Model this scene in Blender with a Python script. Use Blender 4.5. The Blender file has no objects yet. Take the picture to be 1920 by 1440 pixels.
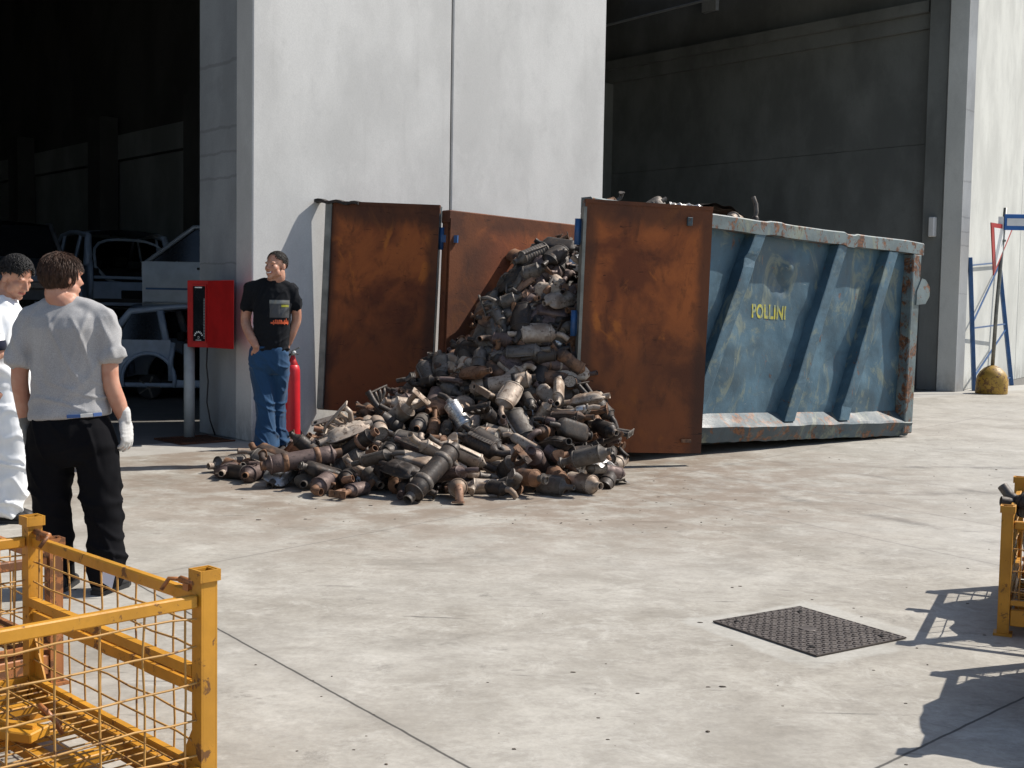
import bpy, bmesh, math, random
from mathutils import Vector, Matrix, noise, Quaternion
from mathutils.bvhtree import BVHTree
R = random.Random(7)
PI = math.pi
scene = bpy.context.scene
COL = scene.collection
# ---------------------------------------------------------------- camera, sky, sun, exposure
FPX = 2240.0
cam_d = bpy.data.cameras.new("camera"); cam = bpy.data.objects.new("camera", cam_d); COL.objects.link(cam)
cam_d.sensor_width = 36; cam_d.lens = 36 * FPX / 1920; cam_d.clip_end = 500
TH = math.atan(140 / FPX); ROLL = .017
CM = (Matrix.Rotation(PI / 2 - TH, 4, 'X') @ Matrix.Rotation(ROLL, 4, 'Z'))
cam.matrix_world = Matrix.Translation((0, 0, 1.45)) @ CM
scene.camera = cam
SUN_EL = math.radians(47.5)
SH = Vector((-.94, -.335, 0)).normalized()          # the way shadows fall on the ground
world = bpy.data.worlds.new("World"); scene.world = world; world.use_nodes = True
wn = world.node_tree; wn.nodes.clear()
sky = wn.nodes.new('ShaderNodeTexSky'); sky.sky_type = 'NISHITA'; sky.sun_disc = False
sky.sun_elevation = SUN_EL; sky.sun_rotation = math.atan2(-SH.x, -SH.y)
bg = wn.nodes.new('ShaderNodeBackground'); bg.inputs[1].default_value = .105
wo = wn.nodes.new('ShaderNodeOutputWorld')
wn.links.new(sky.outputs[0], bg.inputs[0]); wn.links.new(bg.outputs[0], wo.inputs[0])
sd = bpy.data.lights.new("sun", 'SUN'); sd.energy = 4.6; sd.angle = math.radians(.5); sd.color = (1, .945, .865)
sun = bpy.data.objects.new("sun", sd); COL.objects.link(sun)
ldir = Vector((SH.x * math.cos(SUN_EL), SH.y * math.cos(SUN_EL), -math.sin(SUN_EL)))
sun.rotation_euler = ldir.to_track_quat('-Z', 'Y').to_euler(); sun.location = (8, 3, 12)
vs = scene.view_settings; vs.view_transform = 'Standard'; vs.look = 'None'; vs.exposure = 0.38; vs.gamma = 1

def lin(c):
    return tuple(((x / 255) / 12.92 if x / 255 <= .04045 else ((x / 255 + .055) / 1.055) ** 2.4) for x in c)

# ---------------------------------------------------------------- material helpers
class N:
    def __init__(s, name, rough=.7, metal=0., spec=.5):
        s.m = bpy.data.materials.new(name); s.m.use_nodes = True; s.t = s.m.node_tree
        s.b = s.t.nodes['Principled BSDF']; s.b.inputs['Roughness'].default_value = rough
        s.b.inputs['Metallic'].default_value = metal; s.b.inputs['Specular IOR Level'].default_value = spec
        s._v = None
    def n(s, k): return s.t.nodes.new(k)
    def l(s, a, b): s.t.links.new(a, b)
    def put(s, sock, v):
        if hasattr(v, 'is_output'): s.l(v, sock)
        elif isinstance(v, (int, float)):
            sock.default_value = v if sock.type == 'VALUE' else ((v, v, v, 1) if sock.type == 'RGBA' else (v, v, v))
        else: sock.default_value = tuple(v) + ((1,) if sock.type == 'RGBA' and len(v) == 3 else ())
    def vec(s, rnd=True):
        if s._v is None:
            tc = s.n('ShaderNodeTexCoord'); o = tc.outputs['Object']
            if rnd:
                oi = s.n('ShaderNodeObjectInfo'); mu = s.n('ShaderNodeMath'); mu.operation = 'MULTIPLY'; mu.inputs[1].default_value = 37
                s.l(oi.outputs['Random'], mu.inputs[0]); a = s.n('ShaderNodeVectorMath'); s.l(o, a.inputs[0]); s.l(mu.outputs[0], a.inputs[1]); o = a.outputs[0]
            s._v = o
        return s._v
    def world(s):
        g = s.n('ShaderNodeNewGeometry'); return g.outputs['Position']
    def mapv(s, v, sc=(1, 1, 1), rot=(0, 0, 0), loc=(0, 0, 0)):
        m = s.n('ShaderNodeMapping'); s.l(v, m.inputs[0]); m.inputs['Scale'].default_value = sc; m.inputs['Rotation'].default_value = rot; m.inputs['Location'].default_value = loc
        return m.outputs[0]
    def noise(s, scale=5, detail=4, rough=.55, v=None, dist=0.):
        x = s.n('ShaderNodeTexNoise'); s.l(v if v is not None else s.vec(), x.inputs['Vector'])
        x.inputs['Scale'].default_value = scale; x.inputs['Detail'].default_value = detail; x.inputs['Roughness'].default_value = rough; x.inputs['Distortion'].default_value = dist
        return x.outputs[0]
    def voro(s, scale=5, v=None, feat='F1', out=0):
        x = s.n('ShaderNodeTexVoronoi'); x.feature = feat; s.l(v if v is not None else s.vec(), x.inputs['Vector']); x.inputs['Scale'].default_value = scale
        return x.outputs[out]
    def wave(s, scale, v=None, dist=0, d='X'):
        x = s.n('ShaderNodeTexWave'); x.bands_direction = d; s.l(v if v is not None else s.vec(), x.inputs['Vector']); x.inputs['Scale'].default_value = scale; x.inputs['Distortion'].default_value = dist
        return x.outputs['Fac'] if 'Fac' in x.outputs else x.outputs[1]
    def ramp(s, f, lo, hi, a=0., b=1.):
        x = s.n('ShaderNodeMapRange'); x.clamp = True; x.interpolation_type = 'SMOOTHSTEP'
        s.put(x.inputs[0], f); x.inputs[1].default_value = lo; x.inputs[2].default_value = hi; x.inputs[3].default_value = a; x.inputs[4].default_value = b
        return x.outputs[0]
    def math(s, op, a, b=0., c=0.):
        x = s.n('ShaderNodeMath'); x.operation = op; s.put(x.inputs[0], a); s.put(x.inputs[1], b); s.put(x.inputs[2], c); return x.outputs[0]
    def mix(s, f, a, b, mode='MIX'):
        x = s.n('ShaderNodeMix'); x.data_type = 'RGBA'; x.blend_type = mode
        s.put(x.inputs[0], f); s.put(x.inputs[6], a); s.put(x.inputs[7], b); return x.outputs[2]
    def dot(s, v, d):
        x = s.n('ShaderNodeVectorMath'); x.operation = 'DOT_PRODUCT'; s.l(v, x.inputs[0]); x.inputs[1].default_value = d; return x.outputs['Value']
    def base(s, c): s.put(s.b.inputs['Base Color'], c)
    def rough(s, r): s.put(s.b.inputs['Roughness'], r)
    def bump(s, h, st=.3, d=.01):
        x = s.n('ShaderNodeBump'); x.inputs['Strength'].default_value = st; x.inputs['Distance'].default_value = d
        s.l(h, x.inputs['Height']); s.l(x.outputs[0], s.b.inputs['Normal'])

M = {}
def metal(name, cols, rough=(.45, .75), met=.35, sc=9, bump=.5):
    """weathered metal: two or three colours in blotches, pitted"""
    s = N(name, metal=met); a = s.noise(sc, 5, .62); b = s.noise(sc * 3.1, 4, .7, dist=.6)
    c = s.mix(s.ramp(a, .38, .62), cols[0], cols[1])
    if len(cols) > 2: c = s.mix(s.ramp(b, .54, .66), c, cols[2])
    if len(cols) > 3: c = s.mix(s.ramp(s.noise(sc * .45, 3), .5, .62), c, cols[3])
    s.base(c); s.rough(s.ramp(b, .3, .7, rough[0], rough[1])); s.bump(s.noise(sc * 9, 4, .7), bump, .003)
    M[name] = s.m; return s.m
def plain(name, col, rough=.6, met=0., var=.25, sc=6, bump=.15, bsc=60, spec=.5, bd=.003):
    s = N(name, rough, met, spec); f = s.noise(sc, 5, .6)
    s.base(s.mix(s.ramp(f, .3, .7), tuple(x * (1 - var) for x in col), tuple(min(1, x * (1 + var)) for x in col)))
    s.bump(s.noise(bsc, 3, .6), bump, bd); M[name] = s.m; return s.m

# converter metals
metal('charcoal_metal', [(.018, .014, .012), (.042, .032, .026), (.08, .052, .036)], met=.25)
metal('rust_metal', [(.16, .08, .042), (.235, .125, .068), (.08, .042, .026), (.06, .04, .03)], met=.15, rough=(.6, .9))
metal('tan_metal', [(.33, .26, .205), (.46, .385, .31), (.15, .105, .075), (.24, .17, .12)], met=.25, rough=(.5, .8))
metal('silver_metal', [(.36, .35, .34), (.6, .59, .58), (.16, .12, .09)], met=.75, rough=(.28, .5), bump=.35)
metal('purple_brown_metal', [(.10, .068, .062), (.15, .105, .09), (.055, .04, .038)], met=.35)
metal('grey_metal', [(.085, .074, .064), (.145, .125, .108), (.08, .055, .038)], met=.3)
metal('copper_metal', [(.26, .14, .085), (.34, .20, .13), (.12, .07, .045)], met=.3)
plain('pipe_hole', (.006, .005, .005), .95, var=.1)
plain('ceramic', (.30, .27, .23), .9, sc=60, var=.5)

# yard floor ------------------------------------------------------------
def floor_material():
    s = N('yard_concrete', .78, spec=.35); p = s.world()
    big = s.noise(.42, 6, .62, p, .4); mid = s.noise(1.9, 7, .66, p, .5); fine = s.noise(34, 5, .7, p)
    st = s.noise(.8, 8, .70, s.mapv(p, (1.0, 1.35, 1), (0, 0, math.radians(-41)), (3, 1, 0)), .5)
    m2 = s.noise(6.5, 9, .82, s.mapv(p, (1, 1.5, 1), (0, 0, .55)), .3)
    c = s.mix(s.ramp(mid, .25, .75), (.285, .26, .218), (.44, .414, .362)); c = s.mix(s.ramp(m2, .42, .66, 0, .55), c, (.19, .17, .142)); c = s.mix(s.ramp(s.noise(4.1, 9, .8, s.mapv(p, (1, 1, 1), loc=(9, 4, 2)), .6), .50, .66, 0, .5), c, (.55, .528, .475))
    c = s.mix(s.ramp(big, .34, .70, 0, .45), c, (.52, .50, .455))
    c = s.mix(s.ramp(st, .52, .76, 0, .62), c, (.20, .183, .155))
    # dark oily patches and scuffs
    pt = s.noise(2.6, 9, .74, p, .4)
    c = s.mix(s.ramp(pt, .58, .74, 0, .62), c, (.095, .085, .072))
    c = s.mix(s.ramp(s.noise(16, 4, .6, s.mapv(p, (1, 1.6, 1), loc=(2, 7, 0))), .70, .74, 0, .55), c, (.11, .098, .082)); c = s.mix(s.ramp(s.voro(1.15, p), .0, .035, .75, 0), c, (.05, .045, .042))
    c = s.mix(s.ramp(s.noise(9, 6, .75, p), .63, .72, 0, .5), c, (.42, .41, .385))
    c = s.mix(s.ramp(fine, .36, .66, .16, 0), c, (.12, .108, .09))
    # short skid and scratch marks: thin stretched noise
    sk = s.noise(4.2, 5, .6, s.mapv(p, (.5, 3.6, 1), (0, 0, .25)), .5)
    c = s.mix(s.ramp(sk, .64, .72, 0, .6), c, (.06, .056, .052))
    # tyre tracks sweeping into the bay
    for (ox, oy, rad, w) in ((3.0, 26.0, 14.6, .16), (3.0, 26.0, 16.3, .16), (-9.0, 2.0, 13.4, .14), (-9.0, 2.0, 15.1, .14)):
        q = s.n('ShaderNodeVectorMath'); q.operation = 'DISTANCE'; s.l(p, q.inputs[0]); q.inputs[1].default_value = (ox, oy, 0)
        dd = s.math('ABSOLUTE', s.math('SUBTRACT', q.outputs['Value'], rad))
        f = s.math('MULTIPLY', s.ramp(dd, 0, w, .6, 0), s.ramp(s.noise(2.2, 6, .7, p), .42, .66))
        c = s.mix(f, c, (.085, .08, .074))
    # reddish dirt round the scrap heap
    q = s.n('ShaderNodeVectorMath'); q.operation = 'DISTANCE'; s.l(p, q.inputs[0]); q.inputs[1].default_value = (-.4, 11, 0)
    f = s.math('MULTIPLY', s.ramp(q.outputs['Value'], 1.9, 5.2, .85, 0), s.ramp(s.noise(2.4, 8, .74, p), .36, .60))
    c = s.mix(f, c, (.20, .15, .11))
    # fresh mortar collar round the manhole (a square in its own axes)
    mx, my = 1.382, 5.405; a = (.515, -.857, 0); b = (.80, .60, 0); a = (.543, -.84, 0); b = (.84, .543, 0)
    u = s.math('ABSOLUTE', s.math('SUBTRACT', s.dot(p, a), a[0] * mx + a[1] * my)); v = s.math('ABSOLUTE', s.math('SUBTRACT', s.dot(p, b), b[0] * mx + b[1] * my))
    w_ = s.math('ADD', s.math('MAXIMUM', u, v), s.math('MULTIPLY', s.math('SUBTRACT', s.noise(3, 5, .6, p), .5), .22))
    c = s.mix(s.math('MULTIPLY', s.ramp(w_, .39, .44, .85, 0), s.ramp(s.noise(2.2, 4, .6, p), .35, .55, .35, 1)), c, s.mix(s.ramp(fine, .3, .7), (.37, .355, .315), (.45, .435, .395)))
    # saw-cut joints: direction normals and offsets; faint darker margin beside, dark core
    h = s.math('MULTIPLY', fine, .5)
    jn = s.math('MULTIPLY', s.math('SUBTRACT', s.noise(7, 4, .6, p), .5), .012)
    def seg(nx, ny, off, c, w=.006, k=.85):
        d = s.math('ABSOLUTE', s.math('ADD', s.math('SUBTRACT', s.dot(p, (nx, ny, 0)), off), jn))
        c = s.mix(s.ramp(d, .008, .06, .22 * k, 0), c, (.16, .15, .135))
        return s.mix(s.ramp(d, w * .5, w * 1.3, k, 0), c, (.035, .032, .03))
    for (ax, ay, bx, by) in JOINTS:
        dx, dy = bx - ax, by - ay; L = math.hypot(dx, dy); nx, ny = -dy / L, dx / L
        c = seg(nx, ny, nx * ax + ny * ay, c, k=.85 if (ax, bx) in ((-1.293, -.114), (1.331, 1.98)) else .38)
    # whiter apron beside the building (own colour of the newer strip)
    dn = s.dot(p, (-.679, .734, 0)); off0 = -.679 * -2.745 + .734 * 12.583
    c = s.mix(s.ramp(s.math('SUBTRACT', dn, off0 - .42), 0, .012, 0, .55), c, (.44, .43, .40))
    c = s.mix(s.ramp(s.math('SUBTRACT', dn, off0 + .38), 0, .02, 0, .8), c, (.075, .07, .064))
    s.base(c); s.rough(s.ramp(mid, .3, .7, .62, .85))
    s.bump(s.math('ADD', h, s.math('MULTIPLY', s.noise(150, 2, .5, p), .5)), .2, .003); return s.m
JOINTS = [(-1.293, 5.261, -.114, 3.695), (1.418, 9.168, 2.85, 6.972), (1.331, 3.884, 1.98, 4.492), (-2.005, 6.214, -1.349, 7.04), (2.446, 9.687, 3.36, 8.31)]
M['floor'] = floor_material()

def wall_material(name, base, var=.10):
    s = N(name, .85, spec=.3); p = s.world()
    a = s.noise(.9, 5, .6, s.mapv(p, (1, 1, .55))); b = s.noise(3.2, 7, .72, s.mapv(p, (1.2, 1.2, .75)), .4); f = s.noise(60, 4, .7, p)
    lo = tuple(x * (1 - 2 * var) for x in base); hi = tuple(min(.9, x * (1 + var)) for x in base)
    c = s.mix(s.ramp(a, .36, .64), lo, hi); c = s.mix(s.ramp(b, .5, .75, 0, .38), c, tuple(x * .72 for x in base))
    c = s.mix(s.ramp(s.noise(2.6, 5, .65, s.mapv(p, (1, 1, .8), loc=(4, 2, 1)), .5), .60, .70, 0, .35), c, hi)
    c = s.mix(s.ramp(s.noise(1.7, 4, .6, s.mapv(p, (5, 5, .22))), .58, .76, 0, .12), c, (base[0] * .6, base[1] * .6, base[2] * .58))
    c = s.mix(s.ramp(f, .35, .65, .16, 0), c, tuple(x * .5 for x in base)); c = s.mix(s.ramp(s.noise(11, 6, .75, p), .60, .72, 0, .22), c, tuple(x * .6 for x in base))
    z = s.n('ShaderNodeSeparateXYZ'); s.l(p, z.inputs[0])
    c = s.mix(s.math('MULTIPLY', s.ramp(z.outputs[2], 0, .5, .55, 0), s.ramp(b, .35, .6)), c, (.2, .185, .165))
    s.base(c); s.bump(s.math('ADD', f, s.math('MULTIPLY', a, .6)), .25, .004); M[name] = s.m; return s.m
wall_material('facade_concrete', (.625, .62, .60), .06); wall_material('wing_concrete', (.54, .545, .51), .07); wall_material('shade_concrete', (.33, .345, .355), .10)  # shade_concrete has the bluish shade of pillar and jamb mixed into its colour
wall_material('inner_concrete', (.19, .20, .19), .12); wall_material('dark_concrete', (.06, .06, .055), .15)  # second one is a much darker tone for roof, rear walls and piers

def rust_plate(nm='rust_plate', g=1., dk=.62):
    s = N(nm, .8, .1, .35); v = s.vec(); 
    a = s.noise(1.5, 6, .6, v, .5); b = s.noise(6, 7, .72, s.mapv(v, (1, 1, .55)), .4); d = s.noise(3.2, 5, .6, s.mapv(v, (1, 1, .7), loc=(3, 1, 7)), .8)
    c = s.mix(s.ramp(a, .36, .60), (.135 * g, .042 * g, .019 * g), (.33 * g, .10 * g, .030 * g))
    c = s.mix(s.ramp(b, .50, .70, 0, .55), c, (.06, .027, .016)); c = s.mix(s.ramp(d, .57, .70, 0, .8), c, (.50, .16, .035))
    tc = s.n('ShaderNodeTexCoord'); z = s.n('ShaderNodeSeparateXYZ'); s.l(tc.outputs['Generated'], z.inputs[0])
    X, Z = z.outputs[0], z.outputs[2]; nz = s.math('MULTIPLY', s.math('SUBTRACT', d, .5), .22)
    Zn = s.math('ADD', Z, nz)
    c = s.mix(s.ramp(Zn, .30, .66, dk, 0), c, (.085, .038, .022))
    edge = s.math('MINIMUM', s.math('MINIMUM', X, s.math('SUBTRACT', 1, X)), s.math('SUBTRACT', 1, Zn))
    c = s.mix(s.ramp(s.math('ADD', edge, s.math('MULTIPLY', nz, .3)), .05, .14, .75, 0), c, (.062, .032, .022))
    c = s.mix(s.ramp(s.noise(13, 3, .5, s.mapv(v, (.5, 1, 3), (0, .6, 0)), 1.), .68, .72, 0, .7), c, (.02, .012, .01))
    s.base(c); s.rough(.85); s.bump(s.math('ADD', s.noise(45, 5, .7), s.math('MULTIPLY', a, 1.5)), .4, .006); M[nm] = s.m
rust_plate('rust_plate', 1.18, .6); rust_plate('orange_rust', 1.75, .25)
def blue_paint(name, base, rust=.6, k=1.):
    s = N(name, .5, 0, .45); v = s.vec(); a = s.noise(1.6, 6, .65, v, .6); b = s.noise(7, 7, .7, s.mapv(v, (1, 1, .4)), .3); e = s.noise(3, 6, .68, s.mapv(v, (1, 1, .6), loc=(7, 3, 1)), 1.2)
    c = s.mix(s.ramp(a, .35, .65), tuple(x * .72 for x in base), tuple(x * 1.25 for x in base))
    c = s.mix(s.ramp(e, .52, .66, 0, .5), c, (.25, .26, .17)); c = s.mix(s.ramp(b, .50, .74, 0, .5), c, tuple(x * .6 for x in base))
    r = s.noise(5.5, 8, .74, s.mapv(v, (1, 1, .7), loc=(1, 9, 4)), .6)
    c = s.mix(s.ramp(r, rust, rust + .05, 0, .95), c, s.mix(s.ramp(s.noise(30, 4), .4, .6), (.20, .075, .025), (.07, .03, .015)))
    c = s.mix(s.ramp(s.noise(17, 5, .6, s.mapv(v, (2.2, 1, .28), loc=(2, 2, 8)), .8), .70, .74, 0, .7), c, (.25, .13, .06))
    c = s.mix(s.ramp(s.noise(11, 4, .6, s.mapv(v, (.6, 1, 2.0), (0, .7, 0)), 2.), .715, .73, 0, .6), c, (.27, .30, .30))
    s.base(c); s.rough(s.ramp(a, .3, .7, .42, .7)); s.bump(s.math('ADD', s.noise(3.5, 3), s.math('MULTIPLY', s.noise(60, 4, .7), .15)), .35, .03); M[name] = s.m
blue_paint('blue_paint', (.058, .115, .155), .62); blue_paint('pale_blue_paint', (.13, .165, .17), .505); blue_paint('scuffed_blue', (.05, .075, .09), .53)
def yellow_paint(name, base, chip=.60):
    s = N(name, .48, 0, .5); a = s.noise(4, 5, .6); b = s.noise(14, 7, .72, dist=.5)
    c = s.mix(s.ramp(a, .35, .65), base, tuple(x * .78 for x in base)); c = s.mix(s.ramp(b, chip, chip + .05, 0, .9), c, (.12, .05, .02))
    c = s.mix(s.ramp(s.noise(7, 6, .7), .56, .72, 0, .45), c, tuple(x * .45 for x in base))
    s.base(c); s.rough(s.ramp(b, .3, .7, .38, .65)); s.bump(s.noise(70, 4, .7), .2, .002); M[name] = s.m
yellow_paint('yellow_paint', (.58, .27, .022), .59); yellow_paint('worn_orange_paint', (.42, .16, .05), .5); yellow_paint('yellow_wire', (.50, .27, .07), .56)
yellow_paint('ballast_paint', (.46, .27, .035), .52)
plain('red_paint', (.42, .012, .012), .42, var=.12); plain('red_plastic', (.62, .02, .03), .4, var=.1)
plain('dark_glass', (.012, .014, .016), .12, var=.2, bump=0); plain('black_trim', (.012, .012, .013), .6)
plain('pvc_grey', (.33, .35, .35), .55, var=.1); plain('steel_blue', (.02, .075, .20), .45, var=.2); plain('sign_white', (.72, .72, .70), .5, var=.06)
plain('sign_red', (.38, .03, .025), .5, var=.1); plain('sign_blue', (.02, .12, .38), .5, var=.1); plain('galvanised', (.20, .20, .18), .5, .5)
plain('car_silver_blue', (.40, .47, .58), .28, .0, var=.1, bump=.04); plain('car_dark', (.09, .10, .115), .4, .3, var=.2)
plain('car_silver', (.33, .38, .44), .34, .1, var=.1, bump=.03); plain('car_interior', (.015, .014, .013), .9); plain('tyre', (.018, .018, .018), .85)
plain('bumper_plastic', (.05, .052, .055), .6); plain('white_ink', (.75, .75, .72), .6, var=.1); plain('yellow_ink', (.42, .40, .03), .7, var=.35, sc=20)
metal('cast_iron', [(.075, .062, .055), (.115, .098, .088), (.05, .04, .036)], met=.25, sc=5); metal('grate_rust', [(.12, .045, .02), (.06, .028, .016)], met=.2)
metal('scrap_dark', [(.02, .018, .016), (.045, .036, .03), (.075, .05, .035)], met=.2, rough=(.6, .9))
metal('brown_beam', [(.10, .05, .025), (.06, .03, .02), (.2, .09, .04)], met=.1)
# people
def cloth(name, col, fold=.0, rough=.85, heather=0., sheen=.12):
    s = N(name, rough, 0, .25 if max(col) > .05 else .08); f = s.noise(260, 2, .6); c = s.mix(s.ramp(s.noise(5, 4), .3, .7), tuple(x * .88 for x in col), tuple(min(1, x * 1.08) for x in col))
    if heather: c = s.mix(s.ramp(f, .4, .6, 0, heather), c, tuple(x * .55 for x in col))
    s.base(c); s.bump(f, .25, .0015); s.b.inputs['Sheen Weight'].default_value = sheen; M[name] = s.m
cloth('grey_jersey', (.40, .395, .395), heather=.5); cloth('black_cotton', (.011, .012, .0145), sheen=.03); cloth('black_trousers', (.006, .006, .0075), sheen=0); cloth('white_cotton', (.80, .81, .82))
cloth('denim', (.020, .068, .150), heather=.5); cloth('glove_knit', (.55, .54, .52)); cloth('grey_glove', (.16, .16, .15)); cloth('boxer_blue', (.06, .12, .3)); cloth('navy_band', (.012, .014, .03))  # one glove is far greyer than its pair
def skinm(name, col):
    s = N(name, .5, 0, .4); c = s.mix(s.ramp(s.noise(18, 4), .35, .65), col, (col[0] * .9, col[1] * .78, col[2] * .74)); s.base(c)
    s.b.inputs['Subsurface Weight'].default_value = .12; s.b.inputs['Subsurface Radius'].default_value = (.012, .004, .002); s.b.inputs['Subsurface Scale'].default_value = 1.
    s.bump(s.noise(180, 2), .12, .001); M[name] = s.m
skinm('skin', (.50, .27, .185)); skinm('skin_tan', (.50, .275, .19)); skinm('lip', (.36, .12, .09)); plain('eye_white', (.6, .58, .55), .3); plain('teeth', (.72, .70, .66), .3)
def hairm(name, col):
    s = N(name, .55, 0, .3); f = s.noise(60, 4, .7, s.mapv(s.vec(), (1, 1, .25))); s.base(s.mix(s.ramp(f, .3, .7), tuple(x * .5 for x in col), tuple(x * 1.7 for x in col))); s.bump(f, .5, .004); M[name] = s.m
hairm('hair_brown', (.050, .026, .016)); hairm('hair_dark', (.011, .008, .006)); hairm('hair_black', (.013, .012, .012)); plain('shoe_black', (.012, .011, .011), .6); plain('paper', (.62, .62, .68), .7, var=.05)
plain('leaf_litter', (.10, .08, .06), .9)
plain('foil', (.62, .62, .6), .25, .9, bump=.6, bsc=25, bd=.02)
plain('green_glass', (.02, .10, .04), .2)

# ---------------------------------------------------------------- mesh helpers
def frame_from(d):
    d = d.normalized(); up = Vector((0, 0, 1)) if abs(d.z) < .9 else Vector((0, 1, 0))
    a = d.cross(up).normalized(); b = a.cross(d).normalized(); return a, b
class MB:
    def __init__(s): s.v = []; s.f = []; s.mi = []; s.sm = []; s.slot = 0
    def add(s, vs, fs, smooth=False, slot=None, mat=None):
        o = len(s.v); s.v += [Vector(p) if mat is None else mat @ Vector(p) for p in vs]
        for f in fs: s.f.append([i + o for i in f]); s.mi.append(s.slot if slot is None else slot); s.sm.append(smooth)
        return s
    def box(s, c, d, rot=None, slot=None, bev=0.):
        x, y, z = d[0] / 2, d[1] / 2, d[2] / 2; m = Matrix.Translation(c)
        if rot is not None: m = m @ (rot if isinstance(rot, Matrix) else Matrix.Rotation(rot, 4, 'Z'))
        if bev <= 0:
            vs = [(-x, -y, -z), (x, -y, -z), (x, y, -z), (-x, y, -z), (-x, -y, z), (x, -y, z), (x, y, z), (-x, y, z)]
            return s.add(vs, [(0, 3, 2, 1), (4, 5, 6, 7), (0, 1, 5, 4), (1, 2, 6, 5), (2, 3, 7, 6), (3, 0, 4, 7)], False, slot, m)
        b = min(bev, x * .45, y * .45, z * .45); bm = bmesh.new(); bmesh.ops.create_cube(bm, size=1)
        for v in bm.verts: v.co = Vector((v.co.x * 2 * x, v.co.y * 2 * y, v.co.z * 2 * z))
        bmesh.ops.bevel(bm, geom=bm.edges[:], offset=b, segments=1, affect='EDGES')
        bm.verts.index_update(); s.add([v.co.copy() for v in bm.verts], [[v.index for v in f.verts] for f in bm.faces], False, slot, m); bm.free(); return s
    def bar(s, a, b, w, h=None, up=None, slot=None, bev=0.):
        a, b = Vector(a), Vector(b); d = b - a; L = d.length; d.normalize()
        u = Vector(up) if up is not None else (Vector((0, 0, 1)) if abs(d.z) < .95 else Vector((0, 1, 0)))
        y = u.cross(d).normalized(); z = d.cross(y).normalized(); m = Matrix((d, y, z)).transposed().to_4x4(); m = Matrix.Translation((a + b) / 2) @ m
        mm = MB(); mm.box((0, 0, 0), (L, w, h or w), bev=bev); return s.add(mm.v, mm.f, False, slot, m)
    def loft(s, rings, cap=True, smooth=True, closed=True, slot=None, mat=None):
        n = len(rings[0]); vs = [p for r in rings for p in r]; fs = []
        for i in range(len(rings) - 1):
            for j in range(n if closed else n - 1):
                k = (j + 1) % n; fs.append((i * n + j, i * n + k, (i + 1) * n + k, (i + 1) * n + j))
        if cap: fs.append(tuple(reversed(range(n)))); fs.append(tuple((len(rings) - 1) * n + j for j in range(n)))
        return s.add(vs, fs, smooth, slot, mat)
    def tube(s, pts, rad, seg=8, cap=True, ry=None, slot=None, smooth=True, mat=None, ref=None):
        pts = [Vector(p) for p in pts]; n = len(pts); rad = rad if isinstance(rad, (list, tuple)) else [rad] * n
        ry = ry if isinstance(ry, (list, tuple)) else ([ry] * n if ry else rad); rings = []; a = None
        for i, p in enumerate(pts):
            d = (pts[min(i + 1, n - 1)] - pts[max(i - 1, 0)]).normalized()
            if a is None:
                if ref is not None: a = (Vector(ref) - d * Vector(ref).dot(d)).normalized()
                else: a, _ = frame_from(d)
            else: a = (a - d * a.dot(d)).normalized()
            b = d.cross(a)
            rings.append([p + a * (math.cos(2 * PI * j / seg) * rad[i]) + b * (math.sin(2 * PI * j / seg) * ry[i]) for j in range(seg)])
        return s.loft(rings, cap, smooth, slot=slot, mat=mat)
    def lathe(s, prof, seg=16, axis='X', sy=1., sz=1., slot=None, cap=True, mat=None, mod=None):
        rings = []
        for x, r in prof:
            ring = []
            for j in range(seg):
                t = 2 * PI * j / seg; rr = r * (mod(x, t) if mod else 1)
                p = (x, math.cos(t) * rr * sy, math.sin(t) * rr * sz)
                ring.append(Vector(p) if axis == 'X' else Vector((p[1], p[2], p[0])))
            rings.append(ring)
        return s.loft(rings, cap, True, slot=slot, mat=mat)
    def ell(s, c, r, seg=16, rings=10, rot=None, slot=None):
        m = Matrix.Translation(c) @ (rot.to_4x4() if rot is not None else Matrix.Identity(4)) @ Matrix.Diagonal((r[0], r[1], r[2], 1))
        pr = [(-math.cos(PI * i / rings), max(1e-3, math.sin(PI * i / rings))) for i in range(rings + 1)]
        return s.lathe(pr, seg, 'Z', slot=slot, mat=m)
    def sheet(s, f, nu, nv, slot=None, smooth=True, mat=None):
        vs = [f(i / nu, j / nv) for i in range(nu + 1) for j in range(nv + 1)]
        fs = [(i * (nv + 1) + j, (i + 1) * (nv + 1) + j, (i + 1) * (nv + 1) + j + 1, i * (nv + 1) + j + 1) for i in range(nu) for j in range(nv)]
        return s.add(vs, fs, smooth, slot, mat)
    def mesh(s, name, mats=()):
        me = bpy.data.meshes.new(name); me.from_pydata([tuple(p) for p in s.v], [], s.f)
        for i, p in enumerate(me.polygons): p.material_index = s.mi[i]; p.use_smooth = s.sm[i]
        for m in mats: me.materials.append(M[m] if isinstance(m, str) else m)
        me.validate(); bm = bmesh.new(); bm.from_mesh(me); bmesh.ops.recalc_face_normals(bm, faces=bm.faces); bm.to_mesh(me); bm.free()
        return me
    def build(s, name, mats, parent=None, loc=None, mat=None, sharp=None):
        me = s.mesh(name, mats if isinstance(mats, (list, tuple)) else [mats]); o = bpy.data.objects.new(name, me); COL.objects.link(o)
        if parent is not None: o.parent = parent
        if mat is not None: o.matrix_local = mat
        elif loc is not None: o.location = loc
        if sharp: me.set_sharp_from_angle(angle=sharp)
        return o
def tag(o, label=None, cat=None, group=None, kind=None):
    if label: o['label'] = label
    if cat: o['category'] = cat
    if group: o['group'] = group
    if kind: o['kind'] = kind
    return o
def empty(name, loc=(0, 0, 0), rz=0., mat=None, **k):
    o = bpy.data.objects.new(name, None); COL.objects.link(o); o.empty_display_size = .1
    if mat is not None: o.matrix_world = mat
    else: o.location = loc; o.rotation_euler = (0, 0, rz)
    return tag(o, **k)
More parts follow.
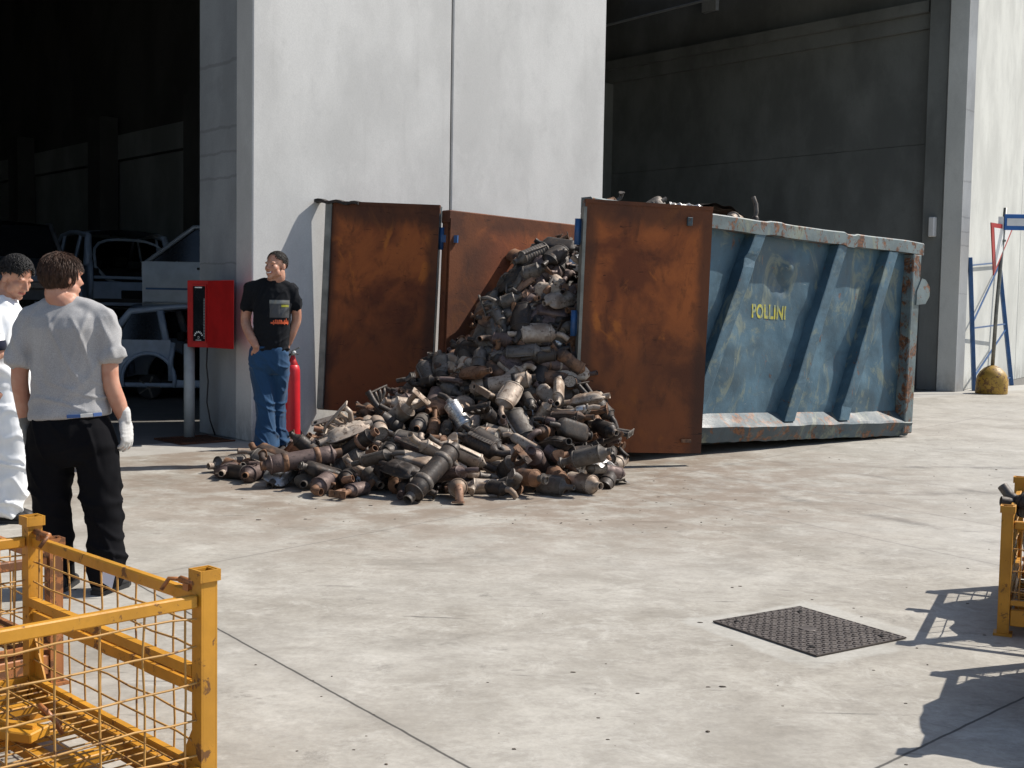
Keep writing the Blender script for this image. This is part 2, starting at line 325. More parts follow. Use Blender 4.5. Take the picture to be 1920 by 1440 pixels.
def gp(px, py, z=0.):
    d = CM.to_3x3() @ Vector(((px - 960) / FPX, -(py - 720) / FPX, -1)); t = (z - 1.45) / d.z; return Vector((0, 0, 1.45)) + d * t
def remesh(mb, voxel, smooth=4, fac=.5):
    me = mb.mesh('tmp'); o = bpy.data.objects.new('tmp', me); COL.objects.link(o)
    r = o.modifiers.new('r', 'REMESH'); r.mode = 'VOXEL'; r.voxel_size = voxel; r.use_smooth_shade = True
    if smooth: sm = o.modifiers.new('s', 'SMOOTH'); sm.factor = fac; sm.iterations = smooth
    dg = bpy.context.evaluated_depsgraph_get(); out = bpy.data.meshes.new_from_object(o.evaluated_get(dg), preserve_all_data_layers=False, depsgraph=dg)
    bpy.data.objects.remove(o); bpy.data.meshes.remove(me)
    out.materials.clear(); out.polygons.foreach_set('use_smooth', [True] * len(out.polygons)); return out
def obj_of(me, name, mats, parent=None):
    me.name = name
    for m in mats: me.materials.append(M[m])
    o = bpy.data.objects.new(name, me); COL.objects.link(o)
    if parent is not None: o.parent = parent
    return o
def disp(me, fn):
    nn = [v.normal.copy() for v in me.vertices]
    for v, n in zip(me.vertices, nn):
        v.co = v.co + n * fn(v.co, n)
    me.update()
def nz(p, s=1., o=0.): return noise.noise(Vector((p[0] * s + o, p[1] * s + o * .7, p[2] * s - o)))

# ================================================================ SETTING
g = MB(); g.add([(-60, -25, 0), (70, -25, 0), (70, 90, 0), (-60, 90, 0)], [(0, 1, 2, 3)])
tag(g.build('ground', 'floor'), kind='structure')
FANG = math.atan2(.679, .734)
FM = Matrix.Translation((-2.745, 12.583, 0)) @ Matrix.Rotation(FANG, 4, 'Z')      # facade frame: x along it, y into the building
OPEN_R = (5.395, 15.15)
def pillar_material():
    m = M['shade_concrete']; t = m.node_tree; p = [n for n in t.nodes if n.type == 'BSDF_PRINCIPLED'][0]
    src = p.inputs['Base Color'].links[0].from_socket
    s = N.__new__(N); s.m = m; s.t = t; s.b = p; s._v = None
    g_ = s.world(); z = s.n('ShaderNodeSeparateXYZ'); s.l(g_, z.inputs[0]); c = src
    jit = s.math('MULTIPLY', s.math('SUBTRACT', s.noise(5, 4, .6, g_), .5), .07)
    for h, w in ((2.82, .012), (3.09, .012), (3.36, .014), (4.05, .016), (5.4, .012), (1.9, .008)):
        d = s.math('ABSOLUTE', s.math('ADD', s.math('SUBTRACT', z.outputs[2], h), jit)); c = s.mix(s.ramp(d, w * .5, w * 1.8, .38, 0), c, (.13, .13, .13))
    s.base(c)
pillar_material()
bld = empty('warehouse', mat=FM, label='pale concrete warehouse with two tall open bays behind the scrap container', cat='building')
def part(name, mat, boxes, parent=bld, bev=0.):
    m = MB()
    for b in boxes: m.box(((b[0] + b[1]) / 2, (b[2] + b[3]) / 2, (b[4] + b[5]) / 2), (b[1] - b[0], b[3] - b[2], b[5] - b[4]), bev=bev)
    return m.build(name, mat, parent)
part('wall_panel', 'facade_concrete', [(0, 2.672, 0, .34, 0, 9.3)], bev=.012)
part('wall_panel', 'facade_concrete', [(2.699, 5.347, 0, .34, 0, 9.3)], bev=.012)
part('joint_strip', 'black_trim', [(2.677, 2.694, .05, .3, 0, 9.3)])
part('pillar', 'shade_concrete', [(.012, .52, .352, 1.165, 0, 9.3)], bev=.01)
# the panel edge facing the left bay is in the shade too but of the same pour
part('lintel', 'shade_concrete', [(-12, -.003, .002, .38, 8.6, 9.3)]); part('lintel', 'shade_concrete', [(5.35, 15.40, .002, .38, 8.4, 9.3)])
part('wall_panel', 'facade_concrete', [(-18, -9.4, 0, .38, 0, 9.3)])
part('roof', 'dark_concrete', [(-18, 15.45, -.05, 26, 9.31, 9.6), (15.46, 24, 9, 26, 9.31, 9.6)])
part('back_wall', 'dark_concrete', [(-18, 24, 24, 24.3, 0, 9.3)])
part('side_wall', 'dark_concrete', [(-18, -17.7, .385, 23.99, 0, 9.3)])
# partition between the bays: low lighter panels, piers, a darker slab above
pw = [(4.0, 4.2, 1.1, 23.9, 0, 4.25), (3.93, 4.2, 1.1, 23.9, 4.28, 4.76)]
part('partition_wall', 'inner_concrete', pw); part('upper_partition', 'dark_concrete', [(4.05, 4.19, 1.12, 23.9, 4.765, 9.3)])
for u in (4.0, 8.1, 12.1, 16.4, 20.6): part('pier', 'dark_concrete', [(3.55, 3.925, u - .28, u + .28, 0, 5.1)])
part('column', 'inner_concrete', [(-2.1, -1.66, 3., 3.4, 0, 9.3)], bev=.02)
# right bay side wall with ledge beams and pilasters
wx = 15.72
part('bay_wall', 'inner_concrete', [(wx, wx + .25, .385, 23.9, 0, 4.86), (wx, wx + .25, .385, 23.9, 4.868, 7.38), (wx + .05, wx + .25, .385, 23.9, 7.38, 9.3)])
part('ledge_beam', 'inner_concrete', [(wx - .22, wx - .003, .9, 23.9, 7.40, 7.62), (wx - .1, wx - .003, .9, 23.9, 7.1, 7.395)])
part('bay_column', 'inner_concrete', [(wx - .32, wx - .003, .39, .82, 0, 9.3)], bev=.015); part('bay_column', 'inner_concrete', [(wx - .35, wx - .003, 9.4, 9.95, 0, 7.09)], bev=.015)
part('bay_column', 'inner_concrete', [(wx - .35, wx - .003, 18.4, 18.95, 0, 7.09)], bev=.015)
for u in (5.0, 10.2, 15.4): part('roof_beam', 'dark_concrete', [(4.25, 15.1, u, u + .35, 8.5, 9.3)])
cb = MB(); cb.tube([(wx - .2, 1.0, 8.75), (wx - .24, 3.5, 8.55), (wx - .2, 5, 8.62), (wx - .24, 9.4, 8.5), (wx - .25, 14, 8.5)], .03, 6); cb.build('cable', 'pvc_grey', bld)
part('junction_box', 'pvc_grey', [(wx - .12, wx - .003, 6.2, 6.6, 8.35, 8.62)])
part('wall_box', 'sign_white', [(wx - .45, wx - .325, .5, .62, 3.0, 3.38)], bev=.015)
# the wing wall, splayed back to the right: its own slab with a reveal facing the bay
WDIR = Vector((12.484 - 8.56, 29.105 - 23.053, 0)).normalized(); WA = math.atan2(WDIR.y, WDIR.x)
WM = Matrix.Translation((8.56, 23.053, 0)) @ Matrix.Rotation(WA, 4, 'Z')
wing = empty('warehouse_wing', mat=WM, label='bright sunlit pale wing wall with the ladder frame leaning on it', cat='building')
def wpart(name, mat, boxes, bev=0.): return part(name, mat, boxes, wing, bev)
# seam where the photograph has it
def wing_t(px, py):
    d = CM.to_3x3() @ Vector(((px - 960) / FPX, -(py - 720) / FPX, -1)); n = Vector((WDIR.y, -WDIR.x, 0)); o = Vector((0, 0, 1.45))
    t = (Vector((8.56, 23.053, 0)) - o).dot(n) / d.dot(n); return (o + d * t - Vector((8.56, 23.053, 0))).dot(WDIR)
ws = wing_t(1903, 690)
wpart('wall_panel', 'wing_concrete', [(.02, ws - .012, 0, .36, 0, 9.3)], .012); wpart('wall_panel', 'wing_concrete', [(ws + .012, ws + 9, 0, .36, 0, 9.3)], .012)
wpart('joint_strip', 'black_trim', [(ws - .008, ws + .008, .05, .3, 0, 9.3)])
rv = MB()   # reveal block: fills between wing edge and bay wall, faces the bay
p0 = (FM.inverted() @ Vector((8.56, 23.053, 0)))
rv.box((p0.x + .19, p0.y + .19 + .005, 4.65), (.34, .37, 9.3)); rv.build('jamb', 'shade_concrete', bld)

# ---------------------------------------------------------------- drain grate, manhole
a_ = Vector((.543, -.84, 0)).normalized(); ang = math.atan2(a_.y, a_.x)
mh = empty('manhole_cover', (1.377, 5.408, .004), ang, label='square dark cast iron manhole cover with raised tread bars set in the yard', cat='manhole cover')
m = MB(); m.box((0, 0, .001), (.645, .575, .004)); m.build('plate', 'cast_iron', mh)
m = MB()
for i in range(28):
    for j in range(12):
        x = -.305 + i * .0226; y = -.262 + j * .0476 + (.0 if i % 2 else .0238)
        if abs(x) < .05 and abs(y) < .045: continue
        if y > .275: continue
        m.box((x, y, .0045), (.0115, .030, .006), rot=(.35 if i % 2 else -.35), bev=.002)
m.build('tread_pattern', 'cast_iron', mh)
m = MB(); 
for sx, sy, lx, ly in ((0, .284, .645, .006), (0, -.284, .645, .006), (.319, 0, .006, .56), (-.319, 0, .006, .56)): m.box((sx, sy, .0025), (lx, ly, .006))
m.box((0, 0, .005), (.085, .07, .005), bev=.002); m.build('rim', 'cast_iron', mh)
for sx, sy in ((.25, .2), (-.25, -.2), (.22, -.21), (-.24, .2)):
    m = MB(); m.tube([(sx, sy, .001), (sx, sy, .0079)], .014, 10); m.build('lifting_hole', 'pipe_hole', mh)
gr = empty('drain_grate', (-3.36, 12.62, .004), FANG, label='rusty brown drain grate on the floor at the foot of the shaded pillar', cat='drain grate')
m = MB(); m.box((0, 0, .003), (.62, .62, .006)); m.build('pan', 'grate_rust', gr)
m = MB()
for i in range(17): m.box((-.28 + i * .035, 0, .011), (.012, .6, .01))
m.box((0, .3, .012), (.62, .02, .012)); m.box((0, -.3, .012), (.62, .02, .012)); m.build('bars', 'grate_rust', gr)

# ---------------------------------------------------------------- roll-off container
CO = Vector((.65, 10.983, .219)); ce = (Vector((4.797, 14.292, .051)) - CO).normalized(); c2 = Vector((-ce.y, ce.x, 0)).normalized(); c3 = ce.cross(c2)
CMX = Matrix((ce, c2, c3)).transposed().to_4x4(); CMX = Matrix.Translation(CO) @ CMX @ Matrix.Scale(.985, 4)
cont = empty('scrap_container', mat=CMX, label='long blue steel roll-off container with slanted ribs and rusty rim, full of scrap', cat='container')
CL, CW, CH = 5.42, 2.3, 2.31
def dent(x, z):
    d = .03 * nz((x, 0, z), 1.3, 3) + .012 * nz((x, 0, z), 4.2, 1)
    for (cx, cz, r, a) in ((3.05, 1.86, .12, -.06), (2.85, 1.72, .16, .05), (3.0, 1.62, .1, .03), (3.9, .9, .25, .035), (2.2, .8, .3, -.02), (4.6, 1.25, .08, -.03), (3.72, .55, .2, .02), (2.3, 1.5, .25, .015), (4.35, .6, .2, -.03)):
        q = ((x - cx) ** 2 + (z - cz) ** 2) / r ** 2; d += a * math.exp(-q * 1.6)
    # long crease
    q = abs((x - 3.35) * .9 - (z - .9) * .2); d += .012 * math.exp(-(q / .05) ** 2) * (1 if .4 < z < 1.4 else 0)
    return d
m = MB(); m.sheet(lambda u, v: Vector((.04 + u * (CL - .1), .135 + dent(.04 + u * (CL - .1), .17 + v * 2.0), .17 + v * 2.0)), 170, 70)
m.sheet(lambda u, v: Vector((.04 + u * (CL - .1), .175, .17 + v * 2.0)), 2, 2, smooth=False); m.build('side_panel', 'blue_paint', cont)
# top rail with chips and bends
m = MB(); rings = []
for i in range(90):
    x = .0 + i * (CL + .04) / 89; dz = .012 * nz((x, 0, 0), 2.3, 5) + (.01 if 2.55 < x < 2.8 else 0) - (.018 if 3.9 < x < 4.05 else 0); dy = .012 * nz((x, 3, 0), 1.7, 2)
    w = .15; h_ = .145
    rings.append([Vector((x, dy, CH - h_ + dz)), Vector((x, dy, CH - .012 + dz)), Vector((x, dy + .012, CH + dz)), Vector((x, dy + w, CH + dz)), Vector((x, dy + w, CH - h_ + dz))])
m.loft(rings, smooth=False); m.build('top_rail', 'pale_blue_paint', cont)
# sloping sill and battered bottom rail
m = MB(); rings = []
for i in range(150):
    x = .0 + i * (CL - .02) / 149; b = .02 * abs(nz((x, 1, 0), 3.1, 5)) + .018 * abs(nz((x, 1, 0), 8.1, 2)); o = .018 * nz((x, 7, 2), 3.7, 1)
    rings.append([Vector((x, .138, .235)), Vector((x, .134, .26)), Vector((x, .01 + o, .15 + o * .6)), Vector((x, -.012 + o * 1.4, .125 + o * .5)), Vector((x, .028 + o * 2, .03 - b * .8)), Vector((x, .055, -.03 - b * .9)), Vector((x, .2, -.035)), Vector((x, .2, .1))])
m.loft(rings, smooth=False); m.build('bottom_rail', 'scuffed_blue', cont)
def chan(x0, z0, x1, z1, w, kink=None):
    """a slanted hat-section rib standing proud of the side sheet"""
    m = MB(); n = 28; rings = []
    d = Vector((x1 - x0, 0, z1 - z0)).normalized(); p = Vector((1, 0, 0)) * w
    for i in range(n + 1):
        t = i / n; c = Vector((x0 + (x1 - x0) * t, 0, z0 + (z1 - z0) * t)); k = 0.; yy = .012
        if kink: k = kink[1] * math.exp(-((t - kink[0]) / .03) ** 2); yy += abs(kink[1]) * .6 * math.exp(-((t - kink[0]) / .03) ** 2)
        wob = .006 * nz((x0 + t * 3, 0, t * 6), 2, 4)
        rings.append([c + Vector((0, .15, 0)), c + Vector((.014, yy + wob, k)), c + Vector((.03, yy - .004 + wob, k)), c + p + Vector((-.02, yy - .004 - wob, 0)), c + p + Vector((-.006, yy + wob, 0)), c + p + Vector((.0, .15, 0))])
    m.loft(rings, smooth=False); return m.build('rib', 'blue_paint', cont)
chan(1.44, .17, 2.33, 2.16, .19, (.86, .035)); chan(2.97, .17, 3.77, 2.16, .19); chan(3.95, .17, 4.75, 2.16, .2, (.07, .02)); chan(.35, .17, .95, 2.16, .19)
m = MB(); m.box((5.33, .07, 1.08), (.17, .15, 2.17), bev=.012); m.build('corner_post', 'pale_blue_paint', cont)
m = MB(); m.box((.05, .075, 1.08), (.12, .155, 2.17), bev=.012); m.build('rear_post', 'scuffed_blue', cont)
# lug on the front corner
m = MB(); pr = [(5.42, 1.88), (5.50, 1.87), (5.60, 1.78), (5.60, 1.67), (5.52, 1.575), (5.33, 1.555), (5.33, 1.72)]
m.loft([[Vector((x, y, z)) for x, z in pr] for y in (-.02, .16)], smooth=False); m.build('lug', 'pale_blue_paint', cont)
m = MB(); m.box((2.7, CW - .03, 1.12), (5.4, .05, 2.2)); m.box((2.7, CW + .04, CH - .07), (5.42, .15, .14), bev=.01); m.box((.05, CW + .03, 1.12), (.1, .14, 2.2)); m.build('far_side', 'orange_rust', cont)
for x in (.7, 1.8, 2.9, 4.0, 5.0):
    m = MB(); m.box((x, CW + .06, 1.1), (.12, .12, 2.1)); m.build('rib', 'blue_paint', cont)
m = MB(); m.box((2.7, CW / 2 + .05, .06), (5.3, 2.1, .05)); m.build('floor_plate', 'rust_plate', cont)
m = MB(); m.box((5.36, CW / 2 + .08, 1.15), (.06, 2.12, 2.3)); m.build('front_wall', 'rust_plate', cont)
for y in (.75, 1.55):
    m = MB(); m.box((2.7, y, -.06), (5.2, .08, .16)); m.build('skid_beam', 'scuffed_blue', cont)
for y in (.7, 1.6):
    m = MB(); m.tube([(.25, y - .12, -.1), (.25, y + .12, -.1)], .085, 16); m.build('roller', 'scrap_dark', cont)
for y in (.7, 1.6):
    m = MB(); m.tube([(5.1, y - .1, .03), (5.1, y + .1, .03)], .06, 16); m.build('roller', 'scrap_dark', cont)
# stencilled name
def text_mesh(s, size):
    c = bpy.data.curves.new('t', 'FONT'); c.body = s; c.size = size; c.extrude = .0; c.offset = .006; c.space_character = 1.08
    o = bpy.data.objects.new('t', c); COL.objects.link(o); dg = bpy.context.evaluated_depsgraph_get(); me = bpy.data.meshes.new_from_object(o.evaluated_get(dg))
    bpy.data.objects.remove(o); return me
def ink_material():
    s = N('stencil_ink', .6); v = s.vec(False); f = s.noise(24, 5, .7, s.mapv(v, (1, 1, .5)))
    s.base(s.mix(s.ramp(f, .42, .60, .1, .9), (.50, .44, .02), (.15, .21, .19))); M['stencil_ink'] = s.m
ink_material()
me = text_mesh("POLLINI", .175); xs = [v.co.x for v in me.vertices]; W = max(xs) - min(xs)
bm = bmesh.new(); bm.from_mesh(me); bmesh.ops.triangulate(bm, faces=bm.faces); bmesh.ops.subdivide_edges(bm, edges=bm.edges, cuts=2)
for v in bm.verts:
    x = 2.49 + (v.co.x - min(xs)) * .57 / W; z = 1.29 + v.co.y * 1.15 - (x - 2.4) * .0; v.co = Vector((x + .004 * nz((x, z, 0), 9), .131 + dent(x, z), z + .006 * nz((x, z, 4), 6)))
bm.to_mesh(me); bm.free(); obj_of(me, 'lettering', ['stencil_ink'], cont)
# near door leaf, folded back along the side; far leaf swung out beside the wall
def leaf(name, L, H, face_mat, back_mat):
    root_parts = []
    m = MB(); m.sheet(lambda u, v: Vector((u * L, -.004 + .008 * nz((u * 3, v * 4, 0), 1.3, 6), v * H)), 24, 44); m.sheet(lambda u, v: Vector((u * L, .03, v * H)), 2, 2, smooth=False)
    m.box((L / 2, .012, H - .01), (L, .05, .035)); root_parts.append(('leaf_sheet', m, face_mat))
    m = MB(); m.box((.03, .055, H / 2), (.06, .1, H), bev=.006); m.box((L - .03, .055, H / 2), (.06, .1, H), bev=.006); m.box((L / 2, .055, H - .04), (L - .13, .09, .08)); m.box((L / 2, .055, .04), (L - .13, .09, .08))
    for z in (.6, 1.15, 1.7): m.box((L / 2, .055, z), (L - .13, .07, .07))
    root_parts.append(('leaf_frame', m, back_mat)); return root_parts
def leaf_at(o, xa, za, L, H):
    x = Vector(xa).normalized(); z = Vector(za).normalized(); y = z.cross(x).normalized(); z = x.cross(y)
    wm = Matrix.Translation(o) @ Matrix((x, y, z)).transposed().to_4x4(); r = empty('door_leaf'); r.parent = cont; r.matrix_basis = CMX.inverted() @ wm @ Matrix.Scale(.985, 4)
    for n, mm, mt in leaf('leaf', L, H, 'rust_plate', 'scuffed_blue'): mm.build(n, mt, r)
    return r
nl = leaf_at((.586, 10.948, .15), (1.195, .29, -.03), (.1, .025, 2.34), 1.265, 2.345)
m = MB(); m.bar((.0, .03, .05), (.0, .03, 2.28), .03, .09); m.build('edge_strip', 'galvanised', nl)
m = MB(); m.box((1.03, -.02, 2.2), (.05, .03, .08), bev=.004); m.build('latch_plate', 'scuffed_blue', nl); m = MB(); m.box((1.1, -.02, .12), (.1, .02, .03)); m.build('latch_plate', 'rust_metal', nl)
for z in (.35, 1.2, 2.05):
    m = MB(); m.tube([(-.045, .06, z - .12), (-.045, .06, z + .12)], .03, 10); m.box((-.01, .06, z), (.07, .03, .2)); m.build('hinge', 'steel_blue', nl)
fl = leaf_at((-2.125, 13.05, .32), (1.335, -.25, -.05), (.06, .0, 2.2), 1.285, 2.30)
m = MB(); m.box((.035, -.02, 1.15), (.075, .03, 2.28), bev=.006); m.build('edge_strip', 'galvanised', fl)
m = MB(); rr = []
for i in range(13):
    x = -.13 + i * .042; zz = 2.315 + .012 * math.sin(i * 1.3) - .001 * i; rr.append([Vector((x, -.05, zz)), Vector((x, .09, zz + .01)), Vector((x, .09, zz - .035)), Vector((x, -.05, zz - .03))])
m.loft(rr, smooth=False); m.build('bent_bar', 'scrap_dark', fl)
for z in (.45, 1.95):
    m = MB(); m.tube([(1.31, .05, z - .12), (1.31, .05, z + .12)], .028, 10); m.bar((1.28, .05, z), (1.5, .0, z), .03, .08); m.build('hinge', 'steel_blue', fl)

# ---------------------------------------------------------------- fire hose cabinet on its post, extinguisher
cab = empty('fire_cabinet', (0, 0, 0), label='red metal fire hose cabinet with dark front window beside the shaded pillar', cat='fire cabinet')
A, B, C_, D, E_ = (-3.478, 12.765), (-3.235, 12.668), (-2.876, 12.32), (-2.99, 12.72), (-3.2, 13.05)
m = MB(); m.loft([[Vector((p[0], p[1], z)) for p in (A, B, C_, D, E_)] for z in (.99, 1.70)], smooth=False); o = m.build('case', 'red_paint', cab)
bv = o.modifiers.new('b', 'BEVEL'); bv.width = .006; bv.segments = 2
fd = (Vector(B + (0,)) - Vector(A + (0,))).normalized(); fn = Vector((fd.y, -fd.x, 0)); fA = Vector(A + (0,))
def onface(s, z, o): return fA + fd * s + fn * o + Vector((0, 0, z))
m = MB(); m.bar(onface(.165, 1.05, .006), onface(.165, 1.645, .006), .155, .014, up=fn); m.build('window', 'dark_glass', cab)
m = MB()
for a, b in (((.08, 1.045), (.08, 1.65)), ((.25, 1.045), (.25, 1.65))): m.bar(onface(a[0], a[1], .01), onface(b[0], b[1], .01), .012, .02, up=fn)
m.bar(onface(.086, 1.645, .01), onface(.244, 1.645, .01), .02, .012); m.bar(onface(.086, 1.05, .01), onface(.244, 1.05, .01), .02, .012); m.build('window_frame', 'red_paint', cab)
m = MB()                                                            # white arc of letters, round mark, ruled column
for i in range(7):
    a = math.radians(20 + i * 23); m.bar(onface(.155 - .042 * math.cos(a), 1.10 + .045 * math.sin(a), .0145), onface(.155 - .058 * math.cos(a), 1.10 + .063 * math.sin(a), .0145), .011, .002, up=fn)
for i in range(5):
    a = math.radians(i * 72); m.bar(onface(.157 + .008 * math.cos(a), 1.095 + .009 * math.sin(a), .0145), onface(.157 + .012 * math.cos(a), 1.095 + .014 * math.sin(a), .0145), .007, .002, up=fn)
m.bar(onface(.12, 1.067, .0145), onface(.19, 1.067, .0145), .002, .005, up=(0, 0, 1)); m.bar(onface(.11, 1.625, .0145), onface(.2, 1.625, .0145), .002, .012, up=(0, 0, 1)); m.build('lettering', 'white_ink', cab)
m = MB()
for i in range(26): m.bar(onface(.221, 1.09 + i * .0165, .0145), onface(.236, 1.09 + i * .0165, .0145), .002, .008, up=(0, 0, 1))
m.build('rating_marks', 'pvc_grey', cab)
m = MB(); m.tube([(-3.478, 12.85, 0), (-3.478, 12.85, 1.02)], .058, 18); m.build('post', 'pvc_grey', cab)
m = MB(); m.tube([(-3.26, 12.76, 1.0), (-3.27, 12.76, .8), (-3.255, 12.77, .62), (-3.27, 12.78, .4), (-3.24, 12.8, .2), (-3.2, 12.85, .04)], .008, 6); m.build('cable', 'black_trim', cab)
ext = empty('fire_extinguisher', (-2.215, 12.04, 0), label='tall red fire extinguisher standing just behind the man in black, before the wall', cat='fire extinguisher')
m = MB(); m.lathe([(0, .06), (.01, .078), (.03, .081), (.72, .074), (.80, .072), (.845, .062), (.86, .045)], 28, 'Z'); m.build('cylinder', 'red_plastic', ext)
m = MB(); m.lathe([(.84, .05), (.86, .052), (.90, .035), (.935, .022), (.95, .02)], 16, 'Z'); m.build('neck', 'red_paint', ext)
m = MB(); m.box((0, 0, .97), (.035, .04, .05), bev=.005); m.bar((-.02, 0, .985), (.07, -.01, 1.03), .018, .012); m.bar((-.02, 0, .97), (.06, -.01, .96), .016, .01); m.build('valve', 'galvanised', ext)
m = MB(); m.tube([(-.02, 0, .96), (-.07, -.02, .94), (-.095, -.03, .85), (-.09, -.03, .5), (-.085, -.03, .34)], .011, 8); m.build('hose', 'black_trim', ext)
m = MB(); m.tube([(.02, -.03, .98), (.022, -.045, .98)], .018, 12); m.build('gauge', 'white_ink', ext)

# ---------------------------------------------------------------- ladder frame, ballast with signs
def W_(t, d, z): return Vector((8.56, 23.053, 0)) + WDIR * t + Vector((WDIR.y, -WDIR.x, 0)) * d + Vector((0, 0, z))
lf = empty('rack_frame', W_(.6, .2, 0), label='blue steel ladder frame leaning against the bright wing wall', cat='rack frame')
inv = Matrix.Translation(-W_(.6, .2, 0))
def L_(t, q): t0 = .66 if t == 0 else 3.35; h = 2.62 if t == 0 else 2.80; d0 = .22 if t == 0 else .42; return inv @ W_(t0, d0 + (.04 - d0) * q, h * q)
for t in (0, 1):
    m = MB(); m.bar(L_(t, 0), L_(t, 1), .075, .075, bev=.006); m.build('upright', 'steel_blue', lf)
for q in (.94, .47, .06):
    m = MB(); m.bar(L_(0, q), L_(1, q), .03, .03); m.build('crossbar', 'steel_blue', lf)
for q0, q1 in ((.5, .92), (.1, .43)):
    m = MB(); m.bar(L_(0, q0), L_(1, q1), .028, .028); m.build('brace', 'steel_blue', lf)
bp = Vector((9.14, 22.73, 0)); sg = empty('sign_stand', bp, label='yellow domed concrete ballast carrying a leaning pole with two traffic signs', cat='sign stand')
m = MB(); m.lathe([(0, .28), (.015, .292), (.26, .288), (.34, .27), (.42, .225), (.49, .15), (.535, .07), (.545, .02)], 32, 'Z', mod=lambda x, t: 1 + .012 * math.sin(3 * t + x * 9)); m.build('ballast', 'ballast_paint', sg)
m = MB(); m.tube([(0, 0, .5), (.03, .0, 1.6), (.06, 0, 2.2), (.12, 0, 3.52)], .036, 12); m.build('pole', 'galvanised', sg)
def tri(c, s_, yaw, off, th, k=1.):
    mm = MB(); R_ = Matrix.Translation(c) @ Matrix.Rotation(yaw, 4, 'Z'); pr = [(-s_ / 2 * k, s_ * .29 * k), (s_ / 2 * k, s_ * .29 * k), (-s_ * .30 * k, -s_ * .577 * k)]
    mm.loft([[Vector((x, off + y, z)) for x, z in pr] for y in (0, th)], smooth=False, mat=R_); return mm
ty = math.radians(47); tc = (.06, -.06, 2.88)
m = tri(tc, 1.12, ty, 0, .02); m.build('triangle_border', 'sign_red', sg); m = tri(tc, 1.12, ty, -.004, .003, .74); m.build('triangle_face', 'sign_white', sg)
m = MB(); m.box((.56, -.05, 3.25), (.94, .02, .30), bev=.004); m.build('panel_sign', 'sign_blue', sg)
m = MB(); m.box((.585, -.063, 3.25), (.90, .003, .14)); m.box((.02, -.063, 3.23), (.10, .003, .24)); m.build('panel_stripe', 'sign_white', sg)
m = MB(); m.box((.1, -.02, 3.25), (.1, .06, .04)); m.build('clamp', 'galvanised', sg); m = MB(); m.box((.09, -.03, 2.9), (.08, .06, .04)); m.build('clamp', 'galvanised', sg)

# dark shelving in the mouth of the right bay
sr = empty('storage_rack', mat=FM @ Matrix.Translation((14.0, 3.2, 0)), label='dark steel rack with a red top beam deep in the right bay', cat='rack')
for x, y in ((-1.6, 0), (-.1, 0), (.95, 0), (-.1, .9), (.95, .9), (-1.6, .9)):
    m = MB(); m.box((x, y, 1.45), (.09, .09, 2.9)); m.build('upright', 'scrap_dark', sr)
m = MB(); m.box((-.7, -.05, 2.78), (1.9, .06, .14)); m.build('beam', 'red_paint', sr); m = MB(); m.box((-.3, -.05, 1.5), (2.5, .06, .12)); m.box((-.3, .4, 1.57), (2.5, .9, .03)); m.build('shelf', 'scrap_dark', sr)
rr = random.Random(3)
for i in range(5):
    s_ = empty('engine_block', mat=FM @ Matrix.Translation((12.7 + i * .52, 2.0 + .3 * (i % 2), 0)) @ Matrix.Rotation(rr.random() * 3, 4, 'Z'), label=['blackened engine block, first from the left on the floor of the right bay', 'second engine block from the left inside the right bay', 'middle engine block of the five in the right bay', 'fourth engine block from the left inside the right bay', 'engine block nearest the jamb inside the right bay'][i], cat='engine', group='engine blocks on the bay floor')
    m = MB(); m.box((0, 0, .26), (.42, .3, .46), bev=.03); m.box((0, 0, .52), (.38, .2, .07), bev=.02)
    m.build('block', 'scrap_dark', s_); m = MB()
    for k in range(4): m.tube([(-.15 + k * .1, -.15, .38), (-.15 + k * .1, -.22, .34), (-.13 + k * .09, -.24, .2)], .022, 8)
    m.build('manifold', 'rust_metal', s_); m = MB(); m.tube([(.2, 0, .18), (.25, 0, .18)], .09, 16); m.tube([(.2, .08, .36), (.24, .08, .36)], .05, 14); m.build('pulley', 'grey_metal', s_)

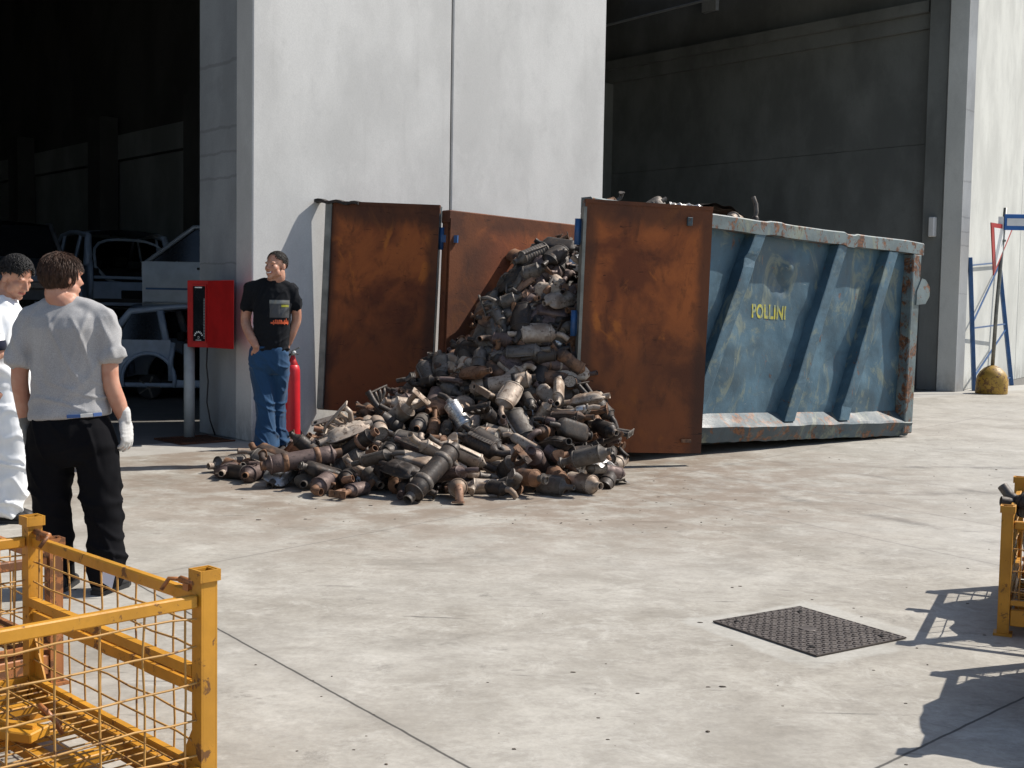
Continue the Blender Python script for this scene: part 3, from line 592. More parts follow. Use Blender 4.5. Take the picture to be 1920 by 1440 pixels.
# ---------------------------------------------------------------- mesh crates
def crate(loc, ang, Lx, Ly, H, label, hinged=True, body='yellow_paint', nwx=10, nwy=8, seed=1, beams=(1, 1, 1, 1), gus=True):
    """corner post at the origin; x and y run along the two sides"""
    rr = random.Random(seed); c = empty('mesh_crate', loc, ang, label=label, cat='mesh crate', group='yellow mesh crates')
    pw = .05
    for (x, y) in ((0, 0), (Lx, 0), (0, Ly), (Lx, Ly)):
        m = MB(); t = .005
        m.box((x, y - pw / 2 + t / 2, H / 2), (pw, t, H)); m.box((x, y + pw / 2 - t / 2, H / 2), (pw, t, H)); m.box((x - pw / 2 + t / 2, y, H / 2), (t, pw - 2 * t - .001, H - .002)); m.box((x + pw / 2 - t / 2, y, H / 2), (t, pw - 2 * t - .001, H - .002))
        m.box((x, y, H - .035), (pw - .014, pw - .014, .004), slot=1)
        for dx, dy, w, l in ((0, -1, pw + .014, .006), (0, 1, pw + .014, .006), (-1, 0, .006, pw + .001), (1, 0, .006, pw + .001)):
            m.box((x + dx * (pw / 2 + .004), y + dy * (pw / 2 + .004), H - .014), (w, l, .032))
        if gus:
            gx = 1 if x == 0 else -1; gy = 1 if y == 0 else -1
            m.add([(x + gx * pw / 2, y, .06), (x + gx * .17, y, .06), (x + gx * pw / 2, y, .30), (x + gx * pw / 2, y + .006, .06), (x + gx * .17, y + .006, .06), (x + gx * pw / 2, y + .006, .30)], [(0, 1, 2), (3, 5, 4), (0, 3, 4, 1), (1, 4, 5, 2), (2, 5, 3, 0)])
        m.box((x, y, .006), (pw + .03, pw + .03, .012)); m.build('post', [body, 'pipe_hole'], c)
    def side(p, q, top, n, mid):
        p, q = Vector(p), Vector(q); d = (q - p).normalized(); L = (q - p).length; n_ = Vector((-d.y, d.x, 0)); a, b = p + d * .028, q - d * .028
        m = MB(); z = Vector((0, 0, 1))
        m.bar(a + z * top, b + z * top, .027, .036, bev=.004); m.build('top_rail', body, c)
        m = MB(); m.bar(a + z * .085, b + z * .085, .04, .075, bev=.004); m.bar(a + z * .155 + n_ * .012, b + z * .155 + n_ * .012, .02, .022); m.build('bottom_rail', body, c)
        if mid:
            m = MB(); m.bar(a + z * .375, b + z * .375, .028, .032); m.bar(a + z * .425 + n_ * .014, b + z * .425 + n_ * .014, .024, .03); m.tube([a + z * .40 - n_ * .014, b + z * .40 - n_ * .014], .008, 6); m.build('hinge_rail', body, c)
        m = MB()
        for i in range(n):
            t = (i + .5) / n; wob = [Vector((rr.uniform(-.004, .004), rr.uniform(-.004, .004), 0)) for _ in range(5)]
            pts = [p + d * L * t + z * (.12 + (top - .13) * k / 4) + wob[k] for k in range(5)]; m.tube(pts, .0032, 6, cap=False)
        hz = ([.22, .29, .36] + [.49, .56, .63]) if mid else [.2, .30, .40, .5, .585]
        for h in hz:
            if h > top - .04: continue
            pts = [p + d * L * k / 8 + z * (h + rr.uniform(-.005, .005)) + n_ * (.007 + rr.uniform(-.003, .003)) for k in range(9)]; pts[0] = pts[0] + d * .03; pts[-1] = pts[-1] - d * .03; m.tube(pts, .0032, 6, cap=False)
        m.build('wire_mesh', 'yellow_wire', c)
        if mid:
            for s_ in (1, -1):
                e = (a if s_ > 0 else b) + z * (top + .035)
                m = MB(); m.tube([e + d * s_ * .0, e + d * s_ * .10], .011, 8); m.tube([e + d * s_ * .10, e + d * s_ * .13 + n_ * .02, e + d * s_ * .13 + n_ * .045 - z * .03], .007, 6); m.box(e + d * s_ * .05 - z * .012, (.03, .03, .02)); m.build('latch', 'worn_orange_paint', c)
    side((0, 0, 0), (Lx, 0, 0), H - .085, nwx, beams[0]); side((0, 0, 0), (0, Ly, 0), H - .085, nwy, beams[1]); side((Lx, 0, 0), (Lx, Ly, 0), H - .085, nwy, beams[2]); side((0, Ly, 0), (Lx, Ly, 0), H - .085, nwx, beams[3])
    m = MB()
    for i in range(4): m.box((Lx * (i + .5) / 4, Ly / 2, .10), (.06, Ly - .08, .03), bev=.003)
    m.box((Lx / 2, Ly * .32, .13), (Lx - .08, .05, .025)); m.box((Lx / 2, Ly * .68, .13), (Lx - .08, .05, .025)); m.build('base_frame', body, c)
    m = MB()
    for i in range(int(Lx / .06)): m.tube([(.04 + i * .06, .04, .15 + .004 * math.sin(i)), (.04 + i * .06, Ly - .04, .15)], .003, 5, cap=False)
    for i in range(int(Ly / .09)): m.tube([(.04, .04 + i * .09, .157), (Lx - .04, .04 + i * .09, .157)], .003, 5, cap=False)
    m.build('floor_mesh', 'yellow_wire', c)
    return c
angA = math.atan2(.775, -.79)
k1 = crate((-.845, 3.28, 0), angA, 1.11, .86, .715, 'yellow mesh crate in the near left corner, empty, with open square posts', nwx=10, nwy=7, beams=(1, 0, 0, 1))
m = MB(); m.tube([(.5, .18, .16), (.5, .2, .2), (.52, .22, .235), (.56, .22, .24), (.57, .2, .21), (.55, .16, .17)], .008, 8); o = m.build('steel_hook', 'worn_orange_paint'); o.matrix_world = Matrix.Translation((-.845, 3.28, 0)) @ Matrix.Rotation(angA, 4, 'Z')
tag(o, 'small bent rusty steel hook lying on the floor mesh of the near left crate', 'hook')
m = MB(); m.box((.62, .34, .185), (.34, .09, .03), rot=.5, bev=.004); m.box((.62, .34, .206), (.3, .02, .012), rot=.5); o = m.build('steel_bracket', 'yellow_paint'); o.matrix_world = Matrix.Translation((-.845, 3.28, 0)) @ Matrix.Rotation(angA, 4, 'Z')
tag(o, 'loose yellow steel bracket lying in the near left mesh crate', 'bracket')
k2 = crate((-1.72, 4.46, 0), angA, 1.1, .8, .56, 'worn orange-brown mesh crate standing behind the near left crate', body='worn_orange_paint', seed=5, beams=(0, 0, 0, 0))
k3 = crate((2.27, 5.40, 0), math.atan2(.90, .43), 1.1, .9, .595, 'yellow crate at the right edge below the container, loaded with dark scrap', seed=9, beams=(0, 0, 0, 0), nwy=7)
k3.scale = (1, -1, 1)

# ---------------------------------------------------------------- wrecked cars in the left bay
def car(mat, label, paint='car_silver', doors=True, tail=True, L=3.9, W=1.64, H=1.44, group='stacked wrecked cars', dooropen=(), nofront=False):
    c = empty('wrecked_car', mat=mat, label=label, cat='car', group=group); hw = W / 2; belt = .86; sill = .22
    wf, wr, wrad = L - .78, .72, .33
    def yb(z, x):
        k = 1 - .06 * ((x - L / 2) / (L / 2)) ** 4 - .03 * abs((x - L / 2) / (L / 2)); return hw * k * (1 - .05 * max(0, (belt - z)) ** 1.5 - .03 * max(0, z - .6))
    def zt(x): return belt + (.04 if x < 1.2 else 0) - .20 * max(0, (x - (L - 1.05)) / 1.05) ** 1.3 - .0 * x
    def skip(x, z):
        if nofront and x > 2.92: return True
        for w in (wf, wr):
            if (x - w) ** 2 + (z - wrad + .02) ** 2 < (wrad + .05) ** 2: return True
        for a, b in dooropen:
            if a < x < b and z > sill + .09: return True
        return False
    nx, nz_ = 78, 16
    for sgn in (1, -1):
        vs = []; fs = []
        for i in range(nx + 1):
            x = L * i / nx
            for j in range(nz_ + 1): z = sill + (zt(x) - sill) * j / nz_; vs.append((x, sgn * (yb(z, x) - .012 * math.exp(-((z - .62) / .03) ** 2)), z))
        for i in range(nx):
            for j in range(nz_):
                x = L * (i + .5) / nx; z = sill + (zt(x) - sill) * (j + .5) / nz_
                if not skip(x, z): a = i * (nz_ + 1) + j; fs.append((a, a + nz_ + 1, a + nz_ + 2, a + 1))
        m = MB(); m.add(vs, fs, True)
        for w in ((wr,) if nofront else (wf, wr)):
            pts = [(w + (wrad + .06) * math.cos(math.radians(a)), sgn * (hw - .02), wrad - .02 + (wrad + .06) * math.sin(math.radians(a))) for a in range(-18, 199, 12)]
            m.tube(pts, .032, 6)
        m.tube([(.05, sgn * (hw - .07), sill), ((2.9 if nofront else L - .1), sgn * (hw - .07), sill)], .04, 6)
        m.build('side_body', paint, c)
        m = MB()                                                     # pillars
        ry = hw - .17; rz_ = H - .05
        rails = [(L - 1.05, belt - .02, hw - .06), (L - 1.75, rz_, ry), (L - 2.3, H - .02, ry), (1.1, H - .04, ry), (.42, rz_ - .07, ry), (.12, belt + .03, hw - .08)]
        m.tube([(x, sgn * y, z) for x, z, y in rails], [.035, .035, .04, .04, .055, .075], 8)
        m.tube([(1.98, sgn * (hw - .05), belt - .02), (1.93, sgn * ry, rz_)], .045, 6, ry=.025); m.tube([(.98, sgn * (hw - .05), belt), (.85, sgn * ry, rz_ - .01)], .06, 6, ry=.025)
        for a, b in dooropen: m.tube([(a, sgn * (hw - .04), sill + .07), (a, sgn * (hw - .02), .6), (a + .03, sgn * (hw - .05), belt)], .045, 6); m.tube([(b, sgn * (hw - .04), sill + .07), (b + .04, sgn * (hw - .02), .6), (b, sgn * (hw - .05), belt)], .045, 6)
        m.build('pillar', paint, c)
        m = MB(); gx = [((.25, belt + .05), (.93, belt + .02), (.82, rz_ - .04), (.45, rz_ - .10)), ((1.03, belt + .02), (1.93, belt), (1.88, rz_ - .03), (.90, rz_ - .04)), ((2.03, belt), (L - 1.15, belt), (L - 1.78, rz_ - .04), (1.98, rz_ - .03))]
        for k, q in enumerate(gx):
            if any(a < sum(p[0] for p in q) / 4 < b for a, b in dooropen): continue
            m.add([(x, sgn * ((hw - .055) + (ry - hw + .05) * (z - belt) / (rz_ - belt)), z) for x, z in q], [(0, 1, 2, 3)])
        m.build('side_window', 'dark_glass', c)
    m = MB(); m.sheet(lambda u, v: Vector((.40 + u * (L - 2.15), (v * 2 - 1) * (hw - .17), H - .06 + .055 * (1 - (2 * v - 1) ** 2) + .03 * math.sin(PI * u))), 14, 10); m.build('roof', paint, c)
    m = MB()
    if nofront: m.box((L - 1.06, 0, .6), (.06, W - .2, .5))
    else: m.sheet(lambda u, v: Vector((L - 1.08 + u * 1.05, (v * 2 - 1) * (hw - .10 - .06 * u), belt - .04 + .06 * (1 - (2 * v - 1) ** 2) - .20 * u ** 1.4)), 12, 10); m.sheet(lambda u, v: Vector((L - .03 + .05 * math.sin(PI * u), (v * 2 - 1) * (hw - .14), .25 + u * .42)), 6, 8); m.build('hood', paint, c)
    m = MB(); m.add([(L - 1.08, -hw + .12, belt), (L - 1.08, hw - .12, belt), (L - 1.78, hw - .2, H - .06), (L - 1.78, -hw + .2, H - .06)], [(0, 1, 2, 3)]); m.build('windscreen', 'dark_glass', c)
    m = MB(); m.box((L / 2, 0, .26), (L - .4, W - .22, .06)); m.box((L - 1.15, 0, .55), (.1, W - .2, .6)); m.box((1.25, 0, .6), (.16, 1.15, .55), bev=.05); m.box((2.2, .38, .62), (.16, .45, .62), bev=.05); m.box((2.2, -.38, .62), (.16, .45, .62), bev=.05)
    for y in (-.38, .38): m.box((2.12, y, 1.04), (.1, .24, .18), bev=.04)
    for y in (-.35, .35): m.box((1.12, y, .95), (.1, .24, .14), bev=.04)
    m.build('interior', 'car_interior', c)
    m = MB()                                                         # rear panel and the tailgate aperture
    m.box((.06, 0, .48), (.05, W - .26, .30), bev=.02); m.box((.03, 0, .70), (.10, W - .30, .05), bev=.02); m.box((.05, 0, .28), (.05, W - .5, .1))
    for y in (-.72, .72): m.tube([(.10, y * .98, .30), (.05, y, .6), (.06, y, .82), (.14, y * .97, .98)], [.07, .09, .085, .05], 8, ry=[.05] * 4)
    m.build('rear_panel', paint, c)
    if tail:
        m = MB(); pts = []
        for a in range(0, 361, 15):
            ca, sa = math.cos(math.radians(a)), math.sin(math.radians(a)); f = (abs(ca) ** 3.2 + abs(sa) ** 3.2) ** (-1 / 3.2)
            y = .60 * ca * f; z = .98 + .38 * sa * f; y *= 1 + .08 * (1 - (z - .62) / .75) * (1 if z > .85 else -1.2); pts.append((.08 + .34 * max(0, (z - .95)) / .4, y, z))
        m.tube(pts, .026, 7); m.build('tailgate_aperture', 'car_silver', c)
        m = MB(); m.box((.03, 0, .42), (.05, .42, .14), bev=.01); m.build('plate_recess', 'car_interior', c)
    for sgn in (1, -1):
        m = MB(); m.box((.06, sgn * .66, .76), (.08, .16, .18), bev=.03); m.build('lamp_socket', 'car_interior', c)
    return c
def wheel(c, x, y, r=.29, paint='tyre'):
    m = MB(); m.lathe([(-.09, r - .05), (-.085, r - .01), (-.05, r), (.05, r), (.085, r - .01), (.09, r - .05), (.05, r - .1)], 28, 'X', mat=Matrix.Translation((x, y, r)) @ Matrix.Rotation(PI / 2, 4, 'Z')); w = m.build('wheel', paint, c)
    m = MB(); m.lathe([(-.08, .03), (-.07, .15), (-.04, .185), (.04, .185), (.07, .15), (.06, .03)], 20, 'X', mat=Matrix.Translation((x, y, r)) @ Matrix.Rotation(PI / 2, 4, 'Z')); m.build('rim', 'grey_metal', w)
    for k in range(5):
        a = k * 2 * PI / 5
        m = MB(); m.bar((x, y - .085 if y < 0 else y + .085, r), (x + .17 * math.cos(a), y - .08 if y < 0 else y + .08, r + .17 * math.sin(a)), .03, .02); m.build('spoke', 'grey_metal', w)
def place(px, py, Y, yaw, x0=0, z=None, roll=0., pitch=0.):
    """world matrix for a car whose local point (x0, 0) stands over the pixel column px at distance Y"""
    d = CM.to_3x3() @ Vector(((px - 960) / FPX, -(py - 720) / FPX, -1)); p = Vector((0, 0, 1.45)) + d * (Y / d.y)
    zz = p.z if z is None else z
    return Matrix.Translation((p.x, p.y, zz)) @ Matrix.Rotation(yaw, 4, 'Z') @ Matrix.Rotation(pitch, 4, 'Y') @ Matrix.Rotation(roll, 4, 'X') @ Matrix.Translation((-x0, 0, 0))
view = lambda px: math.atan2(1, (px - 960) / FPX)
# silver hatchback, rear towards the camera, high on the stack
cB = car(place(252, 590, 20.4, view(252) + math.radians(17), 0, 1.17), 'silver hatchback shell without tailgate, high on the stack, rear facing out', 'car_silver_blue', H=1.53)
m = MB(); m.tube([(1.0, .1, 1.45), (1.0, .1, 1.49)], [.03, .012], 8); m.build('aerial_base', 'black_trim', cB)
# dark wreck beneath it
cE = car(place(250, 700, 20.8, view(250) + math.radians(24), 0, 0), 'dark crushed car carrying the silver hatchback on its roof', 'car_dark', H=1.2)
# light silver car side-on behind the pillar, resting on another
cC = car(place(292, 600, 18.9, math.radians(180 + 2), 2.9, 1.22), 'pale silver car shown side-on behind the red cabinet, top of its stack', 'car_silver', tail=False, nofront=True)
m = MB(); m.sheet(lambda u, v: Vector((1.78 + u * 1.1, .835 + .012 * math.sin(PI * v), .24 + v * .60)), 8, 6); m.tube([(1.8, .835, .25), (2.85, .835, .25)], .012, 5); m.build('door', 'car_silver', cC)
m = MB(); m.box((1.98, .855, .76), (.16, .03, .035), bev=.01); m.build('door_handle', 'black_trim', cC)
m = MB(); m.box((2.3, .85, .45), (1.05, .02, .03)); m.build('door_trim', 'steel_blue', cC)
cD = car(place(303, 738, 18.7, math.radians(4), .74, 0), 'silver-blue car without doors, on the floor beneath the side-on silver car', 'car_silver_blue', tail=False, dooropen=((1.05, 1.9), (2.05, 2.75)), L=3.9)
wheel(cD, .72, -.68, .19)
cA = car(place(20, 600, 17.2, view(30) + math.radians(184), 3.2, 1.22), 'black car with a dark windscreen at the far left, on top of its stack', 'car_dark')
m = MB(); m.box((3.92, 0, .45), (.12, 1.4, .12), bev=.04); m.build('bumper_strip', 'grey_metal', cA)
cF = car(place(20, 740, 17.4, view(30) + math.radians(180), 3.2, 0), 'dark wreck on the floor under the black car at the far left', 'car_dark', H=1.22)
cG = car(place(150, 740, 23.5, view(150) + math.radians(95), 2.0, 0), 'dark car body lying sideways on at the back of the left bay', 'car_dark', H=1.3)

# ---------------------------------------------------------------- scrap catalytic converters: a dozen kinds, each built once
def flange(m, x, r, kind=2, slot=0):
    t = .006; n = 24; pr = []
    for j in range(n):
        a = 2 * PI * j / n; rr = r * (1.25 + .38 * abs(math.cos(a * kind / 2)) ** 3); pr.append((math.cos(a) * rr, math.sin(a) * rr))
    m.loft([[Vector((x - t, p[0], p[1])) for p in pr], [Vector((x + t, p[0], p[1])) for p in pr]], smooth=False, slot=slot)
def open_pipe(m, pts, r, seg=12):
    pts = [Vector(p) for p in pts]; m.tube(pts, r, seg, cap=False); d = (pts[-1] - pts[-2]).normalized()
    back = pts[-1] - d * .025; a, b = frame_from(d)
    ro = [pts[-1] + (a * math.cos(2 * PI * j / seg) + b * math.sin(2 * PI * j / seg)) * r for j in range(seg)]
    ri = [pts[-1] + (a * math.cos(2 * PI * j / seg) + b * math.sin(2 * PI * j / seg)) * r * .86 for j in range(seg)]
    rb = [back + (a * math.cos(2 * PI * j / seg) + b * math.sin(2 * PI * j / seg)) * r * .84 for j in range(seg)]
    m.loft([ro, ri, rb], cap=False, smooth=False); m.add(rb, [tuple(range(seg))], False, 1)
def can(L, r, cone, rp, sy=1., sz=1., ribs=0, amp=.03, seg=22, band=True, dents=.03, sd=0):
    pr = [(-L / 2 - cone, rp), (-L / 2 - cone * .75, rp * 1.05), (-L / 2 - .004, r * .93), (-L / 2, r)]
    n = max(8, ribs * 4)
    for i in range(1, n): pr.append((-L / 2 + L * i / n, r * (1 + (amp * math.sin(2 * PI * ribs * i / n) if ribs else 0))))
    pr += [(L / 2, r), (L / 2 + .004, r * .93), (L / 2 + cone * .75, rp * 1.05), (L / 2 + cone, rp)]
    m = MB(); m.lathe(pr, seg, 'X', sy, sz, mod=lambda x, t: 1 + dents * nz((x * 9, math.cos(t), math.sin(t)), 1.3, sd))
    if band:
        for x in (-L / 2, L / 2): m.lathe([(x - .007, r * .97), (x - .006, r * 1.05), (x + .006, r * 1.05), (x + .007, r * .97)], seg, 'X', sy, sz, cap=False)
    return m
def K_round():
    b = can(.20, .062, .055, .027, sd=1); p = MB(); open_pipe(p, [(.15, 0, 0), (.20, 0, 0), (.225, .01, .0)], .027); q = MB(); open_pipe(q, [(-.15, 0, 0), (-.185, 0, 0)], .026); f = MB(); flange(f, .205, .027, 2)
    return [('body', b, 0), ('outlet_pipe', p, 1), ('inlet_pipe', q, 1), ('flange', f, 1)]
def K_ribbed():
    b = can(.22, .068, .05, .028, ribs=9, amp=.022, sd=2); p = MB(); open_pipe(p, [(.155, 0, 0), (.20, .0, .01), (.25, .0, .045)], .026); q = MB(); open_pipe(q, [(-.155, 0, 0), (-.20, 0, 0)], .026)
    s = MB()
    for t in (0, PI): s.box((0, math.cos(t) * .07, 0), (.21, .018, .006))
    return [('body', b, 0), ('outlet_pipe', p, 1), ('inlet_pipe', q, 1), ('seam_flange', s, 0)]
def K_oval():
    b = can(.24, .082, .06, .026, 1, .62, dents=.04, sd=3); s = MB(); pr = []
    for j in range(28):
        a = 2 * PI * j / 28; ca, sa = math.cos(a), math.sin(a); f = (abs(ca) ** 3 + abs(sa) ** 3) ** (-1 / 3); pr.append((ca * f * .155, sa * f * .096))
    s.loft([[Vector((x, y, -.004)) for x, y in pr], [Vector((x, y, .004)) for x, y in pr]], smooth=False)
    p = MB(); open_pipe(p, [(.17, 0, 0), (.25, 0, .0)], .025); q = MB(); open_pipe(q, [(-.17, 0, 0), (-.22, .01, 0), (-.27, .05, 0)], .025)
    return [('body', b, 0), ('seam_flange', s, 1), ('outlet_pipe', p, 1), ('inlet_pipe', q, 1)]
def K_clamshell():
    m = MB(); rings = []
    for x, y, z in ((0, .17, .095), (.004, .17, .095), (.006, .145, .075), (.03, .13, .066), (.042, .10, .05), (.046, .06, .03), (.046, .005, .003)):
        ring = []
        for j in range(36):
            a = 2 * PI * j / 36; ca, sa = math.cos(a), math.sin(a); f = (abs(ca) ** 4 + abs(sa) ** 4) ** (-1 / 4); zz = x + (.006 * math.sin(ca * f * y * 130) if x > .02 else 0); ring.append(Vector((ca * f * y, sa * f * z, zz)))
        rings.append(ring)
    m.loft(rings); lo = [[Vector((p.x, p.y, -p.z - .004)) for p in r] for r in rings]; q = MB(); q.loft(lo); p = MB(); open_pipe(p, [(.14, 0, 0), (.215, .0, 0)], .025); p2 = MB(); open_pipe(p2, [(-.14, 0, 0), (-.2, 0, 0)], .025)
    return [('upper_shell', m, 0), ('lower_shell', q, 1), ('outlet_pipe', p, 1), ('inlet_pipe', p2, 1)]
def K_elbow():
    b = can(.13, .06, .04, .028, sd=5); p = MB(); open_pipe(p, [(.10, 0, 0), (.14, 0, .0), (.185, 0, .02), (.20, 0, .06), (.20, 0, .10)], .028); f = MB(); m2 = MB(); flange(m2, 0, .029, 3); f.add([Matrix.Rotation(-PI / 2, 3, 'Y') @ v + Vector((.20, 0, .095)) for v in m2.v], m2.f)
    q = MB(); open_pipe(q, [(-.10, 0, 0), (-.14, 0, 0), (-.17, .03, .0), (-.18, .07, 0)], .026); l = MB(); l.tube([(.0, .06, .0), (.0, .085, 0)], .011, 8)
    return [('body', b, 0), ('elbow_pipe', p, 1), ('flange', f, 1), ('inlet_pipe', q, 1), ('sensor_boss', l, 1)]
def K_muffler():
    b = can(.46, .068, .035, .035, sd=6, dents=.02); ss = []
    for x in (-.12, .12): s = MB(); s.lathe([(x - .02, .068), (x - .018, .073), (x + .018, .073), (x + .02, .068)], 22, 'X', cap=False); ss.append(('band', s, 1))
    q = MB(); open_pipe(q, [(-.26, 0, 0), (-.30, 0, 0)], .034); p = MB(); open_pipe(p, [(.26, 0, 0), (.31, 0, 0)], .036)
    return [('body', b, 0)] + ss + [('inlet_pipe', q, 1), ('outlet_pipe', p, 1)]
def K_twin():
    b = can(.17, .065, .045, .035, 1.1, .85, sd=7); p = MB()
    for s_ in (1, -1): open_pipe(p, [(.12, s_ * .015, 0), (.17, s_ * .035, 0), (.27, s_ * .045, .01)], .022)
    f = MB(); f.box((.262, 0, .01), (.009, .17, .06), bev=.003); q = MB(); open_pipe(q, [(-.12, 0, 0), (-.17, 0, -.01), (-.22, 0, -.04)], .027)
    return [('body', b, 0), ('twin_pipe', p, 1), ('flange', f, 1), ('inlet_pipe', q, 1)]
def K_manifold():
    b = can(.12, .066, .04, .032, sd=8); parts = [('body', b, 0)]; r = MB()
    for k in range(4):
        y = -.105 + k * .07; r.tube([(.09, y * .15, 0), (.13, y * .5, .03), (.17, y * .9, .05), (.23, y, .055)], [.028, .022, .019, .019], 9)
    parts.append(('runners', r, 1)); f = MB(); f.box((.235, 0, .055), (.012, .29, .055), bev=.004); parts.append(('flange', f, 1))
    for k in range(4): h = MB(); h.tube([(.2405, -.105 + k * .07, .055), (.2425, -.105 + k * .07, .055)], .016, 12); parts.append(('port', h, 'pipe_hole')); q = MB(); open_pipe(q, [(-.09, 0, 0), (-.13, 0, 0)], .03); parts.append(('outlet_pipe', q, 1)); return parts
def K_cut():
    m = MB(); pr = [(-.13, .026), (-.115, .03), (-.075, .058), (-.07, .062), (0, .0615), (.07, .063), (.10, .062)]
    m.lathe(pr, 22, 'X', cap=False, mod=lambda x, t: 1 + .05 * nz((x * 8, math.cos(t), math.sin(t)), 1.4, 4)); c = MB(); c.lathe([(.086, .059), (.087, .03), (.087, .001)], 22, 'X', cap=False)
    s = MB(); s.lathe([(.0, .063), (.002, .068), (.02, .068), (.022, .063)], 22, 'X', cap=False)
    return [('body', m, 0), ('core', c, 'ceramic'), ('band', s, 1)]
def K_box():
    m = MB(); rings = []
    for x, k in ((-.17, .35), (-.165, .5), (-.13, .98), (-.12, 1)) + tuple((-.12 + .24 * i / 16, 1 + .035 * (i % 2)) for i in range(1, 16)) + ((.12, 1), (.13, .98), (.165, .5), (.17, .35)):
        ring = []
        for j in range(24):
            a = 2 * PI * j / 24; ca, sa = math.cos(a), math.sin(a); f = (abs(ca) ** 5 + abs(sa) ** 5) ** (-1 / 5); ring.append(Vector((x, ca * f * .075 * k, sa * f * .045 * k)))
        rings.append(ring)
    m.loft(rings); p = MB(); open_pipe(p, [(.16, 0, 0), (.22, 0, 0)], .024); p2 = MB(); open_pipe(p2, [(-.16, 0, 0), (-.20, 0, 0), (-.24, 0, .03)], .024); f = MB(); flange(f, .205, .024, 2)
    return [('body', m, 0), ('outlet_pipe', p, 1), ('inlet_pipe', p2, 1), ('flange', f, 1)]
def K_pipe():
    m = MB(); open_pipe(m, [(-.08, 0, 0), (-.02, 0, .0), (.06, 0, .01), (.14, .01, .04), (.21, .03, .09)], .024); q = MB(); open_pipe(q, [(-.08, 0, 0), (-.15, 0, 0), (-.2, -.02, 0)], .024); b = MB(); b.lathe([(-.09, .024), (-.075, .038), (.0, .040), (.02, .024)], 16, 'X'); f = MB(); flange(f, -.10, .026, 2)
    return [('bulge', b, 0), ('pipe', m, 1), ('tail', q, 1), ('flange', f, 1)]
def K_foil():
    m = MB(); m.sheet(lambda u, v: Vector(((u - .5) * .30 + .02 * nz((u, v, 1), 4), (v - .5) * .17 + .02 * nz((u, v, 5), 4), .05 * math.sin(v * PI) + .035 * nz((u * 2, v, 0), 3.2, 8) + .014 * nz((u * 3, v * 2, 3), 6, 2))), 22, 14)
    b = can(.16, .045, .04, .022, sd=9); return [('foil_shield', m, 0), ('body', b, 1)]
KINDS = [('catalytic_converter', 'round can converter', K_round), ('catalytic_converter', 'ribbed can converter', K_ribbed), ('catalytic_converter', 'flat oval converter with a seam flange', K_oval), ('catalytic_converter', 'converter in a pressed clamshell cover', K_clamshell),
    ('catalytic_converter', 'short converter with an elbow pipe', K_elbow), ('exhaust_muffler', 'long tubular muffler with bands', K_muffler), ('catalytic_converter', 'converter with a twin front pipe', K_twin), ('exhaust_manifold', 'manifold converter with four runners', K_manifold),
    ('catalytic_converter', 'cut-open can with bare core', K_cut), ('catalytic_converter', 'boxy converter with a pleated shell', K_box), ('exhaust_pipe', 'bent exhaust pipe with a bulge', K_pipe), ('heat_shield', 'crumpled foil shield over a can', K_foil)]
PAL = [('charcoal_metal', 'sooty black'), ('rust_metal', 'rust brown'), ('tan_metal', 'pale tan'), ('silver_metal', 'shiny silver'), ('purple_brown_metal', 'purplish brown'), ('grey_metal', 'dull grey'), ('copper_metal', 'copper coloured')]
PROTO = None
def protos():
    global PROTO
    if PROTO is None:
        PROTO = []
        for nm, lb, fn in KINDS:
            L = []
            for pn, mb, mt in fn():
                me = mb.mesh(pn, ['rust_metal', 'pipe_hole']); L.append((pn, me, mt))
            PROTO.append(L)
    return PROTO
def make_converter(k, ca, cb, mat, label, scale=1.):
    P_ = protos()[k]; r = bpy.data.objects.new(KINDS[k][0], None); COL.objects.link(r); r.empty_display_size = .05
    r.matrix_world = mat @ Matrix.Diagonal((scale, scale, scale, 1)); tag(r, label, {'catalytic_converter': 'converter', 'exhaust_muffler': 'muffler', 'exhaust_manifold': 'manifold', 'exhaust_pipe': 'exhaust pipe', 'heat_shield': 'heat shield'}[KINDS[k][0]], 'scrap exhaust parts in the heap')
    for pn, me, mt in P_:
        o = bpy.data.objects.new(pn, me); COL.objects.link(o); o.parent = r
        mm = M[mt] if isinstance(mt, str) else M[PAL[ca if mt == 0 else cb][0]]
        o.material_slots[0].link = 'OBJECT'; o.material_slots[0].material = mm
    return r
# heap shape: height of the surface over a ground point, used for the buried core and for laying the pieces
HA = Vector((.46, 11.80, 0))
def heap_h(x, y):
    q = Vector((x, y, 0)) - HA; r = q.length; a = math.atan2(q.y, q.x)
    # reach of the heap by direction (degrees: 0 = +x, -90 = towards the camera)
    tab = [(-180, 3.0), (-155, 3.3), (-140, 3.3), (-120, 3.0), (-105, 2.75), (-85, 2.35), (-70, 2.1), (-55, 1.5), (-30, 1.0), (0, 1.), (90, 1.6), (140, 2.6), (165, 2.8), (180, 3.0)]
    d = math.degrees(a)
    for (a0, r0), (a1, r1) in zip(tab, tab[1:]):
        if a0 <= d <= a1: reach = r0 + (r1 - r0) * (d - a0) / (a1 - a0); break
    t = min(1.2, r / reach); pr = [(0, 2.2), (.10, 2.05), (.2, 1.66), (.34, 1.06), (.45, .60), (.58, .28), (.70, .16), (.83, .11), (.93, .08), (1, .06), (1.06, -.1), (1.3, -.3)]
    for (t0, h0), (t1, h1) in zip(pr, pr[1:]):
        if t0 <= t <= t1: h = h0 + (h1 - h0) * (t - t0) / (t1 - t0); break
    return h
def in_box(x, y):
    v = CMX.inverted() @ Vector((x, y, .3)); return v.x, v.y

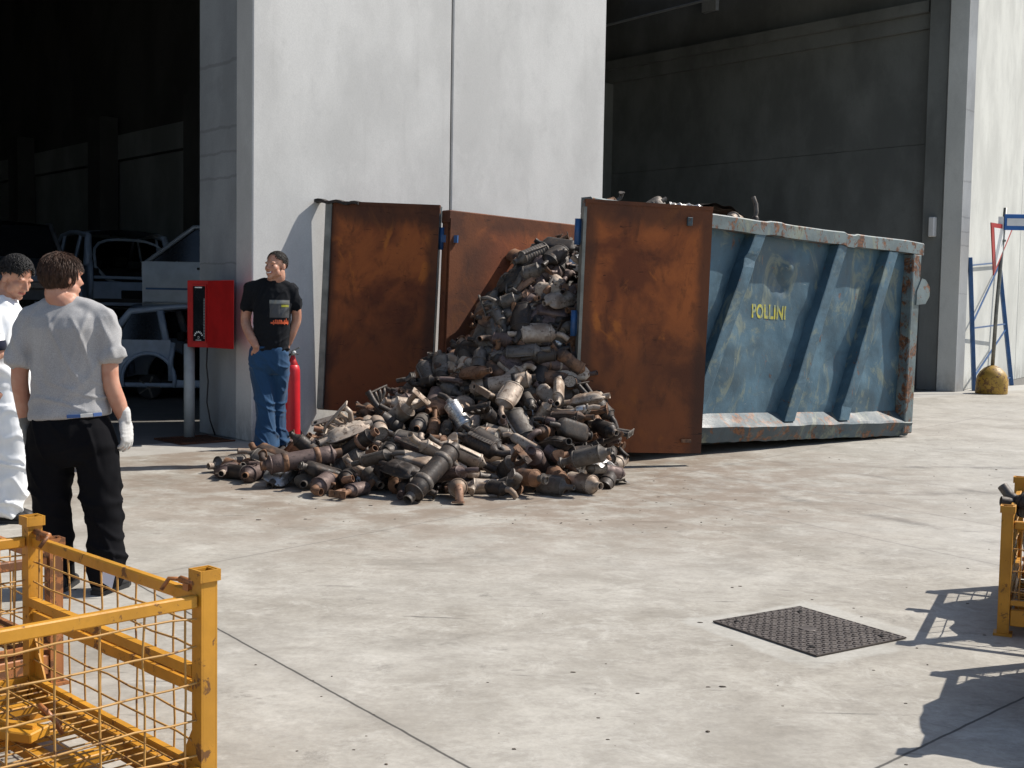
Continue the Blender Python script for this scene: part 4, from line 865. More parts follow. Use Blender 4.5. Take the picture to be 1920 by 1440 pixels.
PILE = [
[4,0.94,-0.662,9.144,0.077,0.38,-0.636,0.565,-0.363,1,1,0,"rust brown elbow-pipe converter, on the front rim below the left door's hinge"],
[7,1.16,-1.227,10.417,0.185,0.163,-0.06,-0.887,0.427,0],
[3,0.91,-0.915,11.197,0.673,0.161,-0.917,-0.36,0.056,1,0,1,"sooty black clamshell converter, halfway up below the left door's hinge"],
[8,0.98,-0.23,9.945,0.114,0.042,-0.094,0.816,-0.569,0],
[5,1.17,-1.652,11.961,0.236,0.899,-0.14,0.039,-0.414,0],
[8,1.17,-0.897,10.365,0.18,0.145,-0.54,0.796,0.233,0],
[4,0.86,-0.784,11.053,0.766,0.222,-0.211,-0.25,0.919,1,0,0,"middle sooty black elbow-pipe converter lying level, high up below the left door's hinge"],
[2,0.92,0.274,12.617,1.713,0.091,-0.906,0.294,-0.29,0],
[2,1.12,-1.614,9.508,0.062,0.707,-0.063,0.063,-0.702,1,5,5,"dull grey flat oval converter, on the front rim by the man in jeans"],
[9,1.13,-1.408,10.071,0.068,0.045,-0.704,0.709,-0.008,0],
[0,1.17,0.229,9.713,0.195,0.434,-0.414,0.13,-0.79,1,4,4,"purplish brown round can, low beside the near door"],
[4,1.02,-0.018,9.269,0.085,0.779,0.404,-0.375,-0.299,1,5,5,"dull grey elbow-pipe converter rising rightwards, on the front rim beside the near door"],
[10,0.93,-2.155,12.533,0.038,0.496,0.021,0.009,0.868,0],
[9,0.89,-0.221,10.166,0.294,0.707,0.034,-0.026,-0.706,0],
[4,1.14,0.518,10.083,0.14,0.005,-0.983,0.182,0.026,0],
[11,1.15,-1.161,10.708,0.304,0.282,-0.775,0.52,0.22,0],
[11,1.16,-0.99,12.628,0.2,0.79,-0.134,-0.117,0.587,0],
[7,1.17,-1.668,11.49,0.146,0.187,-0.58,-0.792,-0.024,1,1,5,"rust brown four-port manifold end-on, halfway up left of the left door"],
[10,0.97,-0.572,9.816,0.047,0.035,0.007,0.57,-0.821,0],
[7,1.06,-0.08,10.586,0.642,0.271,-0.105,0.091,-0.953,1,5,2,"dull grey four-port manifold, halfway up below the rusty far wall"],
[4,1.02,-1.79,10.506,0.076,0.178,0.353,-0.893,-0.214,0],
[5,1.07,-0.1,10.696,0.782,0.015,-0.103,-0.288,0.952,1,2,0,"pale tan long banded muffler, high up below the rusty far wall"],
[4,0.88,0.121,10.183,0.203,0.492,0.475,0.358,0.636,0],
[9,0.93,-0.399,9.383,0.044,0.199,-0.0,0.0,-0.98,1,0,0,"sooty black pleated box converter lying level, on the front rim below the rusty far wall"],
[10,0.88,-1.463,9.782,0.061,0.955,0.032,0.291,-0.041,0],
[3,0.82,-1.118,11.641,0.497,0.066,0.959,0.174,-0.213,0],
[1,0.96,-0.379,12.382,1.024,0.715,0.641,-0.212,0.177,0],
[9,0.93,-1.185,11.734,0.302,0.848,0.172,-0.281,-0.414,0],
[10,1.11,-0.702,12.356,0.571,0.255,-0.282,0.055,0.923,0],
[1,1.17,-1.194,9.822,0.084,0.544,0.144,0.212,0.799,1,2,2,"pale tan ribbed can, on the front rim below the left door"],
[5,0.91,-1.927,12.715,0.067,0.48,-0.213,0.346,-0.777,0],
[0,1.03,-1.603,10.533,0.075,0.415,-0.28,0.517,-0.695,0],
[9,0.84,-0.173,12.596,1.207,0.677,-0.006,-0.513,-0.527,0],
[1,0.91,-0.658,10.379,0.35,0.51,0.459,0.144,0.713,1,5,0,"dull grey ribbed can, halfway up below the left door's hinge"],
[7,0.98,-1.039,12.095,0.441,0.298,0.078,-0.95,-0.061,0],
[4,0.98,1.303,12.833,2.136,0.762,0.455,-0.35,-0.298,0],
[9,1.13,-0.764,12.42,0.445,0.119,0.265,0.307,-0.906,0],
[1,1.07,0.19,12.316,1.693,0.53,0.746,-0.319,0.246,0],
[1,1.02,-2.121,9.772,0.074,0.641,-0.385,-0.342,0.57,1,4,1,"purplish brown ribbed can, on the front rim by the man in jeans"],
[1,1.04,-1.657,9.92,0.075,0.308,0.525,-0.685,-0.401,1,5,4,"dull grey ribbed can, on the front rim by the man in jeans"],
[0,0.99,-0.613,12.573,0.614,0.436,0.052,-0.646,0.624,0],
[10,1.07,0.614,10.543,0.283,0.887,0.302,0.265,-0.227,0],
[6,1.06,-0.164,12.778,1.384,0.217,-0.037,0.156,0.963,1,0,1,"sooty black twin-pipe converter, high up below the rusty far wall"],
[11,1.14,-1.094,12.357,0.469,0.032,0.719,0.695,0.004,0],
[2,0.87,0.401,10.552,0.527,0.267,0.183,-0.941,0.103,1,0,0,"sooty black flat oval converter rising leftwards, halfway up beside the near door"],
[6,1.15,-0.201,10.102,0.174,0.077,0.056,0.275,-0.957,0],
[9,0.94,-0.873,12.229,0.511,0.54,-0.054,-0.033,0.839,0],
[9,0.85,0.695,12.062,1.902,0.529,-0.039,0.031,-0.847,0],
[2,0.99,-0.521,9.602,0.053,0.0,-0.143,-0.99,0.0,1,0,4,"sooty black flat oval converter lying level, on the front rim below the rusty far wall"],
[8,0.98,0.895,11.901,1.828,0.111,-0.047,0.775,0.62,0],
[1,0.88,-1.834,11.885,0.078,0.006,-0.139,0.958,-0.251,0],
[10,0.93,-0.362,12.194,1.021,0.877,-0.25,-0.38,0.157,0],
[9,0.92,-1.328,11.15,0.222,0.522,0.13,0.139,-0.832,0],
[9,1.21,-1.001,9.743,0.152,0.941,-0.146,0.255,-0.167,1,4,0,"purplish brown pleated box converter, low below the left door"],
[1,1.05,-0.886,9.326,0.076,0.579,-0.348,-0.38,0.632,1,1,1,"rust brown ribbed can, on the front rim below the left door"],
[4,0.94,0.625,10.659,0.566,0.45,0.242,0.113,0.852,1,2,0,"pale tan elbow-pipe converter, halfway up beside the near door"],
[2,0.88,-0.086,12.632,1.337,0.742,-0.613,0.01,-0.272,0],
[3,0.89,-1.335,12.1,0.147,0.784,0.007,-0.135,-0.606,0],
[6,1.06,0.561,10.392,0.544,0.989,0.102,-0.095,-0.058,1,0,1,"left sooty black twin-pipe converter lying level, halfway up under the near door"],
[7,0.91,-1.029,11.352,0.597,0.016,0.279,0.908,-0.311,1,2,5,"pale tan four-port manifold, halfway up below the left door"],
[11,1.12,-2.205,10.159,0.072,0.024,0.294,-0.955,-0.015,1,3,1,"shiny silver foil-wrapped can, low by the man in jeans"],
[0,1.08,0.12,9.301,0.138,0.781,-0.453,0.185,-0.389,1,1,5,"rust brown round can, on the front rim beside the near door"],
[10,1.17,-1.121,11.051,0.329,0.793,0.546,-0.101,-0.251,0],
[9,1.09,-1.001,10.988,0.443,0.056,0.831,-0.554,0.004,0],
[1,0.96,-0.203,12.889,1.248,0.399,-0.744,0.471,-0.256,0],
[0,1.21,-1.417,10.747,0.216,0.605,0.781,0.118,0.101,0],
[4,1.16,-0.402,9.028,0.086,0.056,0.74,-0.668,0.063,1,2,6,"pale tan elbow-pipe converter, on the front rim below the rusty far wall"],
[2,1.11,-1.536,10.911,0.278,0.095,0.067,-0.993,0.02,1,2,6,"pale tan flat oval converter, halfway up left of the left door"],
[4,0.94,-1.927,9.931,0.085,0.162,-0.171,-0.541,-0.807,1,0,1,"sooty black elbow-pipe converter, low by the man in jeans"],
[4,0.94,-1.758,10.753,0.194,0.084,0.987,-0.06,-0.125,1,2,5,"pale tan elbow-pipe converter, low left of the left door"],
[3,1.13,-0.629,9.701,0.158,0.044,0.727,-0.674,0.121,0],
[10,1.1,-0.522,10.455,0.333,0.105,0.189,0.705,0.676,0],
[2,1.15,-1.432,10.21,0.189,0.397,-0.064,-0.05,0.914,0],
[11,0.84,-0.278,12.586,0.932,0.502,-0.469,-0.299,0.662,0],
[0,1.13,-0.025,10.54,0.505,0.003,-0.121,-0.595,0.795,1,5,1,"dull grey round can, halfway up below the rusty far wall"],
[6,0.94,-0.955,10.588,0.266,0.155,-0.765,-0.575,-0.248,0],
[3,0.87,-0.397,10.532,0.404,0.249,-0.939,0.233,0.043,0],
[4,1.17,-1.442,9.144,0.087,0.049,-0.799,-0.595,-0.068,1,4,1,"purplish brown elbow-pipe converter, on the front rim left of the left door"],
[9,1.02,-0.977,10.019,0.122,0.387,-0.544,-0.717,0.198,0],
[3,0.86,0.69,11.821,1.957,0.362,0.804,0.379,0.281,0],
[10,1.12,0.383,9.799,0.093,0.048,-0.467,0.763,-0.444,0],
[7,1.12,0.122,9.675,0.081,0.016,0.738,-0.675,0.017,1,4,0,"purplish brown four-port manifold, on the front rim beside the near door"],
[2,0.97,-1.147,12.263,0.221,0.952,-0.034,0.001,0.304,0],
[0,1.07,-0.829,10.062,0.131,0.614,-0.48,0.539,-0.32,0],
[3,0.98,-1.629,11.039,0.136,0.008,-0.226,0.395,0.89,0],
[9,0.89,-0.704,10.158,0.137,0.793,0.111,0.099,-0.591,0],
[8,1.07,-0.761,11.979,0.746,0.764,0.438,-0.381,-0.28,0],
[0,1.0,-1.203,12.035,0.3,0.95,0.201,-0.195,-0.137,0],
[9,0.88,-1.378,11.365,0.202,0.958,0.153,-0.224,0.098,0],
[4,0.89,0.526,9.758,0.093,0.741,0.001,0.335,0.582,1,5,1,"dull grey elbow-pipe converter end-on, on the front rim beside the near door"],
[4,0.89,-0.543,10.247,0.206,0.687,-0.36,-0.449,0.443,0],
[4,0.92,-0.107,9.134,0.076,0.172,-0.249,-0.814,0.497,1,0,2,"sooty black elbow-pipe converter, on the front rim below the rusty far wall"],
[3,0.88,-1.617,12.813,0.148,0.601,0.567,0.022,-0.563,0],
[2,0.87,-0.72,10.46,0.259,0.351,-0.768,0.534,0.035,0],
[6,1.13,-1.576,12.072,0.136,0.875,0.22,-0.146,-0.406,0],
[1,1.02,-1.655,10.888,0.127,0.116,-0.068,0.951,-0.279,0],
[4,1.06,-1.277,9.272,0.115,0.111,0.696,0.701,0.108,1,0,6,"sooty black elbow-pipe converter, on the front rim below the left door"],
[4,1.09,0.594,12.341,2.012,0.047,0.595,-0.802,-0.02,0],
[6,0.9,-1.797,11.688,0.074,0.458,0.058,-0.041,-0.886,0],
[3,1.04,-0.603,12.159,0.922,0.152,-0.961,-0.225,0.048,0],
[10,0.88,-2.104,11.606,0.035,0.954,-0.296,0.037,0.035,0],
[6,0.93,-1.174,9.087,0.054,0.0,-0.502,0.865,-0.0,1,4,1,"purplish brown twin-pipe converter, on the front rim below the left door"],
[0,1.03,-1.219,10.187,0.114,0.29,-0.833,0.432,-0.188,0],
[2,1.1,0.714,11.313,1.445,0.248,-0.219,0.603,-0.726,1,4,1,"right purplish brown flat oval converter lying level, near the top beside the near door"],
[6,0.9,-0.112,10.359,0.334,0.007,-0.87,0.469,0.15,1,5,4,"dull grey twin-pipe converter, low below the rusty far wall"],
[5,1.07,-1.433,12.618,0.108,0.073,0.023,0.599,-0.797,0],
[1,0.99,-0.92,10.648,0.449,0.328,-0.889,0.317,-0.036,1,0,2,"sooty black ribbed can, halfway up below the left door's hinge"],
[8,0.83,-0.653,11.978,0.867,0.059,-0.592,0.342,-0.728,0],
[8,0.98,-1.082,11.825,0.383,0.454,-0.532,-0.442,0.562,0],
[0,1.13,-0.787,10.28,0.45,0.662,0.323,0.216,0.641,1,5,1,"dull grey round can, halfway up below the left door's hinge"],
[3,1.07,-1.726,12.397,0.06,0.049,0.986,0.156,-0.006,0],
[8,0.92,-0.989,11.854,0.47,0.586,0.348,0.338,0.649,0],
[10,1.04,-1.539,10.065,0.135,0.738,-0.39,0.24,-0.495,0],
[1,0.98,-2.085,11.336,0.105,0.178,0.018,-0.901,0.394,1,4,2,"purplish brown ribbed can, low by the man in jeans"],
[2,1.09,-0.452,10.519,0.588,0.029,-0.61,0.78,0.133,1,2,2,"left pale tan flat oval converter end-on, halfway up below the rusty far wall"],
[7,0.83,-0.122,12.387,1.302,0.465,0.343,0.813,0.07,0],
[9,1.02,-0.521,12.526,0.925,0.141,-0.348,-0.9,-0.221,1,6,4,"copper coloured pleated box converter, high up below the rusty far wall"],
[4,1.07,0.766,11.61,1.616,0.594,-0.139,0.454,-0.65,0],
[7,1.07,-1.094,9.41,0.093,0.33,-0.325,-0.812,0.354,1,5,2,"dull grey four-port manifold, on the front rim below the left door"],
[3,0.97,-1.343,11.466,0.395,0.958,-0.243,0.048,0.145,1,5,1,"dull grey clamshell converter, halfway up below the left door"],
[0,1.14,-1.221,10.547,0.289,0.972,-0.129,-0.003,-0.195,0],
[1,1.1,0.542,10.197,0.391,0.337,-0.209,0.455,-0.798,1,4,1,"purplish brown ribbed can, low beside the near door"],
[9,0.98,-0.847,11.59,0.819,0.429,-0.672,-0.156,-0.583,1,0,5,"sooty black pleated box converter, high up below the left door's hinge"],
[1,1.03,1.03,11.989,2.071,0.24,0.294,-0.288,-0.879,0],
[1,1.01,0.526,12.016,2.022,0.629,0.725,0.238,0.145,0],
[3,0.97,-0.764,12.204,0.634,0.152,-0.045,0.987,0.04,0],
[1,1.05,-1.539,10.214,0.306,0.262,0.179,0.381,-0.869,1,0,5,"sooty black ribbed can, low left of the left door"],
[6,1.04,-0.697,10.877,0.632,0.606,0.183,0.236,-0.737,1,4,5,"purplish brown twin-pipe converter, halfway up below the left door's hinge"],
[0,0.88,-0.787,9.089,0.101,0.41,0.477,-0.372,-0.683,1,0,4,"sooty black round can, on the front rim below the left door's hinge"],
[6,1.04,-0.021,9.584,0.17,0.656,-0.517,0.053,-0.547,1,5,1,"dull grey twin-pipe converter, low beside the near door"],
[9,1.02,-0.76,9.328,0.248,0.282,0.024,-0.158,0.946,1,2,0,"pale tan pleated box converter, low below the left door's hinge"],
[7,1.03,-1.937,12.16,0.086,0.763,-0.321,0.088,-0.554,0],
[10,0.89,-0.522,12.837,0.855,0.558,0.763,0.202,0.256,0],
[8,0.9,0.529,10.79,0.797,0.621,-0.236,0.113,-0.739,1,0,1,"right sooty black cut-open can end-on, high up beside the near door"],
[10,1.14,-1.082,12.329,0.567,0.101,-0.047,0.487,0.866,1,5,0,"dull grey bent bulged pipe, halfway up below the left door"],
[3,0.83,-0.711,12.44,0.813,0.388,-0.821,-0.197,-0.37,0],
[8,1.19,-1.158,10.252,0.235,0.801,-0.533,0.26,0.084,0],
[2,0.89,-0.951,11.585,0.649,0.598,-0.055,0.556,0.575,1,0,6,"sooty black flat oval converter, high up below the left door's hinge"],
[9,0.91,-0.475,10.201,0.286,0.037,0.262,-0.948,-0.178,0],
[5,1.16,-0.219,9.857,0.24,0.034,0.212,-0.963,-0.165,1,2,5,"pale tan long banded muffler, low below the rusty far wall"],
[11,1.01,0.691,9.515,0.193,0.885,-0.198,-0.052,0.419,1,3,5,"shiny silver foil-wrapped can, on the front rim under the near door"],
[10,1.03,-0.931,12.59,0.322,0.232,-0.233,-0.226,-0.917,0],
[1,1.17,-1.352,12.441,0.172,0.989,-0.122,-0.074,-0.039,0],
[7,1.02,-1.413,10.697,0.377,0.032,0.01,-0.985,-0.167,1,1,2,"rust brown four-port manifold lying level, halfway up left of the left door"],
[6,0.88,-1.969,11.676,0.141,0.024,-0.793,0.602,-0.091,1,1,1,"rust brown twin-pipe converter, low left of the left door"],
[7,1.13,-1.618,11.19,0.179,0.554,-0.198,-0.355,-0.726,1,4,2,"purplish brown four-port manifold, halfway up left of the left door"],
[6,1.1,-1.227,12.772,0.202,0.767,-0.512,-0.178,-0.342,0],
[2,0.96,-2.073,10.112,0.143,0.158,-0.969,0.139,0.13,1,5,2,"dull grey flat oval converter, low by the man in jeans"],
[2,0.96,-1.91,10.518,0.173,0.304,0.85,-0.348,0.254,1,6,1,"copper coloured flat oval converter, low by the man in jeans"],
[0,1.19,0.569,9.471,0.078,0.181,0.388,0.819,0.381,1,2,2,"pale tan round can, on the front rim under the near door"],
[7,0.91,-1.225,11.181,0.467,0.163,0.541,-0.289,0.773,1,1,5,"rust brown four-port manifold, halfway up below the left door"],
[6,0.98,-1.309,9.952,0.302,0.039,-0.075,0.278,0.957,1,2,2,"pale tan twin-pipe converter, low below the left door"],
[1,0.85,-0.223,10.467,0.546,0.03,0.825,-0.49,-0.28,1,5,1,"dull grey ribbed can, halfway up below the rusty far wall"],
[3,1.01,0.708,11.381,1.828,0.96,0.212,0.108,0.146,1,2,0,"pale tan clamshell converter lying level, near the top beside the near door"],
[0,1.08,-1.347,11.966,0.371,0.139,0.752,0.492,0.415,0],
[3,1.07,1.232,11.908,2.13,0.272,-0.217,0.937,0.035,1,4,1,"purplish brown clamshell converter, low below the left door"],
[3,0.97,-0.953,9.989,0.246,0.165,-0.973,0.107,0.118,0],
[2,1.08,0.646,12.489,2.117,0.969,-0.142,-0.033,-0.201,0],
[1,0.96,-0.801,9.702,0.183,0.716,0.093,-0.202,-0.662,1,3,0,"shiny silver ribbed can, low below the left door"],
[0,1.03,-0.947,9.668,0.276,0.783,0.168,0.238,0.549,1,5,0,"dull grey round can, on the front rim below the left door"],
[2,0.9,-0.975,9.37,0.183,0.066,-0.778,-0.625,-0.024,1,0,0,"sooty black flat oval converter end-on, halfway up below the left door's hinge"],
[9,1.11,-0.786,10.211,0.289,0.247,-0.507,-0.825,0.028,0],
[0,0.86,-0.619,12.164,0.766,0.727,-0.596,-0.323,0.109,1,4,4,"purplish brown round can, halfway up below the left door"],
[8,1.12,-1.125,10.049,0.439,0.365,-0.721,0.589,0.015,1,2,0,"pale tan cut-open can, halfway up beside the near door"],
[4,1.12,0.304,10.153,0.398,0.735,-0.496,-0.181,0.426,1,1,4,"rust brown elbow-pipe converter end-on, near the top beside the near door"],
[1,0.89,0.528,11.347,1.698,0.07,-0.353,0.807,0.469,0],
[0,1.07,-0.984,12.236,0.358,0.514,-0.83,-0.203,-0.072,0],
[8,1.0,-0.755,9.491,0.07,0.558,-0.45,0.476,-0.51,1,1,5,"rust brown cut-open can, on the front rim below the rusty far wall"],
[2,0.91,-0.474,9.181,0.171,0.079,0.28,0.943,-0.163,1,4,4,"purplish brown flat oval converter, halfway up below the left door's hinge"],
[0,0.95,-1.032,10.919,0.574,0.426,-0.866,-0.216,-0.145,1,4,6,"purplish brown round can, halfway up below the rusty far wall"],
[10,0.98,-0.059,10.253,0.427,0.739,-0.128,0.302,0.588,1,5,4,"dull grey bent bulged pipe, halfway up below the rusty far wall"],
[0,1.03,-0.121,10.134,0.395,0.012,0.993,-0.007,-0.116,0],
[6,0.85,-1.415,11.334,0.298,0.651,0.333,-0.281,-0.621,0],
[9,1.01,-0.761,11.684,0.815,0.083,-0.496,-0.274,0.82,1,2,0,"pale tan pleated box converter rising rightwards, halfway up beside the near door"],
[2,1.08,0.079,10.316,0.462,0.279,-0.444,-0.811,-0.259,1,5,2,"dull grey flat oval converter, halfway up below the rusty far wall"],
[10,1.09,-0.517,10.446,0.454,0.306,0.547,0.517,0.583,1,0,0,"sooty black bent bulged pipe, high up below the left door's hinge"],
[1,1.07,-0.806,11.31,0.823,0.813,0.094,0.264,-0.51,1,5,1,"dull grey ribbed can, halfway up beside the near door"],
[9,0.9,0.348,10.689,0.663,0.299,0.199,-0.608,0.708,1,2,4,"pale tan pleated box converter, low below the left door"],
[1,1.11,-1.323,9.672,0.167,0.769,0.585,-0.235,0.109,1,5,1,"dull grey ribbed can, halfway up below the left door"],
[9,0.86,-1.191,10.636,0.4,0.244,-0.952,-0.072,0.17,1,2,1,"pale tan pleated box converter, on the front rim left of the left door"],
[9,1.11,-1.471,9.447,0.129,0.178,0.301,-0.936,-0.046,1,0,5,"sooty black pleated box converter rising leftwards, on the front rim below the rusty far wall"],
[3,1.22,-0.019,9.841,0.121,0.385,0.898,0.2,0.075,0],
[1,1.05,-1.04,11.264,0.485,0.681,-0.607,0.072,-0.402,0],
[11,0.94,-1.475,12.286,0.258,0.358,0.872,0.125,-0.31,1,3,5,"shiny silver foil-wrapped can, low below the left door's hinge"],
[4,1.02,-0.613,9.774,0.347,0.887,0.387,-0.099,-0.232,1,1,2,"rust brown elbow-pipe converter, halfway up below the left door"],
[7,1.17,-1.272,10.095,0.347,0.288,-0.159,-0.486,-0.81,0],
[4,0.92,-0.618,9.387,0.173,0.012,-0.992,0.121,-0.032,1,0,5,"sooty black elbow-pipe converter, high up below the rusty far wall"],
[2,0.91,-0.37,12.702,1.137,0.0,-0.987,-0.154,-0.047,1,6,4,"copper coloured flat oval converter, on the front rim beside the near door"],
[8,1.16,0.375,9.463,0.111,0.813,0.14,0.141,-0.547,0],
[1,0.95,-0.287,12.393,1.29,0.159,-0.426,0.406,0.793,1,5,5,"dull grey ribbed can, low beside the near door"],
[4,1.18,0.348,9.961,0.144,0.705,0.637,-0.303,-0.077,1,0,4,"sooty black elbow-pipe converter, halfway up by the man in jeans"],
[7,0.9,-2.121,11.728,0.089,0.128,0.495,-0.774,0.373,1,5,1,"dull grey four-port manifold, low beside the near door"],
[8,0.88,0.361,9.747,0.259,0.046,-0.324,-0.753,-0.57,1,4,5,"purplish brown cut-open can, halfway up below the rusty far wall"],
[1,1.02,-0.455,10.165,0.541,0.44,-0.192,-0.876,0.054,1,3,0,"shiny silver ribbed can, low by the man in jeans"],
[5,1.08,-1.678,9.502,0.222,0.687,-0.697,-0.186,0.087,1,4,1,"purplish brown long banded muffler, low under the near door"],
[10,0.84,0.797,10.261,0.318,0.92,-0.234,-0.024,-0.315,0],
[5,0.95,-1.229,12.614,0.29,0.07,0.959,-0.262,0.089,1,1,5,"rust brown long banded muffler, low below the rusty far wall"],
[2,0.91,-0.212,9.818,0.376,0.261,0.157,-0.302,0.903,0],
[9,0.9,-0.613,12.441,0.667,0.13,0.104,0.967,-0.192,0],
[8,0.88,-0.576,10.672,0.474,0.004,-0.473,0.56,0.68,1,5,5,"dull grey cut-open can, on the front rim under the near door"],
[11,1.2,0.841,9.953,0.106,0.184,0.268,-0.92,-0.217,1,3,4,"shiny silver foil-wrapped can, halfway up beside the near door"],
[9,1.04,0.517,9.996,0.445,0.537,-0.755,-0.197,0.32,0],
[1,1.18,-0.647,12.665,0.493,0.282,-0.289,0.901,-0.158,1,6,1,"copper coloured ribbed can, low below the left door's hinge"],
[3,0.98,-0.771,9.613,0.326,0.966,-0.08,0.167,-0.179,1,0,4,"sooty black clamshell converter, high up below the left door's hinge"],
[0,0.95,-0.988,11.446,0.671,0.074,-0.483,-0.582,0.65,0],
[11,0.86,0.273,10.173,0.208,0.156,0.583,-0.796,0.05,1,3,1,"shiny silver foil-wrapped can, on the front rim below the rusty far wall"],
[3,0.89,-0.186,9.62,0.073,0.906,-0.324,0.16,-0.22,0],
[4,0.85,0.141,12.187,1.74,0.365,-0.11,0.883,0.272,1,4,5,"left purplish brown elbow-pipe converter rising rightwards, low under the near door"],
[1,0.98,0.513,10.411,0.306,0.882,0.464,-0.033,0.076,1,0,6,"right sooty black ribbed can lying level, near the top beside the near door"],
[4,1.06,0.698,11.326,1.951,0.729,0.524,0.096,0.429,1,4,2,"right purplish brown elbow-pipe converter rising rightwards, low under the near door"],
[10,0.86,0.762,10.479,0.324,0.871,0.429,0.13,-0.2,1,4,4,"purplish brown bent bulged pipe rising leftwards, near the top beside the near door"],
[4,0.84,0.63,11.321,1.602,0.339,0.351,-0.495,-0.719,0],
[9,0.89,-1.216,12.362,0.364,0.128,-0.573,-0.73,0.35,0],
[0,0.89,-1.079,10.35,0.302,0.909,0.371,0.017,-0.186,1,1,4,"rust brown round can, halfway up below the left door"],
[1,0.87,-1.34,11.217,0.425,0.12,-0.857,-0.455,0.209,0],
[2,0.89,0.404,12.258,2.011,0.36,0.047,0.927,0.096,0],
[7,0.89,-1.042,12.159,0.59,0.144,0.766,-0.626,-0.037,1,0,2,"sooty black four-port manifold, halfway up below the left door"],
[1,0.92,-1.3,10.405,0.386,0.355,-0.279,-0.27,0.85,0],
[1,1.06,0.123,12.484,1.544,0.328,-0.887,-0.125,-0.301,0],
[4,0.87,-0.409,9.94,0.191,0.921,0.265,-0.213,0.188,0],
[0,1.01,0.632,9.841,0.192,0.017,0.457,0.872,0.176,1,0,0,"sooty black round can, halfway up under the near door"],
[6,1.03,0.796,10.501,0.43,0.972,0.093,0.093,-0.196,0],
[1,1.14,0.557,10.207,0.224,0.125,0.159,0.8,0.565,1,1,4,"left rust brown ribbed can lying level, halfway up beside the near door"],
[10,0.92,0.251,10.571,0.467,0.68,0.38,0.43,-0.456,1,2,4,"pale tan bent bulged pipe upright, halfway up beside the near door"],
[0,0.82,0.145,10.553,0.65,0.137,-0.77,0.618,0.075,0],
[8,0.88,-1.256,11.836,0.384,0.775,0.418,0.161,0.446,1,4,1,"purplish brown cut-open can, halfway up below the left door"],
[10,0.94,-1.157,10.912,0.4,0.849,-0.118,0.321,-0.402,1,2,0,"pale tan bent bulged pipe, halfway up below the rusty far wall"],
[3,0.89,-0.556,10.199,0.424,0.57,-0.364,-0.436,0.594,0],
[3,0.83,-0.906,11.921,0.666,0.937,0.158,-0.096,-0.296,0],
[4,0.99,0.906,11.615,1.712,0.046,-0.309,0.785,-0.535,1,4,0,"purplish brown elbow-pipe converter, halfway up below the left door's hinge"],
[10,1.18,-1.273,12.823,0.323,0.858,0.512,0.006,0.045,0],
[2,1.02,-0.84,10.025,0.351,0.188,0.055,-0.058,0.979,0],
[9,0.94,-1.485,10.565,0.193,0.013,-0.378,0.806,-0.456,0],
[9,0.97,0.842,12.082,1.975,0.696,-0.192,-0.404,0.562,1,2,0,"pale tan pleated box converter, low beside the near door"],
[11,1.02,-0.726,11.473,0.812,0.022,0.447,0.012,-0.894,1,3,6,"shiny silver foil-wrapped can, on the front rim below the left door's hinge"],
[4,1.14,0.586,9.667,0.286,0.106,-0.027,0.616,-0.78,1,0,1,"left sooty black elbow-pipe converter lying level, high up below the left door's hinge"],
[3,0.99,-0.849,9.099,0.212,0.002,-0.339,-0.919,-0.199,1,5,0,"dull grey clamshell converter, halfway up beside the near door"],
[1,0.94,-0.934,12.135,0.731,0.075,0.149,-0.81,-0.562,0],
[0,0.85,0.271,10.422,0.542,0.088,-0.516,-0.29,0.801,1,2,4,"pale tan round can, low beside the near door"],
[10,1.04,-0.405,12.663,0.696,0.443,-0.471,-0.409,0.644,0],
[9,0.94,0.135,9.956,0.32,0.102,0.95,-0.178,-0.234,0],
[11,1.13,-1.657,11.323,0.262,0.97,-0.146,0.124,0.15,0],
[0,0.91,0.29,12.428,1.74,0.472,0.868,-0.137,-0.078,1,0,0,"left sooty black round can lying level, high up below the rusty far wall"],
[3,0.88,0.641,11.607,1.921,0.34,-0.053,0.459,-0.819,1,3,4,"shiny silver clamshell converter, low under the near door"],
[10,1.05,-0.46,12.78,0.994,0.365,0.116,-0.557,-0.737,0],
[10,1.0,0.548,10.087,0.274,0.015,-0.175,-0.635,0.753,0],
[2,0.87,-1.167,10.924,0.303,0.952,0.006,0.0,-0.305,1,4,0,"purplish brown flat oval converter, halfway up below the rusty far wall"],
[11,1.07,0.844,11.751,1.765,0.305,-0.193,-0.038,-0.932,0],
[6,1.03,-0.347,10.368,0.445,0.653,0.101,0.248,-0.708,0],
[1,0.88,1.631,12.296,2.125,0.446,0.483,0.355,0.665,0],
[1,0.97,-0.514,12.719,0.769,0.47,-0.843,-0.107,-0.236,0],
[11,0.98,-0.706,9.887,0.247,0.097,0.945,0.23,-0.212,0],
[3,0.89,-0.703,12.301,0.868,0.163,-0.094,0.956,0.225,1,3,2,"shiny silver clamshell converter, low beside the near door"],
[2,0.92,-0.456,12.105,1.044,0.306,0.247,0.155,-0.907,0],
[3,1.16,0.378,9.922,0.333,0.81,-0.179,0.0,-0.558,1,0,5,"sooty black clamshell converter, halfway up below the left door"],
[5,1.07,-0.953,12.524,0.611,0.242,-0.524,-0.517,0.632,0],
[2,0.97,-1.363,12.23,0.373,0.034,0.965,-0.236,-0.109,1,1,1,"rust brown flat oval converter, halfway up beside the near door"],
[8,0.99,0.705,11.595,1.78,0.478,-0.432,-0.169,0.746,1,5,6,"dull grey cut-open can, halfway up below the left door"],
[2,0.95,0.414,10.553,0.728,0.432,0.582,0.28,0.63,1,2,2,"right pale tan flat oval converter end-on, halfway up below the rusty far wall"],
[8,1.1,-1.034,10.282,0.44,0.212,0.173,-0.831,0.484,1,0,0,"sooty black cut-open can, near the top beside the near door"],
[2,1.0,-0.021,10.402,0.702,0.345,-0.751,-0.547,-0.131,0],
